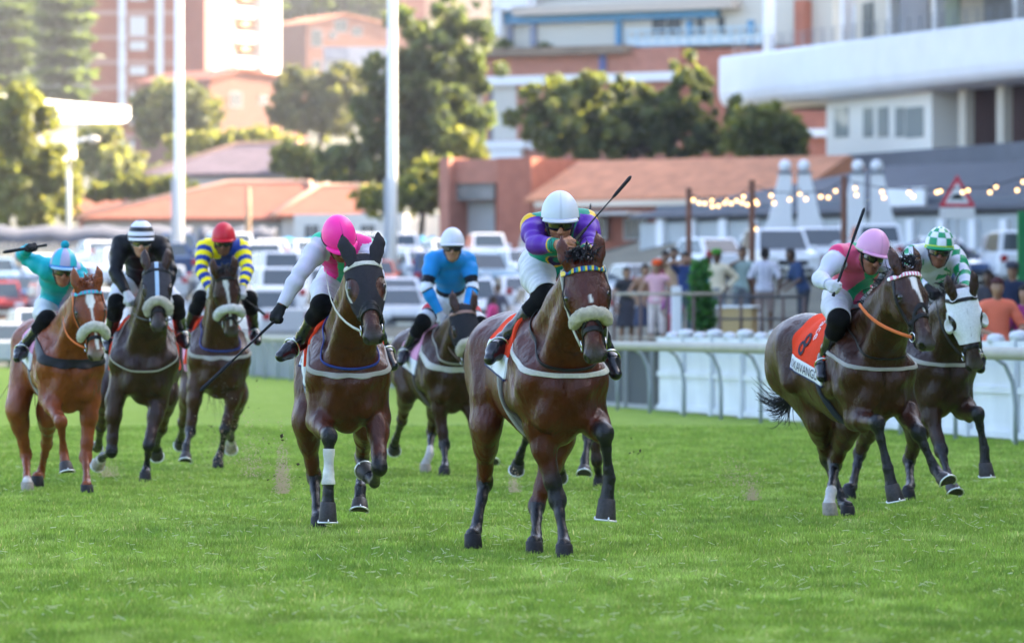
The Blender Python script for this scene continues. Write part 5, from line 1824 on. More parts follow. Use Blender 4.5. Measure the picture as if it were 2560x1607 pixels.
# ------------------------------------------------------------------ buildings by facade plane
class Fac:
    def __init__(s, name, label, uL, YL, uR, YR, cat='building', group=None, kind=None):
        YL, YR = far(YL), far(YR)
        s.A = Vector(((uL - 1280) * YL / FP, YL, 0)); s.B = Vector(((uR - 1280) * YR / FP, YR, 0))
        s.d = (s.B - s.A).normalized(); s.len = (s.B - s.A).length
        s.n = Vector((-s.d.y, s.d.x, 0))
        s.root = empty(name, s.A, math.atan2(s.d.y, s.d.x), label, cat, group)
        s.g = gz(s.A.x, s.A.y)
    def sz(s, u, v, y=0.0):
        c = Vector((0, 0, CH)); d = Vector(((u - 1280) / FP, 1, -(v - VH) / FP))
        t = (s.A + s.n * y - c).dot(s.n) / d.dot(s.n)
        p = c + d * t
        return (p - s.A).dot(s.d), p.z
    def box(s, m, u0, v0, u1, v1, y0, y1, bev=0):
        "box whose front face (at depth y0) covers the pixel rectangle"
        a, zt = s.sz(u0, v0, y0); b, zb = s.sz(u1, v1, y0)
        zt2 = s.sz((u0 + u1) / 2, v0, y0)[1]; zb2 = s.sz((u0 + u1) / 2, v1, y0)[1]
        m.box(a, b, y0, y1, zb2, zt2)
    def part(s, name, u0, v0, u1, v1, y0, y1, material, parent=None):
        m = MB(); s.box(m, u0, v0, u1, v1, y0, y1)
        return m.build(name, material, parent or s.root)
    def window(s, u0, v0, u1, v1, fr=None, glass=None, y=-.06, bars=1):
        a, zt = s.sz(u0, v0); b, zb = s.sz(u1, v1)
        w = .07; m = MB()
        m.box(a, b, y, .06, zt - w, zt); m.box(a, b, y, .06, zb, zb + w)
        m.box(a, a + w, y, .06, zb + w, zt - w); m.box(b - w, b, y, .06, zb + w, zt - w)
        for i in range(bars):
            x = a + (b - a) * (i + 1) / (bars + 1)
            m.box(x - .025, x + .025, y + .01, .06, zb + w, zt - w)
        o = m.build('window', fr or mat('frame_white', (.7, .7, .7), rough=.6), s.root)
        m = MB(); m.box(a + w, b - w, y + .035, y + .05, zb + w, zt - w)
        m.build('pane', glass or mat('window_glass', (.05, .06, .07), rough=.12, spec=.7), o)
        return o

def gable_roof(F, m, u0, u1, v_eave, v_ridge, y0, y1, ov=.4, hip=0.0):
    hl, hr = hip if isinstance(hip, tuple) else (hip, hip)
    a, ze = F.sz(u0, v_eave, y0); b, _ = F.sz(u1, v_eave, y0)
    zr = F.sz((u0 + u1) / 2, v_ridge, (y0 + y1) / 2)[1]
    ym = (y0 + y1) / 2
    V = [(a - ov, y0 - ov, ze), (b + ov, y0 - ov, ze), (b + ov, y1 + ov, ze), (a - ov, y1 + ov, ze), (a - ov + hl, ym, zr), (b + ov - hr, ym, zr)]
    V += [(x, y, z - .18) for x, y, z in V[:4]]
    m.add(V, [(0, 1, 5, 4), (2, 3, 4, 5), (0, 4, 3), (1, 2, 5), (0, 6, 7, 1), (1, 7, 8, 2), (2, 8, 9, 3), (3, 9, 6, 0), (6, 9, 8, 7)])
    return zr
def tile_mat(name, c):
    if name in _mats: return _mats[name]
    m = mat(name, c, rough=.8, var=.25, scale=1.2)
    nt = m.node_tree; b = nt.nodes['Principled BSDF']
    tc = nt.nodes.new('ShaderNodeTexCoord'); wv = nt.nodes.new('ShaderNodeTexWave'); wv.inputs['Scale'].default_value = 1.3; wv.bands_direction = 'X'
    nt.links.new(tc.outputs['Object'], wv.inputs[0])
    bp = nt.nodes.new('ShaderNodeBump'); bp.inputs['Strength'].default_value = .9; bp.inputs['Distance'].default_value = .12
    nt.links.new(wv.outputs[1], bp.inputs['Height']); nt.links.new(bp.outputs[0], b.inputs['Normal'])
    return m
BRICK = lambda: mat('red_brick', (.36, .13, .085), rough=.85, var=.18, scale=1.5)
BRICK2 = lambda: mat('pink_brick', (.40, .17, .12), rough=.85, var=.15, scale=1.5)
WHT = lambda: mat('white_paint', (.74, .75, .77), rough=.6, var=.05, scale=.6)
CREAM = lambda: mat('cream_wall', (.52, .47, .38), rough=.8, var=.08, scale=.5)
GREYC = lambda: mat('grey_concrete', (.24, .24, .245), rough=.9, var=.12, scale=.8)
DGREY = lambda: mat('dark_grey_roof', (.10, .105, .12), rough=.85, var=.12, scale=.8)
BLUE = lambda: mat('blue_trim', (.07, .26, .45), rough=.6)
# ------------------------------------------------------------------ the stands and the town
def build_grandstand():
    G = Fac('grandstand', 'long white fronted grandstand with a rounded fascia and upper balcony at the right', 1782, 340, 2560, 296, 'grandstand')
    r = G.root; L = G.len
    z1 = G.sz(1782, 152)[1]; z0 = G.sz(1782, 275)[1]
    Lx = L + 22
    # fascia: rounded end and rounded lower edge
    m = MB()
    prof = [(0, z1), (-.05, z1 + .12), (.35, z1 + .12)]
    sec = [(.5, z1 + .15), (.0, z1 + .15), (-.1, z1 - .05), (-.1, z0 + .9), (.0, z0 + .45), (.25, z0 + .15), (.7, z0), (2.5, z0 - .1)]
    V, F = [], []
    xs = [1.0, .45, .12, 0, .0]
    path = [(1.3, 7.0, (-1, 0)), (.0, 1.6, (-1, 0)), (.35, .45, (-.8, -.6)), (1.3, .0, (0, -1)), (Lx, .0, (0, -1))]
    for px, py, (nx, ny) in path:
        ln = math.hypot(nx, ny)
        for dy, z in sec:
            V.append((px - nx / ln * dy, py - ny / ln * dy, z))
    k = len(sec)
    for i in range(len(path) - 1):
        for j in range(k - 1):
            F.append((i * k + j, (i + 1) * k + j, (i + 1) * k + j + 1, i * k + j + 1))
    m.add(V, F, False)
    m.build('fascia', WHT(), r)
    m = MB(); m.box(.9, Lx, 1.0, 14, z1 - .35, z1 - .05)
    m.build('balcony_floor', GREYC(), r)
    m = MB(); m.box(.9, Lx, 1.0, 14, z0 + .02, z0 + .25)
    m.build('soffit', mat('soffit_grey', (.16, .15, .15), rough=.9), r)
    # upper storey
    m = MB(); m.box(4, Lx, 6.0, 16, z1, z1 + 3.6); m.build('upper_wall', CREAM(), r)
    for x, w, c in ((6.5, 1.2, WHT()), (9, 1.5, mat('frame_white')), (13, 6, GREYC()), (20.5, 3, mat('sage_panel', (.30, .36, .28), rough=.8)), (27, 5, GREYC()), (34, 3, mat('dark_glass', (.04, .05, .06), rough=.2)), (39, 5, GREYC()), (45, 3, mat('dark_glass'))):
        m = MB(); m.box(x, x + w, 5.9, 6.02, z1 + .1, z1 + 3.0); m.build('window', c if c.name != 'frame_white' else mat('dark_glass', (.04, .05, .06), rough=.2), r)
    for x in (5.2, 17.5, 24.5, 31, 42, 53):
        m = MB(); m.box(x, x + .55, 1.2, 1.75, z1, z1 + 3.6); m.build('column', WHT(), r)
    m = MB()
    for zz in (.35, .7, 1.05): m.box(2, Lx, .55, .59, z1 + zz, z1 + zz + .04)
    for x in np.arange(2, Lx, 1.6): m.box(x, x + .05, .54, .60, z1, z1 + 1.08)
    m.build('balcony_railing', mat('rail_grey', (.25, .26, .28), rough=.6), r)
    m = MB(); m.box(20, Lx, -2, 18, z1 + 3.6, z1 + 4.4); m.build('roof', GREYC(), r)
    # glazed box below the fascia
    sb, zb0 = G.sz(2066, 412, 1.5); sb2, zb1 = G.sz(2330, 248, 1.5)
    m = MB(); m.box(sb, sb2, 1.5, 4.0, zb0, z0); m.build('judges_box', mat('box_cream', (.74, .71, .63), rough=.7), r)
    for a, b in ((2088, 2122), (2160, 2184), (2196, 2222), (2240, 2262), (2266, 2310)):
        s0, zt = G.sz(a, 270, 1.5); s1, zz = G.sz(b, 342, 1.5)
        m = MB(); m.box(s0, s1, 1.44, 1.52, zz, zt); o = m.build('window', mat('box_glass', (.30, .32, .30), rough=.08, spec=.9), r)
    # brown slatted screens with cream columns
    s0, zz = G.sz(2335, 385, 4); zt = z0
    m = MB(); m.box(s0, Lx, 4.0, 4.3, zz, z0); m.build('screen', mat('brown_screen', (.09, .05, .05), rough=.8), r)
    m = MB()
    for x in np.arange(s0, Lx, .45): m.box(x, x + .12, 3.9, 4.0, zz, z0)
    m.build('screen_slats', mat('brown_slat', (.14, .08, .07), rough=.8), r)
    for u in (2405, 2500):
        a, _ = G.sz(u - 9, 300, 2); b, _ = G.sz(u + 9, 300, 2)
        m = MB(); m.box(a, b, 2, 2.5, zz - .3, z0); m.build('column', CREAM(), r)
    for i in range(6):
        x = L + 3 + i * 6
        if x < Lx: m = MB(); m.box(x, x + .5, 2, 2.5, zz - .3, z0); m.build('column', CREAM(), r)
    # dark stepped terrace
    sl, zl = G.sz(1990, 470, 1); g0 = 4.0
    m = MB()
    st = G.sz(1975, 385, 0)[1]
    n = 9
    for i in range(n):
        m.box(sb - 3, Lx, -7 + i * .9, 6, g0 + (zz - g0) * i / n, g0 + (zz - g0) * (i + 1) / n)
    m.build('terrace_steps', mat('terrace_dark', (.13, .135, .15), rough=.9, var=.15, scale=.5), r)
    m = MB(); m.box(Lx - 1, Lx, 2, 16, 0, z1 + 3.5); m.build('end_wall', CREAM(), r)
    m = MB()
    a, zc = G.sz(2100, 455, -7.4)
    m.box(a, Lx, -7.45, -7.38, zc, zc + .12)
    for x in np.arange(a, Lx, 2.2): m.box(x, x + .09, -7.46, -7.37, g0 - 1, zc)
    m.build('terrace_rail', mat('rail_pale', (.45, .47, .5), rough=.6), r)

    # the main stand along the straight, outside the right edge of the picture
    S = empty('main_stand', (21.5, 10, 0), 0, 'tall main stand along the straight, beyond the right edge of the picture', 'grandstand')
    m = MB()
    m.box(0, 26, 0, 205, -1, 2.5); m.build('base_wall', GREYC(), S)
    m = MB()
    for i in range(12): m.box(2 + i * 1.6, 26, 0, 205, 2.5 + i * .9, 2.5 + (i + 1) * .9)
    m.build('seating_steps', mat('terrace_dark'), S)
    m = MB(); m.box(22, 26, 0, 205, 13, 24); m.build('back_wall', CREAM(), S)
    m = MB(); m.box(1, 27, -2, 207, 24, 24.8); m.build('roof', WHT(), S)
    for y in range(0, 206, 12):
        m = MB(); m.box(12, 12.6, y, y + .6, 8, 24); m.build('column', WHT(), S)
    T = empty('link_stand', (22.2, 216, 0), math.atan2(80, 6.4) - math.pi / 2, 'end block of the stand joining the grandstand, beyond the right edge', 'grandstand')
    m = MB(); m.box(0, 18, 0, 76, -1, 25); m.build('wall', CREAM(), T)
    m = MB(); m.box(-.6, 18.6, -.6, 76.6, 25, 25.7); m.build('roof', GREYC(), T)

def build_clubhouse():
    K = Fac('clubhouse', 'red brick clubhouse with white ledges and a blue trimmed upper storey', 1206, 385, 1960, 372)
    r = K.root
    K.part('wall', 1206, 125, 1700, 400, 0, 14, BRICK2())
    K.part('wall', 1700, 120, 2075, 420, .3, 14, BRICK())
    K.part('ledge', 1198, 186, 1700, 208, -.5, .3, WHT())
    K.part('ledge', 2010, 322, 2080, 342, -.3, .3, WHT())
    K.part('sill', 1200, 352, 1310, 372, -.6, .2, WHT())
    K.part('sill', 1222, 372, 1300, 398, -.45, .2, WHT())
    K.part('tall_window', 1232, 210, 1290, 350, -.08, .1, mat('blind_beige', (.50, .48, .43), rough=.6))
    K.part('window_reveal', 1222, 208, 1231, 352, -.12, .1, mat('reveal_grey', (.14, .13, .14), rough=.8))
    K.part('downpipe', 1497, 138, 1512, 180, -.2, .1, mat('pipe_blue', (.10, .12, .28), rough=.6))
    K.part('planter_ledge', 1190, 118, 1560, 138, -.9, 1.2, mat('soil_ledge', (.20, .15, .11), rough=.9, var=.3, scale=1))
    # upper storey
    K.part('upper_wall', 1250, -14, 2000, 122, 1.5, 12, mat('upper_cream', (.55, .53, .47), rough=.8))
    K.part('blue_beam', 1250, 22, 1790, 52, .9, 1.5, BLUE())
    K.part('eave', 1280, 8, 1830, 30, .2, 1.4, mat('eave_tan', (.48, .42, .36), rough=.8))
    K.part('upper_wall', 2000, -20, 2300, 122, 2, 12, mat('upper_cream'))
    K.part('orange_pier', 1985, 0, 2010, 118, 1, 2, BRICK())
    K.part('roof', 1240, -160, 2300, -10, 1.5, 12, mat('roof_pale', (.5, .48, .45), rough=.8))
    K.part('upper_band', 1320, -12, 1900, 8, 1.6, 3, BLUE())
    K.part('white_gable', 1232, -60, 1318, 26, .2, 1.4, WHT())
    K.part('white_post', 1232, 20, 1250, 90, .2, .6, WHT())
    for u in (1266, 1325, 1538, 1715, 1868): K.part('blue_post', u, 52, u + 12, 115, 1.2, 1.6, BLUE() if u in (1538, 1715, 1868) else mat('post_grey', (.22, .25, .34), rough=.7))
    for a, b in ((1630, 1662), (1668, 1700), (1742, 1757), (1795, 1810)): K.part('window', a, 42, b, 84, 1.40, 1.56, mat('dark_glass', (.04, .05, .06), rough=.2))
    m = MB()
    s0, z0 = K.sz(1565, 118, .6); s1, _ = K.sz(1920, 118, .6)
    for zz in (.0, .55, 1.0): m.box(s0, s1, .55, .65, z0 + zz, z0 + zz + .10)
    for x in np.arange(s0, s1, .8): m.box(x, x + .08, .56, .64, z0, z0 + 1.05)
    m.build('balustrade', mat('balustrade_pale', (.42, .58, .68), rough=.6), r)
    K.part('balustrade_infill', 1570, 92, 1905, 112, .7, .76, mat('infill_white', (.62, .68, .70), rough=.7))
    K.part('entrance_sign', 1320, 352, 1450, 372, -.2, 0, WHT())
    # spare planting on the ledge
    tree('low green shrubs growing on the clubhouse ledge', [(1470, 108, 30, 16), (1380, 118, 40, 8), (1260, 112, 20, 14)], 384, (.05, .09, .03), 700, .25, seed=31, cat='shrubs', name='ledge_shrub', group=None, trunk_r=.05)

def build_brick_shed():
    K = Fac('brick_gatehouse', 'red brick gatehouse with a grey lintel over a pale roller door', 1098, 305, 1332, 302)
    K.part('wall', 1098, 400, 1240, 660, 2, 10, BRICK2())
    K.part('pier', 1098, 395, 1122, 660, 0, 2, BRICK2())
    K.part('pier', 1243, 394, 1328, 660, -.4, 8, BRICK())
    K.part('parapet', 1122, 398, 1243, 458, .6, 2, BRICK2())
    K.part('lintel', 1118, 458, 1235, 500, .8, 2, mat('lintel_grey', (.20, .19, .18), rough=.9, var=.3, scale=1))
    K.part('roller_door', 1150, 505, 1236, 640, 1.9, 2.05, mat('door_grey', (.42, .43, .43), rough=.7))
    K.part('side_wall', 1118, 502, 1142, 640, 1.5, 2, BRICK())
    K = Fac('tiled_house', 'long low house with an orange tiled roof and cream eave beside the gatehouse', 1330, 300, 1985, 290)
    m = MB(); gable_roof(K, m, 1330, 1985, 498, 398, 0, 9, .3); m.build('roof', tile_mat('bright_tiles', (.56, .24, .13)), K.root)
    K.part('wall', 1332, 502, 1985, 640, .3, 8.6, BRICK())
    K.part('eave_board', 1336, 500, 1985, 514, -.36, -.28, mat('eave_cream', (.60, .52, .42), rough=.7))
    for a in (1462, 1560): K.window(a, 545, a + 55, 600)
    m = MB(); a, z = K.sz(1332, 560, -1.5); b, _ = K.sz(1600, 560, -1.5)
    # pale awning strip
    m.box(a + 1, b, -2.6, .25, z + .4, z + .55); m.build('awning', mat('awning_pale', (.5, .48, .46), rough=.8), K.root)

def build_entrance():
    K = Fac('grey_pavilion', 'low dark grey pavilion with a sloping roof and pale wall behind the white pillars', 1590, 275, 2600, 250)
    m = MB()
    V = []
    a, z = K.sz(1595, 540, 0); b, zt = K.sz(1950, 440, 6)
    c, _ = K.sz(2600, 440, 0)
    m.add([(a, -.5, z), (c, -.5, z), (c, 8, z + 2.3), (a + 9, 8, z + 2.3)], [(0, 1, 2, 3)]); m.add([(a, -.5, z - .15), (c, -.5, z - .15), (c, 8, z + 2.15), (a + 9, 8, z + 2.15)], [(3, 2, 1, 0)])
    m.add([(a, -.5, z - .15), (c, -.5, z - .15), (c, -.5, z), (a, -.5, z)], [(0, 1, 2, 3)])
    m.build('roof', DGREY(), K.root)
    K.part('upper_wall', 1640, 500, 2600, 545, .3, 7, mat('slate_wall', (.16, .17, .19), rough=.9))
    K.part('wall', 1600, 546, 2600, 680, 0, 6, mat('pale_wall', (.42, .45, .46), rough=.85, var=.1, scale=.8))
    for i, u in enumerate(range(1640, 2560, 78)): K.part('pillar', u, 548, u + 17, 680, -.25, 0, WHT())
    K.part('notice_board', 2195, 470, 2310, 515, -.7, -.55, WHT())
    for (u, s) in ((1963, -1), (2010, 1), (2145, -1), (2192, 1)):
        Y = 240
        p = at(u, 620, Y); g = gz(p.x, Y)
        E = empty('gate_pillar', (p.x, Y, g), 0, ['white flared gate pillar with a ball on top, first from the left', 'white flared gate pillar with a ball on top, second from the left', 'white flared gate pillar with a ball on top, second from the right', 'white flared gate pillar with a ball on top, nearest the triangle sign'][[1963, 2010, 2145, 2192].index(u)], 'pillar', 'white entrance pillars')
        zt = at(u, 436, Y).z - g; w = .25
        m = MB()
        fl = s * .95
        m.prism([(-w, zt), (w, zt), (w + (fl if s > 0 else 0) * .35, zt * .55), (w + (fl if s > 0 else .1), -.3), (-w + (fl if s < 0 else -.1), -.3), (-w + (fl if s < 0 else 0) * .35, zt * .55)], -.35, .35)
        m.build('shaft', WHT(), E)
        m = MB(); m.box(-w - .05, w + .05, -.40, .40, zt, zt + .12); m.build('cap', mat('cap_grey', (.18, .2, .24), rough=.7), E)
        m = MB(); m.ball((0, 0, zt + .12 + .23), .26, 16); m.build('ball_finial', WHT(), E)
    # triangular road sign
    Y = 165; p = at(2393, 545, Y); g = gz(p.x, Y)
    E = empty('warning_sign', (p.x, Y, g), 0, 'red bordered triangular road hump warning sign above a white plate', 'road sign')
    k = Y / FP; h0 = p.z - g
    def tri(s, m, y0, y1, dz=0):
        m.prism([(-46 * k * s, h0 + 28 * k + (46 - 46 * s) * k * .55 + dz), (46 * k * s, h0 + 28 * k + (46 - 46 * s) * k * .55 + dz), (0, h0 + 28 * k + (46 - 46 * s) * k * .55 + 80 * k * s + dz)], y0, y1)
    m = MB(); tri(1, m, 0, .03); m.build('sign_border', mat('sign_red', (.55, .03, .05), rough=.5), E)
    m = MB(); tri(.66, m, -.006, 0); m.build('sign_face', mat('sign_white', (.72, .72, .72), rough=.5), E)
    m = MB()
    zz = h0 + 46 * k
    m.prism([(-22 * k, zz), (22 * k, zz), (14 * k, zz + 6 * k), (7 * k, zz + 14 * k), (-7 * k, zz + 14 * k), (-14 * k, zz + 6 * k)], -.012, -.006); m.build('hump_symbol', mat('sign_black', (.02, .02, .02), rough=.6), E)
    m = MB(); m.box(-44 * k, 44 * k, 0, .03, h0 - 2 * k, h0 + 26 * k); m.build('plate', mat('sign_plate', (.66, .64, .62), rough=.6), E)
    m = MB(); m.tube([(0, .06, -.2), (0, .06, h0 + 100 * k)], .04, 8); m.build('post', mat('steel_post', (.4, .4, .4), rough=.5), E)
    # festoon posts, cables and bulbs
    Y = 142
    posts = [(1722, 470, 142), (1880, 450, 136), (2110, 440, 134)]
    for i, (u, v, y) in enumerate(posts):
        q = at(u, v, y); g = gz(q.x, y)
        m = MB(); m.tube([(q.x, y, g - .3), (q.x, y, q.z)], .075, 10)
        tag(m.build('festoon_post', mat('brown_pole', (.16, .07, .045), rough=.7, var=.2, scale=4)), ['brown post carrying the string lights, leftmost of three', 'brown post carrying the string lights, behind the big white car', 'brown post carrying the string lights, beside the white pillars'][i], 'post', 'brown festoon posts')
    bulbs = [(1733, 500), (1748, 508), (1762, 509), (1780, 502), (1781, 516), (1796, 515), (1812, 508), (1815, 501), (1828, 509), (1842, 502), (1855, 507), (1859, 492), (1868, 512), (1889, 503), (1893, 510), (1928, 489), (1935, 508), (1974, 499), (1999, 484), (2015, 498), (2052, 492), (2071, 494), (2089, 478), (2138, 471), (2141, 488), (2205, 480), (2210, 494), (2273, 482), (2283, 491), (2342, 481), (2351, 478), (2407, 481), (2420, 476), (2475, 481), (2490, 467), (2543, 476), (2558, 455), (1889, 573)]
    r = np.random.default_rng(9)
    bm_ = mat('warm_bulb', (1, .6, .3), emit=((1.0, .55, .22), 1.1))
    sk = mat('bulb_socket', (.02, .02, .02), rough=.6)
    first = None
    for i, (u, v) in enumerate(bulbs):
        q = at(u, v, 138 + r.uniform(-4, 4))
        if first is None:
            E = empty('string_bulb', q, 0, 'warm glowing round bulb on the string lights', 'bulb', 'warm bulbs on the string lights')
            m = MB(); m.ball((0, 0, 0), .042, 10); m.build('bulb', bm_, E)
            m = MB(); m.tube([(0, 0, .05), (0, 0, .12)], .022, 8); m.build('socket', sk, E)
            first = E
        else:
            E = copy_tree(first); E.location = q
    m = MB()
    line = [at(1722, 482, 142), at(1760, 500, 141), at(1800, 506, 140), at(1840, 498, 138), at(1880, 462, 136), at(1935, 480, 135.5), at(2000, 482, 135), at(2060, 478, 134.5), at(2110, 450, 134), at(2205, 470, 134), at(2342, 474, 134), at(2475, 468, 134), at(2600, 430, 134)]
    m.tube(line, .012, 5); tag(m.build('festoon_cable', sk), 'thin dark cable of the string lights strung between brown posts', 'cable')
    # green post at the right edge
    q0 = at(2556, 690, 98); g = gz(q0.x, 98)
    m = MB(); m.bevbox(q0.x - .08, q0.x + .12, 97.9, 98.1, g, at(2556, 528, 98).z, .02); tag(m.build('green_post', mat('green_paint', (.01, .16, .05), rough=.5)), 'thick bright green post at the right edge', 'post')

def build_town():
    T = Fac('brick_tower', 'tall pink brick apartment tower with white windows at upper left', 226, 620, 512, 620)
    T.part('wall', 226, -400, 440, 460, 0, 25, mat('tower_brick', (.26, .085, .055), rough=.85, var=.1, scale=.6))
    T.part('wall', 440, -400, 512, 460, 1.5, 25, mat('tower_brick_dark', (.24, .09, .07), rough=.85, var=.1, scale=.6))
    for u in (296, 390): T.part('pipe_duct', u, -400, u + 18, 300, -.4, .1, mat('duct_grey', (.55, .58, .62), rough=.7))
    for v in range(-60, 340, 62):
        T.part('floor_band', 226, v + 25, 440, v + 36, -.12, .05, mat('band_pale', (.36, .22, .19), rough=.85))
        T.part('window', 324, v + 40, 366, v + 88 if v == 2 else v + 62, -.15, .1, mat('frame_white', (.7, .7, .7), rough=.6))
        T.part('window', 300, v + 40, 314, v + 56, -.5, -.38, mat('frame_white'))
    W_ = Fac('white_tower', 'white apartment tower with stacked balconies on its corner', 514, 640, 702, 648)
    W_.part('wall', 514, -400, 590, 460, 0, 18, mat('tower_white', (.80, .78, .74), rough=.8))
    W_.part('wall', 660, -400, 702, 460, -3, 18, mat('tower_white'))
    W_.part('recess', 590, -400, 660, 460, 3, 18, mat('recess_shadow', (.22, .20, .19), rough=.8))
    for v in range(-70, 200, 62):
        W_.part('balcony', 592, v + 28, 660, v + 54, -2, 3, mat('balcony_white', (.76, .72, .66), rough=.8))
        W_.part('balcony_awning', 606, v, 660, v + 14, -1.5, 3, mat('tan_awning', (.45, .30, .18), rough=.8))
    def house(name, label, uL, YL, uR, YR, ve, vr, wallm, roofm, wins=(), base=700, hip=0, d=12, ridge_lines=()):
        H = Fac(name, label, uL, YL, uR, YR, 'house')
        H.part('wall', uL, ve, uR, base, 0, d, wallm)
        m = MB(); gable_roof(H, m, uL, uR, ve, vr, 0, d, .5, hip); ro = m.build('roof', roofm, H.root)
        V_ = [Vector(v) for v in m.v]
        m = MB(); cap_ = mat('ridge_tiles', (.62, .36, .24), rough=.8)
        m.tube([V_[0], V_[4], V_[5], V_[1]], .20, 6); m.build('ridge_cap', cap_, ro)
        for w in wins: H.window(*w)
        return H
    ot = mat('terracotta_roof', (.24, .090, .060), rough=.85, var=.14, scale=1.2); pt = tile_mat('pale_tiles', (.42, .19, .12)); dt = tile_mat('dark_tiles', (.16, .12, .14))
    # gable-fronted brick houses: the gable faces the track
    def gable_house(label, pts, Y, depth, wins, wallm, roofm, base):
        us = [p[0] for p in pts]
        H = Fac('brick_house', label, us[0], Y, us[-1], Y + 4, 'house')
        q = [H.sz(u, v) for u, v in pts]
        zb = H.sz(us[0], base)[1]
        m = MB(); m.prism([(q[0][0], zb)] + q + [(q[-1][0], zb)], 0, depth); m.build('wall', wallm, H.root)
        m = MB()
        for (a, za), (b, zb_) in zip(q[:-1], q[1:]):
            m.add([(a, -.4, za), (b, -.4, zb_), (b, depth, zb_), (a, depth, za), (a, -.4, za + .35), (b, -.4, zb_ + .35), (b, depth, zb_ + .35), (a, depth, za + .35)], [(0, 1, 5, 4), (4, 5, 6, 7), (0, 4, 7, 3), (1, 2, 6, 5), (3, 7, 6, 2), (0, 3, 2, 1)])
        m.build('roof', roofm, H.root)
        for w in wins: H.window(*w)
    gable_house('pink brick gabled house below the white tower', [(522, 205), (600, 180), (770, 205)], 520, 14, [(576, 230, 604, 268), (650, 240, 668, 262)], mat('faded_brick', (.24, .12, .09), rough=.85, var=.15, scale=1), ot, 420)
    gable_house('brick gabled house with white windows up the hill behind the pale tree', [(766, 62), (860, 38), (1010, 72)], 680, 16, [(778, 74, 806, 118), (822, 80, 842, 98), (836, 50, 868, 82), (880, 68, 905, 92), (782, 150, 804, 176)], mat('faded_brick'), pt, 300)
    H = Fac('block_of_flats', 'grey lower wing of the hill house beside the light mast', 805, 672, 970, 672, 'house')
    H.part('wall', 808, 118, 975, 240, 0, 4, mat('wing_grey', (.40, .41, .46), rough=.8))
    H.part('balcony', 812, 118, 872, 150, -1.2, 0, mat('wing_grey_dark', (.30, .31, .36), rough=.8))
    H = Fac('orange_block', 'warm orange walled building high on the hill behind the dark tree', 995, 700, 1200, 700, 'house')
    H.part('wall', 1000, -120, 1062, 120, -2, 10, BRICK2()); H.part('side_wall', 1062, -120, 1220, 120, 0, 10, mat('peach_wall', (.66, .46, .32), rough=.8))
    B = Fac('white_hall', 'long white flat roofed hall at the far left above the trees', 0, 440, 325, 452)
    B.part('wall', -60, 250, 190, 420, 1, 14, mat('hall_white', (.80, .79, .77), rough=.7))
    s0, zt = B.sz(20, 232, -3); s1, z2 = B.sz(322, 276, -3)
    m = MB(); a, za = B.sz(-60, 230, -3); b, zb = B.sz(325, 268, -3)
    zt = za; m.prism([(a, za), (a + (b - a) * .55, za - .1), (b, zb), (b, zb - .9), (b - 1.2, zb - 1.3), (a, za - 2.4)], -3, 12); m.build('roof_slab', mat('hall_white'), B.root)
    house('tiled_shed', 'orange tiled wing with a pale hip line left of the tall light mast', 705, 342, 905, 342, 538, 466, mat('shed_wall', (.42, .40, .38), rough=.85), ot, base=690, hip=(2.6, .4), d=9)
    house('tiled_shed', 'wide orange tiled roof building behind the car park on the left', 208, 345, 780, 345, 545, 457, mat('shed_wall', (.42, .40, .38), rough=.85), ot, base=690, hip=(9.0, .8), d=10)
    house('tiled_house', 'small house with a dark brown tiled roof and pale eave above the orange roof', 375, 390, 760, 385, 436, 362, mat('pale_house', (.50, .47, .44), rough=.8), dt, base=520, hip=4, d=12)
    house('tiled_house', 'little orange gabled house among the yellow green bushes at left', 196, 385, 300, 385, 535, 488, BRICK2(), ot, base=600, d=6)
    H = Fac('white_house', 'white walled low building below the orange roof, beside the blue canopy', 730, 325, 1010, 322, 'house')
    H.part('wall', 735, 535, 1010, 690, 0, 6, mat('white_low', (.58, .56, .52), rough=.8))
    for u in (760, 840, 900): H.window(u, 560, u + 40, 600)
    # hip lines of the orange roof
    # shade-net carports and blue canopies
    def canopy(label, u0, u1, v, Y, m_, posts=4, sag=.3, name='carport', grp='car park shade roofs', vd=10):
        p0, p1 = at(u0, v, Y), at(u1, v, Y)
        E = empty(name, (p0.x, Y, gz(p0.x, Y)), 0, label, 'canopy', grp)
        L = p1.x - p0.x; z = p0.z - E.location.z
        m = MB(); n = 12
        V, F = [], []
        for i in range(n + 1):
            for j in range(5):
                x = L * i / n; y = -2.5 + 5 * j / 4
                zz = z - .5 + sag * 1.6 * math.cos((j - 2) / 2 * 1.4) + .12 * math.sin(i * 2.1)
                V.append((x, y, zz))
        for i in range(n):
            for j in range(4): F.append((i * 5 + j, (i + 1) * 5 + j, (i + 1) * 5 + j + 1, i * 5 + j + 1))
        m.add(V, F, True)
        o = m.build('roof_sheet', m_, E); md = o.modifiers.new('t', 'SOLIDIFY'); md.thickness = .08
        m = MB(); m.box(0, L, -2.52, -2.45, z - .95, z - .42); m.build('valance', m_, E)
        for i in range(posts):
            for y in (-2.4, 2.4):
                x = L * i / (posts - 1)
                m = MB(); m.tube([(x, y, -.3), (x, y, z - .5)], .05, 6); m.build('post', mat('steel_post', (.4, .4, .4), rough=.5), E)
    dk = mat('shade_net', (.10, .105, .125), rough=.9, var=.1, scale=.6)
    canopy('long dark grey shade net carport behind the far left riders', -40, 480, 580, 318, dk, 7, .5)
    canopy('shorter dark grey carport left of the timber pole', 500, 690, 575, 312, dk, 4, .4)
    bl = mat('blue_tarp', (.02, .24, .42), rough=.6)
    canopy('bright blue canopy left of the tall light mast', 700, 965, 600, 300, bl, 5, .3, 'gazebo', 'blue canopies', 6)
    canopy('bright blue canopy right of the tall light mast', 1000, 1100, 592, 298, bl, 3, .3, 'gazebo', 'blue canopies', 6)
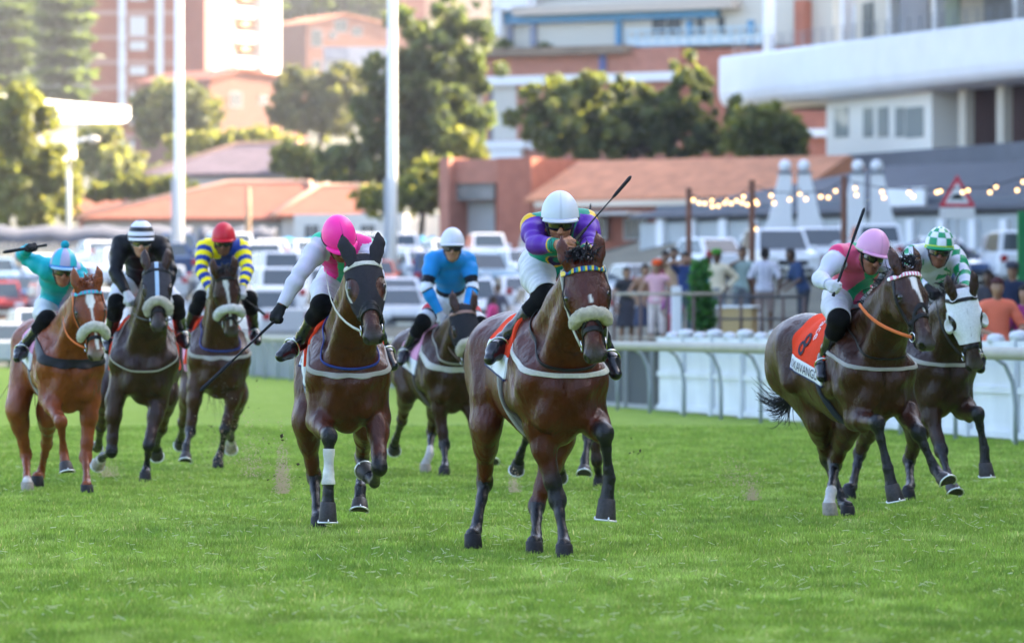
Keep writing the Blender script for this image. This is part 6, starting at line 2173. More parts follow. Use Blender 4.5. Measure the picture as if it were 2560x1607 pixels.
    # light masts
    for (u, v0, Y, lab, w0, w1) in ((447, 590, 262, 'tall white light mast rising out of the picture at left', 15, 13), (980, 620, 240, 'tall white light mast in front of the dark tree', 16, 13)):
        p = at(u, v0, Y); g = gz(p.x, Y)
        E = empty('light_mast', (p.x, Y, g), 0, lab, 'light mast', 'floodlight masts')
        m = MB(); k = Y / FP * .82
        m.tube([(0, 0, -.5), (0, 0, 6), (0, 0, 32)], [w0 * k, w0 * k * .95, w1 * k * .6], 16); m.build('mast', mat('mast_white', (.84, .84, .84), rough=.5), E)
        m = MB(); m.box(-w0 * k * 1.5, -w0 * k * .6, -.2, .2, 1.5, at(u, 448, Y).z - g); m.build('cable_box', mat('mast_grey', (.40, .42, .46), rough=.6), E)
    # street lamp
    Y = 330; p = at(172, 470, Y); g = gz(p.x, Y); k = Y / FP
    E = empty('street_lamp', (p.x, Y, g), 0, 'white curved arm street lamp beside the big tree at left', 'street lamp')
    q = lambda u, v: (at(u, v, Y).x - p.x, 0, at(u, v, Y).z - g)
    m = MB(); m.tube([(0, 0, -.3), q(172, 430), q(172, 392), q(178, 368), q(192, 354), q(215, 347)], [.13, .12, .11, .10, .09, .08], 8); m.build('pole', mat('lamp_white', (.7, .7, .68), rough=.5), E)
    m = MB(); m.ball(q(233, 348), .28, 12, (1.3, .9, .7)); m.build('lamp_head', mat('lamp_glass', (.8, .72, .6), rough=.3), E)
    # timber pole
    Y = 296; p = at(620, 640, Y); g = gz(p.x, Y)
    m = MB(); m.tube([(p.x, Y, g - .4), (p.x, Y, at(620, 468, Y).z)], [.19, .14], 10); tag(m.build('timber_pole', mat('timber', (.36, .24, .15), rough=.85, var=.25, scale=3)), 'bare timber pole standing between the carports', 'pole')
    # palisade fence on the left
    E = Fac('palisade_fence', 'pale palisade fence along the back of the car park at left', -20, 300, 720, 296, 'fence')
    m = MB(); a, zt = E.sz(-20, 608); b, zb = E.sz(720, 660)
    for x in np.arange(0, b, .28): m.box(x, x + .11, 0, .03, zb, zt + .05 * (int(x * 10) % 2))
    m.build('pales', mat('pale_timber', (.48, .43, .36), rough=.85), E.root)
    m = MB(); m.box(0, b, .03, .08, zt - .35, zt - .25); m.box(0, b, .03, .08, zb + .3, zb + .4); m.build('rails', mat('pale_timber'), E.root)

def build_trees():
    d1, d2, d3, d4 = (.085, .105, .042), (.125, .140, .048), (.135, .150, .065), (.100, .115, .062)
    tree('big yellow lit leafy tree at the far left edge', [(60, 300, 80, 80), (20, 400, 90, 110), (130, 420, 70, 90), (80, 520, 90, 70), (170, 500, 40, 60), (20, 270, 50, 50)], 345, d2, 9000, .30, 60, seed=2)
    tree('yellow green bushy tree right of the street lamp', [(230, 380, 60, 60), (300, 430, 70, 60), (370, 460, 60, 40), (260, 340, 45, 40), (420, 455, 40, 35)], 470, d3, 6000, .37, 300, seed=3)
    tree('round dark tree in front of the brick tower', [(440, 260, 95, 60), (400, 300, 80, 60), (500, 300, 60, 55)], 500, d4, 5200, .40, 440, seed=4)
    tree('pale sunlit round tree below the hill house', [(760, 240, 80, 60), (860, 220, 75, 55), (800, 290, 110, 50), (900, 260, 45, 45), (720, 290, 50, 40)], 505, (.085, .095, .045), 6500, .40, 800, seed=5)
    tree('light green bush row behind the dark roofed house', [(560, 360, 70, 30), (650, 350, 60, 30), (480, 370, 60, 35), (720, 380, 50, 40)], 450, d3, 4000, .37, 600, seed=6)
    tree('large dark green tree rising behind the right light mast', [(1080, 130, 110, 110), (1150, 60, 80, 80), (1000, 260, 120, 110), (1120, 280, 110, 120), (920, 350, 90, 80), (1030, 400, 130, 90), (1160, 400, 60, 70), (870, 420, 60, 40), (1180, 180, 60, 100), (900, 430, 100, 70), (830, 400, 50, 45), (960, 490, 90, 50), (1080, 250, 120, 130)], 360, (.070, .095, .050), 16000, .34, 1050, seed=7, trunk_r=.4)
    tree('yellow tinged shrub at the corner of the clubhouse', [(1150, 350, 35, 30), (1185, 385, 30, 20)], 350, d2, 1200, .26, 1160, seed=17)
    tree('spreading tree with sunlit yellow top in front of the clubhouse', [(1400, 280, 110, 80), (1350, 250, 70, 45), (1500, 240, 75, 65), (1560, 320, 110, 80), (1460, 350, 130, 50), (1640, 300, 90, 80), (1720, 230, 70, 75), (1700, 350, 110, 50), (1580, 240, 60, 40), (1810, 320, 60, 70)], 330, d1, 13000, .30, 1580, seed=8, trunk_r=.35)
    tree('sunlit rounded tree under the end of the white fascia', [(1900, 330, 85, 60), (1960, 350, 60, 50), (1850, 360, 50, 40)], 318, d2, 5000, .28, 1910, seed=9)
    tree('low bushes at the foot of the orange roof', [(330, 470, 60, 30), (430, 470, 50, 28), (250, 480, 40, 25)], 372, d2, 2600, .28, 330, seed=10)
    tree('hillside bushes right of the pale house', [(740, 400, 60, 40), (820, 420, 50, 30)], 380, d2, 2400, .28, 760, seed=14)
    tree('thin tree with visible trunk beside the gatehouse', [(1050, 480, 60, 50), (940, 500, 50, 40), (1080, 440, 50, 50)], 310, d2, 2600, .26, 1052, seed=15, trunk_r=.18)
    r = np.random.default_rng(3)
    conifer('tall tiered araucaria pine at the upper left', 158, 10, 240, 590, 62, 3)
    conifer('second tiered pine partly outside the left edge', 20, 30, 250, 600, 56, 4)
    # wooded hill: a far-off wood that reads as one mass
    n = 52000
    x = r.uniform(-250, 60, n); y = r.uniform(1062, 1250, n)
    z = ground_z(x, y) + abs(r.normal(3, 3, n)) + 3 * np.maximum(0, wob(np.stack([x, y, 0 * x], 1), .22, 8))
    P = np.stack([x, y, z], 1); t1 = r.normal(size=(n, 3)) * 1.1; t2 = r.normal(size=(n, 3)) * 1.1
    V = np.stack([P, P + t1, P + t1 + t2, P + t2], 1).reshape(-1, 3); b = np.arange(n) * 4
    c = np.array([.045, .065, .035])[None] * r.uniform(.6, 1.5, (n, 1))
    tag(mesh_np('hill_woodland', V, np.stack([b, b + 1, b + 2, b + 3], 1), _leaf, cols=np.repeat(c, 4, 0), smooth=False), 'hazy green woodland covering the hill behind the town', 'woodland', kind='stuff')
# ------------------------------------------------------------------ rails, barriers
RD = Vector((-.1446, .9895, 0)); RN = Vector((.9895, .1446, 0)); R0 = Vector((5.8, 65.3, 0))
def rail_pt(t, off=0.0, z=0.0): return R0 + RD * t + RN * off + Vector((0, 0, z))
def build_rails():
    E = empty('running_rail', R0, 0, 'long white racecourse running rail with curved steel legs', 'rail')
    m = MB()
    ts = np.linspace(-14, 205, 60)
    m.tube([rail_pt(t, -.34, 1.05) - R0 for t in ts], [.075] * len(ts), 10, flat=(1.0, (0, 0, 1)))
    m.build('rail_beam', mat('rail_white', (.34, .32, .27), rough=.6, var=.12, scale=3), E)
    proto = None
    for i in range(70):
        t = -12 + i * 3.1
        if t > 204: break
        if proto is None:
            m = MB()
            pts = [Vector((0, 0, -.2)), Vector((0, 0, .45)), Vector((-.03, -.004, .72)), Vector((-.12, -.016, .92)), Vector((-.27, -.04, 1.02))]
            m.tube(pts, [.028, .028, .028, .026, .024], 8)
            o = m.build('rail_leg', mat('leg_steel', (.30, .33, .36), rough=.45, metal=.3), E); proto = o
        else:
            o = proto.copy(); COL.objects.link(o); o.parent = E
        o.location = rail_pt(t) - R0
    # white barrier panels
    W = WHT()
    first = None
    ang = math.atan2(RD.y, RD.x)
    n = 0
    t = -10.0
    while t < 25.5:
        if first is None:
            P = empty('barrier_panel', rail_pt(t, .55), ang, 'white solid barrier panel with rounded post caps behind the rail', 'barrier', 'white barrier panels')
            m = MB(); m.box(.12, 2.38, -.025, .025, .02, 1.18); m.build('panel', mat('barrier_white', (.64, .66, .70), rough=.6, var=.12, scale=1.2), P)
            m = MB()
            for z in (.03, .56, 1.10): m.box(.12, 2.38, .026, .06, z, z + .08)
            m.build('battens', mat('barrier_white'), P)
            m = MB(); m.bevbox(-.09, .11, -.10, .10, -.1, 1.22, .02); m.build('post', mat('barrier_white'), P)
            m = MB(); m.lathe([(.12, 1.20), (.13, 1.25), (.11, 1.29), (.03, 1.31)], 14); m.build('post_cap', mat('barrier_white'), P)
            m = MB(); m.lathe([(.10, 1.16), (.11, 1.21), (.09, 1.25), (.03, 1.27)], 14, Matrix.Translation((1.25, 0, 0))); m.build('top_cap', mat('barrier_white'), P)
            first = P
        else:
            P = copy_tree(first); P.location = rail_pt(t, .55)
        t += 2.5
    F = empty('mesh_fence', rail_pt(26, .7), ang, 'low dark grey mesh fence between the rail and the car park', 'fence')
    m = MB()
    for x in np.arange(0, 52, .07): m.box(x, x + .028, -.01, .01, .0, .98)
    m.build('mesh', mat('mesh_grey', (.12, .13, .14), rough=.7), F)
    m = MB(); m.box(0, 52, .012, .05, .95, 1.02); m.box(0, 52, .012, .05, .0, .07)
    for x in np.arange(0, 52, 2.6): m.box(x, x + .06, .05, .11, -.1, 1.08)
    m.build('frame', mat('frame_grey', (.30, .31, .32), rough=.6), F)
    F = empty('concrete_wall', rail_pt(79, .9), ang, 'pale low concrete wall behind the far part of the rail', 'wall')
    m = MB(); m.box(0, 125, -.12, .12, -.2, 1.05); m.build('wall', mat('pale_concrete', (.24, .26, .26), rough=.9, var=.15, scale=.8), F)
    m = MB(); m.box(0, 125, -.18, .18, 1.05, 1.14); m.build('coping', mat('coping', (.34, .34, .31), rough=.9), F)
    # railings with posts round the spectators' terrace
    for (u0, u1, Y, v, lab) in ((1535, 1800, 108, 735, 'thin black terrace railing in front of the women watching'), (1800, 2010, 110, 742, 'thin black terrace railing in front of the man in the striped shirt')):
        a, b = at(u0, v, Y), at(u1, v, Y); g = gz((a.x + b.x) / 2, Y)
        E = empty('terrace_railing', (a.x, Y, g), 0, lab, 'railing', 'terrace railings')
        L = b.x - a.x; h = a.z - g
        m = MB(); m.tube([(0, 0, h), (L, 0, h)], .028, 8); m.tube([(0, 0, h * .45), (L, 0, h * .45)], .022, 8); m.build('rails', mat('rail_dark', (.06, .06, .065), rough=.5) if u0 > 1700 else mat('rail_cream', (.40, .36, .28), rough=.6), E)
        for i in range(5):
            m = MB(); m.tube([(L * i / 4, 0, -.1), (L * i / 4, 0, h)], .030, 8); m.build('post', mat('rail_brown', (.12, .08, .07), rough=.6), E)

# ------------------------------------------------------------------ cars
def make_car(kind):
    "front towards -Y"
    root = empty('parked_car', (0, 0, 0))
    dims = {'hatchback': (3.9, 1.72, 1.48), 'sedan': (4.5, 1.76, 1.45), 'suv': (4.6, 1.86, 1.78), 'pickup': (5.1, 1.84, 1.78)}[kind]
    L, Wd, H = dims; h = L / 2; w = Wd / 2
    belt = .62 * H
    # lower body: lofted sections along y
    if kind == 'hatchback': prof = [(-h, .30, .62), (-h + .12, .22, .78), (-h + .95, .20, .92), (.0, .20, belt + .02), (h - .25, .20, belt + .05), (h, .30, belt - .05)]
    elif kind == 'sedan': prof = [(-h, .30, .60), (-h + .15, .22, .74), (-h + 1.15, .20, .88), (.0, .20, belt), (h - .9, .20, belt + .02), (h - .1, .22, belt), (h, .32, .80)]
    elif kind == 'suv': prof = [(-h, .38, .80), (-h + .10, .30, 1.00), (-h + 1.1, .28, 1.10), (.0, .28, belt + .02), (h - .1, .28, belt + .03), (h, .40, belt - .1)]
    else: prof = [(-h, .40, .82), (-h + .10, .32, 1.02), (-h + 1.15, .30, 1.12), (.2, .30, 1.15), (h - .1, .30, 1.16), (h, .42, 1.10)]
    V, F = [], []
    for y, z0, z1 in prof:
        k = .90 if abs(y) > h - .05 else 1.0
        ring = [(-.86, z0), (-1, z0 + .12), (-1.0, (z0 + z1) * .55), (-.95, z1 - .05), (-.80, z1), (.80, z1), (.95, z1 - .05), (1.0, (z0 + z1) * .55), (1, z0 + .12), (.86, z0)]
        V += [(a * w * k, y, z) for a, z in ring]
    n = 10
    for i in range(len(prof) - 1):
        for j in range(n): F.append((i * n + j, i * n + (j + 1) % n, (i + 1) * n + (j + 1) % n, (i + 1) * n + j))
    F.append(tuple(range(n))); F.append(tuple((len(prof) - 1) * n + j for j in range(n - 1, -1, -1)))
    m = MB(); m.add(V, F, False)
    # cabin
    c = {'hatchback': (-.75, -.15, 1.35, 1.85), 'sedan': (-.70, .0, 1.05, 1.75), 'suv': (-.75, -.2, 1.9, 2.2), 'pickup': (-.75, -.15, .75, .95)}[kind]
    y0, y1, y2, y3 = c; zb = belt - .03; t = .80
    lo = [(-w * .93, y0, zb), (w * .93, y0, zb), (w * .93, y3, zb), (-w * .93, y3, zb)]
    hi = [(-w * t, y1, H - .04), (w * t, y1, H - .04), (w * t, y2, H - .03), (-w * t, y2, H - .03)]
    rf = [(-w * t * .92, y1 + .12, H), (w * t * .92, y1 + .12, H), (w * t * .92, y2 - .1, H), (-w * t * .92, y2 - .1, H)]
    m.add(lo + hi + rf, [(0, 1, 5, 4), (1, 2, 6, 5), (2, 3, 7, 6), (3, 0, 4, 7), (4, 5, 9, 8), (5, 6, 10, 9), (6, 7, 11, 10), (7, 4, 8, 11), (8, 9, 10, 11)])
    paint = mat('car_white', (.74, .75, .77), rough=.25, coat=.4)
    body = m.build('body', paint, root)
    gl = mat('car_glass', (.035, .05, .06), rough=.06, spec=.8)
    def pane(name, a, b, c_, d, ins=.12, off=.012):
        P = [Vector(q) for q in (a, b, c_, d)]; ctr = sum(P, Vector()) / 4
        nn = (P[1] - P[0]).cross(P[3] - P[0]).normalized()
        if nn.dot(ctr - Vector((0, (y1 + y2) / 2, belt))) < 0: nn = -nn
        Q = [p.lerp(ctr, ins) + nn * off for p in P]
        mm = MB(); mm.add([q for q in Q] + [q - nn * .02 for q in Q], [(0, 1, 2, 3), (7, 6, 5, 4), (0, 4, 5, 1), (1, 5, 6, 2), (2, 6, 7, 3), (3, 7, 4, 0)]); mm.build(name, gl, body)
    pane('windscreen', lo[0], lo[1], hi[1], hi[0]); pane('rear_window', lo[2], lo[3], hi[3], hi[2], .16)
    pane('side_window', lo[1], lo[2], hi[2], hi[1]); pane('side_window', lo[3], lo[0], hi[0], hi[3])
    hl = mat('headlight', (.75, .76, .78), rough=.1, spec=.8); tl = mat('taillight', (.35, .02, .02), rough=.2)
    zf = prof[1][2] - .12
    for s in (1, -1):
        mm = MB(); mm.bevbox(s * w * .72 - .18, s * w * .72 + .18, -h - .02, -h + .12, zf - .13, zf + .02, .03); mm.build('headlight', hl, root)
        mm = MB(); mm.bevbox(s * w * .76 - .12, s * w * .76 + .12, h - .08, h + .03, .78, 1.0, .03); mm.build('taillight', tl, root)
        mm = MB(); mm.bevbox(s * (w + .02) - .07, s * (w + .02) + .09 * s + .02, y0 + .10, y0 + .24, belt - .02, belt + .14, .03); mm.build('wing_mirror', paint, root)
    mm = MB(); mm.box(-w * .5, w * .5, -h - .015, -h + .05, zf - .28, zf - .12); mm.box(-w * .7, w * .7, -h - .012, -h + .05, prof[0][1] + .02, prof[0][1] + .14); mm.build('grille', mat('car_black', (.02, .02, .022), rough=.5), root)
    mm = MB(); mm.box(-.26, .26, -h - .03, -h - .016, zf - .42, zf - .31); mm.build('number_plate', mat('plate_pale', (.62, .6, .5), rough=.5), root)
    for sx in (1, -1):
        for y in (-h + .82, h - .82):
            M = Matrix.Translation((sx * (w - .10), y, .33)) @ Matrix.Rotation(R(90), 4, 'Y')
            mm = MB(); mm.lathe([(.2, -.1), (.30, -.10), (.33, -.06), (.33, .06), (.30, .10), (.2, .1)], 16, M); wl = mm.build('wheel', mat('tyre', (.02, .02, .02), rough=.9), root)
            mm = MB(); mm.lathe([(.02, -.108), (.20, -.104), (.20, .104), (.02, .108)], 14, M); mm.build('rim', mat('rim_alloy', (.5, .5, .52), rough=.3, metal=.7), wl)
    if kind == 'pickup':
        mm = MB(); mm.box(-w * .86, w * .86, 1.0, h - .12, 1.161, 1.17); mm.build('load_bed_cover', mat('car_black'), root)
    return root

def landmark(u):
    for lim, t in ((110, 'at the far left edge'), (215, 'behind the turquoise rider'), (300, 'between the turquoise and black riders'), (430, 'behind the black rider'), (500, 'just left of the red helmet'), (610, 'behind the red helmeted rider'), (760, 'left of the pink rider'), (890, 'behind the pink rider'), (990, 'right of the pink rider'), (1070, 'left of the light blue rider'), (1190, 'behind the light blue rider'), (1330, 'left of the purple rider'), (1480, 'behind the purple rider'), (1640, 'right of the purple rider'), (1790, 'behind the watching women'), (1960, 'behind the striped shirt man'), (2120, 'left of the pale pink helmet'), (2250, 'behind the pale pink helmet'), (2420, 'behind the chequered helmet')):
        if u < lim: return t
    return 'near the green post'

def build_cars():
    protos = {k: make_car(k) for k in ('hatchback', 'sedan', 'suv', 'pickup')}
    used = set()
    paints = {'white': (.76, .77, .79), 'silver': (.46, .48, .50), 'grey': (.18, .19, .21), 'dark blue': (.03, .06, .14), 'red': (.42, .04, .03), 'orange red': (.60, .12, .05), 'pale blue': (.30, .42, .50)}
    pm = {k: mat('car_paint_' + k.replace(' ', '_'), v, rough=.25, coat=.4) for k, v in paints.items()}
    r = np.random.default_rng(12)
    lst = []
    for row, (Y, step, off) in enumerate(((186, 168, 20), (206, 152, 90), (229, 136, 20), (254, 124, 70), (280, 112, 20))):
        u = -20 + off
        while u < 2580:
            lst.append([u + r.uniform(-14, 14), Y + r.uniform(-1.5, 1.5), row, None, None, 180 * int(r.uniform() < .5) + r.normal(12, 7)])
            u += step
    lst.append([1948, 180, 0, 'suv', 'white', 8])
    rows = ('front row', 'second row', 'third row', 'fourth row', 'fifth row', 'back row')
    seen = {}
    for u, Y, row, kind, colr, rot in lst:
        x = (u - 1280) * Y / FP
        if colr is None and (abs(u - 1948) < 150 and row < 1 or (row > 1 and u > 1450)): continue
        if kind is None:
            kind = ['hatchback', 'sedan', 'suv', 'pickup', 'hatchback', 'suv'][int(r.uniform() * 6)]
            colr = ['white', 'white', 'white', 'white', 'silver', 'silver', 'white', 'dark blue', 'pale blue', 'white'][int(r.uniform() * 10)]
            if row == 2 and abs(u - 950) < 60: colr, kind = 'orange red', 'hatchback'
            if row == 2 and u < 90: colr = 'red'
            if row == 3 and abs(u - 690) < 56: colr, kind, rot = 'white', 'pickup', 5
        p = protos[kind]
        if kind in used:
            o = copy_tree(p)
        else:
            o = p; used.add(kind)
        o.location = (x, Y, gz(x, Y) - .02)
        o.rotation_euler.z = R(rot)
        face = 'nose towards us' if abs(rot) < 60 else 'tail towards us'
        lab = '%s %s parked %s, %s, %s' % (colr, kind, face, rows[row], landmark(u))
        k = seen.get(lab, 0); seen[lab] = k + 1
        if k: lab = lab.replace(' parked', ' also parked right of its twin')
        tag(o, ' '.join(lab.split()[:16]), 'car', 'cars in the car park')
        for ch in o.children:
            if ch.name.split('.')[0] in ('body', 'wing_mirror'):
                ch.material_slots[0].link = 'OBJECT'; ch.material_slots[0].material = pm[colr]
    for k, p in protos.items():
        if k not in used:
            for c in p.children_recursive: bpy.data.objects.remove(c)
            bpy.data.objects.remove(p)

# ------------------------------------------------------------------ spectators
def person(label, u, Y, h, face, top, bottom, skin=(.20, .10, .06), hair=(.012, .010, .010), hands=None, sleeve=.45, leg=2.0, hat=None, skirt=False, sit=False, z=None, group='spectators on the terrace', cat='spectator', stripes=None, lean=0.0):
    x = (u - 1280) * Y / FP
    g = gz(x, Y) if z is None else z
    root = empty('person', (x, Y, g), R(face), label, cat, group)     # local -Y is the way they face
    A = Sculpt()
    s = h / 1.75
    q = lambda a, b, c: _v((a, b - lean * max(0, c - .9) , c)) * s
    hipz = .92
    A.ell(q(0, 0, hipz + .02), _v((.165, .12, .13)) * s, k=.06, tag='pelvis')
    A.cap(q(0, 0, hipz + .1), q(0, 0, 1.30), .135 * s, .155 * s, k=.07, tag='torso', flat=((0, 1, 0), .75))
    A.cap(q(-.13, 0, 1.40), q(.13, 0, 1.40), .075 * s, .075 * s, k=.06, tag='torso')
    A.cap(q(0, .0, 1.42), q(0, -.02, 1.56), .055 * s, .052 * s, k=.03, tag='neck')
    hc = q(0, -.03, 1.64)
    A.ell(hc, _v((.076, .092, .112)) * s, k=.03, tag='head')
    A.ell(hc + _v((0, -.035, -.06)) * s, _v((.055, .05, .06)) * s, k=.03, tag='head')
    A.cap(hc + _v((0, -.09, .0)) * s, hc + _v((0, -.108, -.03)) * s, .011 * s, .015 * s, k=.01, tag='head')
    for e in (1, -1):
        A.ell(hc + _v((e * .078, .0, -.01)) * s, _v((.012, .022, .032)) * s, k=.01, tag='head')
    hands = hands or ((-.26, -.06, .80), (.26, -.06, .80))
    par = {}
    for i, e in ((0, -1), (1, 1)):
        sh = q(e * .185, 0, 1.39)
        hd = q(*hands[i])
        d = hd - sh; L = np.linalg.norm(d); mx = .56 * s
        if L > mx: hd = sh + d / L * mx; L = mx; d = hd - sh
        bend = math.sqrt(max((.30 * s) ** 2 - (L / 2) ** 2, 0))
        out = _v((e * .8, .5, -.5)); out = nrm(out - d / L * (out @ d / L))
        el = sh + d / 2 + out * bend
        A.chain([(sh, .060 * s), (sh + (el - sh) * .5, .050 * s), (el, .042 * s), (el + (hd - el) * .9, .030 * s)], k=.04, tag='arm')
        dd = nrm(hd - el)
        A.cap(hd, hd + dd * .06 * s, .030 * s, .028 * s, k=.02, tag='hand')
        for f in range(4): A.cap(hd + dd * .06 * s + _v(((f - 1.5) * .016, 0, 0)) * s, hd + dd * .13 * s + _v(((f - 1.5) * .02, -.01, -.01)) * s, .009 * s, .008 * s, k=.01, tag='hand')
        A.cap(hd + dd * .03 * s, hd + dd * .06 * s + _v((-e * .04, -.01, 0)) * s, .011 * s, .009 * s, k=.01, tag='hand')
        kn = q(e * .11, -.03, .49); an = q(e * .12, .02, .09)
        if sit: kn = q(e * .12, -.42, .90); an = q(e * .12, -.42, .48)
        A.chain([(q(e * .09, 0, hipz), .095 * s), (kn, .058 * s)], k=.05, tag='thigh')
        A.chain([(kn, .056 * s), (kn + (an - kn) * .35, .056 * s), (an, .038 * s)], k=.03, tag='shank')
        A.cap(an + _v((0, .03, -.04)) * s, an + _v((e * .03, -.15, -.05)) * s, .042 * s, .034 * s, k=.03, tag='foot')
        par[i] = (sh, el, hd)
    V, F = A.mesh(.020, 1); N = vnormals(V, F)
    c = np.tile(_v(skin), (len(V), 1))
    body = mesh_np('body', V, F, mat('skin', rough=.5, spec=.4, attr=True, var=.06, scale=60), root, c)
    dt = A.dists(V, ('torso',)); da = A.dists(V, ('arm',)); dp = A.dists(V, ('pelvis',)); dl = A.dists(V, ('thigh', 'shank')); dh = A.dists(V, ('head', 'neck')); dhd = A.dists(V, ('hand',)); df = A.dists(V, ('foot',))
    at_ = np.zeros(len(V)); bd = np.full(len(V), 9.)
    for i in (0, 1):
        for b, (p, r_) in enumerate(((par[i][0], par[i][1]), (par[i][1], par[i][2]))):
            ba = r_ - p; t = np.clip(((V - p) @ ba) / (ba @ ba), 0, 1); dd = np.linalg.norm(V - p - t[:, None] * ba, axis=1)
            up = dd < bd; bd[up] = dd[up]; at_[up] = b + t[up]
    cname = lambda p, c_: p + '_%02d%02d%02d' % tuple(int(x * 99) for x in c_)
    hem = hipz * s - .04
    s_t = np.minimum(np.minimum(dh, .3) - np.minimum(dt, da) + .015, V[:, 2] - hem)
    s_t = np.minimum(s_t, np.where(da < dt, (sleeve * 2 - at_) * .2, .05)); s_t = np.minimum(s_t, dhd - .01)
    s_t = np.where((dl < np.minimum(dt, np.minimum(da, dp)) - .02) , -.01, s_t)
    tc_ = np.tile(_v(top), (len(V), 1))
    if stripes is not None: tc_[(np.floor(V[:, 0] / .028).astype(int) % 3) == 0] = stripes
    shell('top', V, F, N, s_t, .014, mat('cloth', rough=.85, attr=True), root, tc_, disp=.006 * wob(V, 16, 3))
    if skirt:
        m = MB(); m.lathe([(.15 * s, hem + .12), (.20 * s, hem - .05), (.24 * s, hem - .35), (.27 * s, .45 * s)], 18); m.build('skirt', mat(cname('cloth', bottom), bottom, rough=.85), root)
    else:
        s_b = np.minimum(np.minimum(dt, da) - np.minimum(dp, dl), df - .01 + np.maximum(0, 0))
        s_b = np.minimum(s_b + .01, np.where(V[:, 2] < hem + .1, .05, -.01)); s_b = np.minimum(s_b, V[:, 2] - (1 - leg / 2) * .92 * s - .07)
        s_b = np.minimum(s_b, dhd - .01)
        shell('trousers', V, F, N, s_b, .012, mat(cname('cloth', bottom), bottom, rough=.85), root, disp=.005 * wob(V, 14, 5))
    s_s = .03 - df
    shell('shoe', V, F, N, np.minimum(s_s, .14 * s - V[:, 2]), .008, mat('shoe_dark', (.03, .03, .03), rough=.6), root)
    hl = V - hc
    s_h = np.minimum(.02 - A.dists(V, ('head',)), np.maximum(hl[:, 1] - .02 * s, hl[:, 2] - .045 * s) )
    s_h = np.minimum(s_h, hl[:, 2] + .08 * s)
    shell('hair', V, F, N, s_h, .022, mat(cname('hair', hair), hair, rough=.8), root, disp=.006 * wob(V, 40, 3))
    if hat is not None:
        m = MB(); M = Matrix.Translation(Vector(hc + _v((0, 0, .06)) * s))
        m.lathe([(.115 * s, -.02), (.112 * s, .04), (.085 * s, .085), (.02, .10)], 16, M); m.box(-.08 * s, .08 * s, -.20 * s, -.09 * s, -.02, -.005, M); m.build('cap', mat(cname('cap', hat), hat, rough=.8), root)
    return root

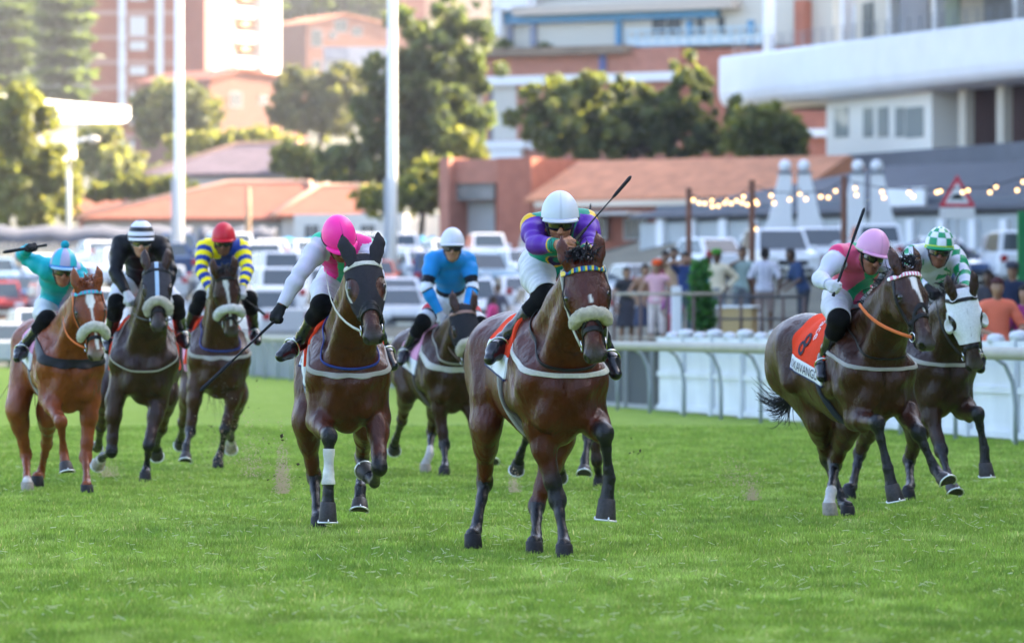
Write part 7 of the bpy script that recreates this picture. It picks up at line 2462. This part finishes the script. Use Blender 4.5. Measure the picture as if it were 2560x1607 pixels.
def build_people():
    sk1, sk2, sk3 = (.19, .095, .055), (.28, .15, .09), (.10, .05, .03)
    person('dark haired woman with bare shoulders and a dark skirt at the left of the terrace', 1612, 117, 1.68, 15, (.30, .17, .11), (.03, .04, .08), sk2, hands=((-.2, -.2, 1.0), (.2, -.25, 1.1)), sleeve=.05, skirt=True)
    person('woman in an orange hat, white and pink dress on the terrace', 1643, 116, 1.70, -10, (.62, .35, .40), (.60, .52, .50), sk2, hat=srgb('#d0501c'), hands=((-.25, -.1, .9), (.15, -.3, 1.1)), sleeve=.1, leg=1.6)
    person('person with a raised phone standing behind the orange hat', 1684, 121, 1.85, 10, (.42, .28, .18), (.20, .2, .22), sk1, hands=((-.08, -.32, 1.60), (.10, -.32, 1.60)), sleeve=.3)
    person('man in a navy shirt with both elbows raised beside the plant', 1712, 117, 1.72, 25, (.03, .06, .18), (.10, .16, .16), sk2, hands=((-.10, -.2, 1.58), (.10, -.2, 1.56)), sleeve=.45)
    person('child in a purple, blue and red top in front of the women', 1680, 114, 1.15, 0, (.28, .08, .22), (.50, .06, .12), sk1, hands=((-.2, -.15, .9), (.2, -.15, .9)))
    person('man in a green cap and cream jumper, hands on hips', 1792, 117, 1.74, -5, (.66, .58, .42), (.20, .22, .24), sk3, hat=srgb('#3c7a22'), hands=((-.22, -.02, 1.0), (.22, -.02, 1.0)), sleeve=1.0)
    person('bearded man in a grey green shirt with one hand at his chin', 1856, 119, 1.84, -8, (.26, .34, .32), (.12, .13, .15), sk1, hair=(.03, .015, .01), hands=((-.10, -.22, 1.46), (.26, -.05, .85)), sleeve=.45)
    person('stout man in a striped shirt and shorts with his back turned', 1912, 117, 1.80, 172, (.62, .62, .68), (.24, .18, .16), sk3, sleeve=.45, leg=1.1, stripes=(.22, .22, .32))
    person('man in a navy polo leaning over behind the orange number cloth', 2010, 115, 1.75, -75, (.025, .05, .12), (.04, .045, .06), sk3, hands=((-.2, -.42, .95), (.2, -.40, .95)), sleeve=.45, lean=.35)
    person('woman in an orange and pink top leaning on the white barrier', 2492, 70, 1.70, 10, (.70, .16, .09), (.72, .72, .76), sk2, hair=(.05, .012, .015), hands=((-.16, -.30, 1.06), (.18, -.30, 1.06)), sleeve=.45, z=.24)
    person('man in navy shirt and cap standing behind the orange woman', 2532, 96, 1.85, -15, (.012, .02, .05), (.03, .03, .04), sk2, hat=(.05, .05, .07), sleeve=.45, z=.55)
    person('man in purple and blue top at the right edge', 2562, 70.5, 1.66, 8, (.28, .04, .16), (.04, .20, .55), sk2, hands=((-.16, -.32, 1.0), (.18, -.3, 1.0)), sleeve=.9, z=.2)
    person('woman in a bright pink top beyond the rail left of the leading horse', 1232, 150, 1.6, 70, (.62, .06, .22), (.4, .4, .45), sk3, sleeve=.6, z=.55)
    person('second head in dark clothes behind the pink topped woman', 1243, 158, 1.75, -20, (.10, .09, .12), (.05, .05, .06), sk1, z=.75)
    person('woman in a black dress at the left end of the terrace railing', 1566, 119, 1.66, 20, (.03, .03, .035), (.03, .03, .035), sk2, sleeve=.2, skirt=True)
    person('man in a maroon shirt between the women and the phone holder', 1664, 122, 1.80, -20, (.22, .04, .06), (.06, .06, .08), sk3)
    person('woman in a teal top just right of the plant', 1768, 121, 1.66, 12, (.05, .22, .24), (.05, .05, .06), sk1, hands=((-.15, -.25, 1.2), (.15, -.25, 1.2)))
    person('man in a charcoal suit beside the green post', 2470, 97, 1.80, -10, (.04, .04, .05), (.04, .04, .05), sk3, sleeve=.95, z=.5)
    # terrace things
    Y = 112
    a = at(1795, 840, Y); g = gz(a.x, Y); k = Y / FP
    E = empty('serving_cabinet', (a.x, Y, g), R(-18), 'tan cabinet with a white top on the terrace', 'cabinet')
    hh = at(0, 770, Y).z - g
    m = MB(); m.bevbox(0, 88 * k, 0, .45, -.1, hh, .015); m.build('carcass', mat('tan_board', (.42, .30, .14), rough=.7), E)
    m = MB(); m.bevbox(-.03, 88 * k + .03, -.04, .5, hh, hh + .05, .012); m.build('top', WHT(), E)
    tree('leafy green bamboo like plant on the terrace', [(1748, 690, 22, 40), (1752, 760, 30, 45), (1755, 800, 28, 30)], 113, (.03, .12, .03), 1300, .10, 1752, seed=22, cat='plant', name='potted_plant', group=None, trunk_r=.03)
    for (u, v, lab) in ((1693, 735, 'white banner post on the terrace beside the plant'), (1890, 800, 'white pedestal behind the tan cabinet')):
        q = at(u, v, 112); g = gz(q.x, 112)
        m = MB(); m.bevbox(q.x - .10, q.x + .10, 112.5, 112.65, g - .1, at(u, v - 20, 112).z, .02); tag(m.build('pedestal', WHT()), lab, 'pedestal', 'white terrace pedestals')
# ------------------------------------------------------------------ assemble: setting, buildings, things, small details
build_ground()
build_grandstand()
build_clubhouse()
build_brick_shed()
build_entrance()
build_town()
build_trees()
build_rails()
build_cars()
build_people()
for f in (race1, race2, race3, race4, race5, race6, race7, race8, race9):
    f()
clods()
r_ = np.random.default_rng(77); n_ = 11000  # added leaf cards behind the camera, there only to cut frontal sky light
P_ = np.stack([r_.uniform(-75, 20, n_), r_.uniform(-30, -16, n_), r_.uniform(.2, 21, n_)], 1)
t1_, t2_ = r_.normal(0, .55, (n_, 3)), r_.normal(0, .55, (n_, 3))
tag(mesh_np('sky_blocker', np.stack([P_, P_ + t1_, P_ + t1_ + t2_, P_ + t2_], 1).reshape(-1, 3), np.arange(n_ * 4).reshape(-1, 4), _leaf, cols=np.tile(_v((.04, .06, .025)), (n_ * 4, 1)), smooth=False), 'unseen leaf cards added behind the camera to block sky light', 'woodland', kind='stuff')
# ------------------------------------------------------------------ the evening haze over the town
hm_ = bpy.data.materials.new('haze'); hm_.use_nodes = True
hm_.node_tree.nodes.remove(hm_.node_tree.nodes['Principled BSDF'])
pv = hm_.node_tree.nodes.new('ShaderNodeVolumePrincipled')
pv.inputs['Color'].default_value = (.95, .96, 1, 1)
pv.inputs['Density'].default_value = .0001
pv.inputs['Anisotropy'].default_value = .45
hm_.node_tree.links.new(pv.outputs[0], hm_.node_tree.nodes['Material Output'].inputs['Volume'])
m = MB(); m.box(-430, 430, -20, 1510, -2, 260)
tag(m.build('haze', hm_), 'pale evening haze hanging over the town', 'haze', kind='stuff')
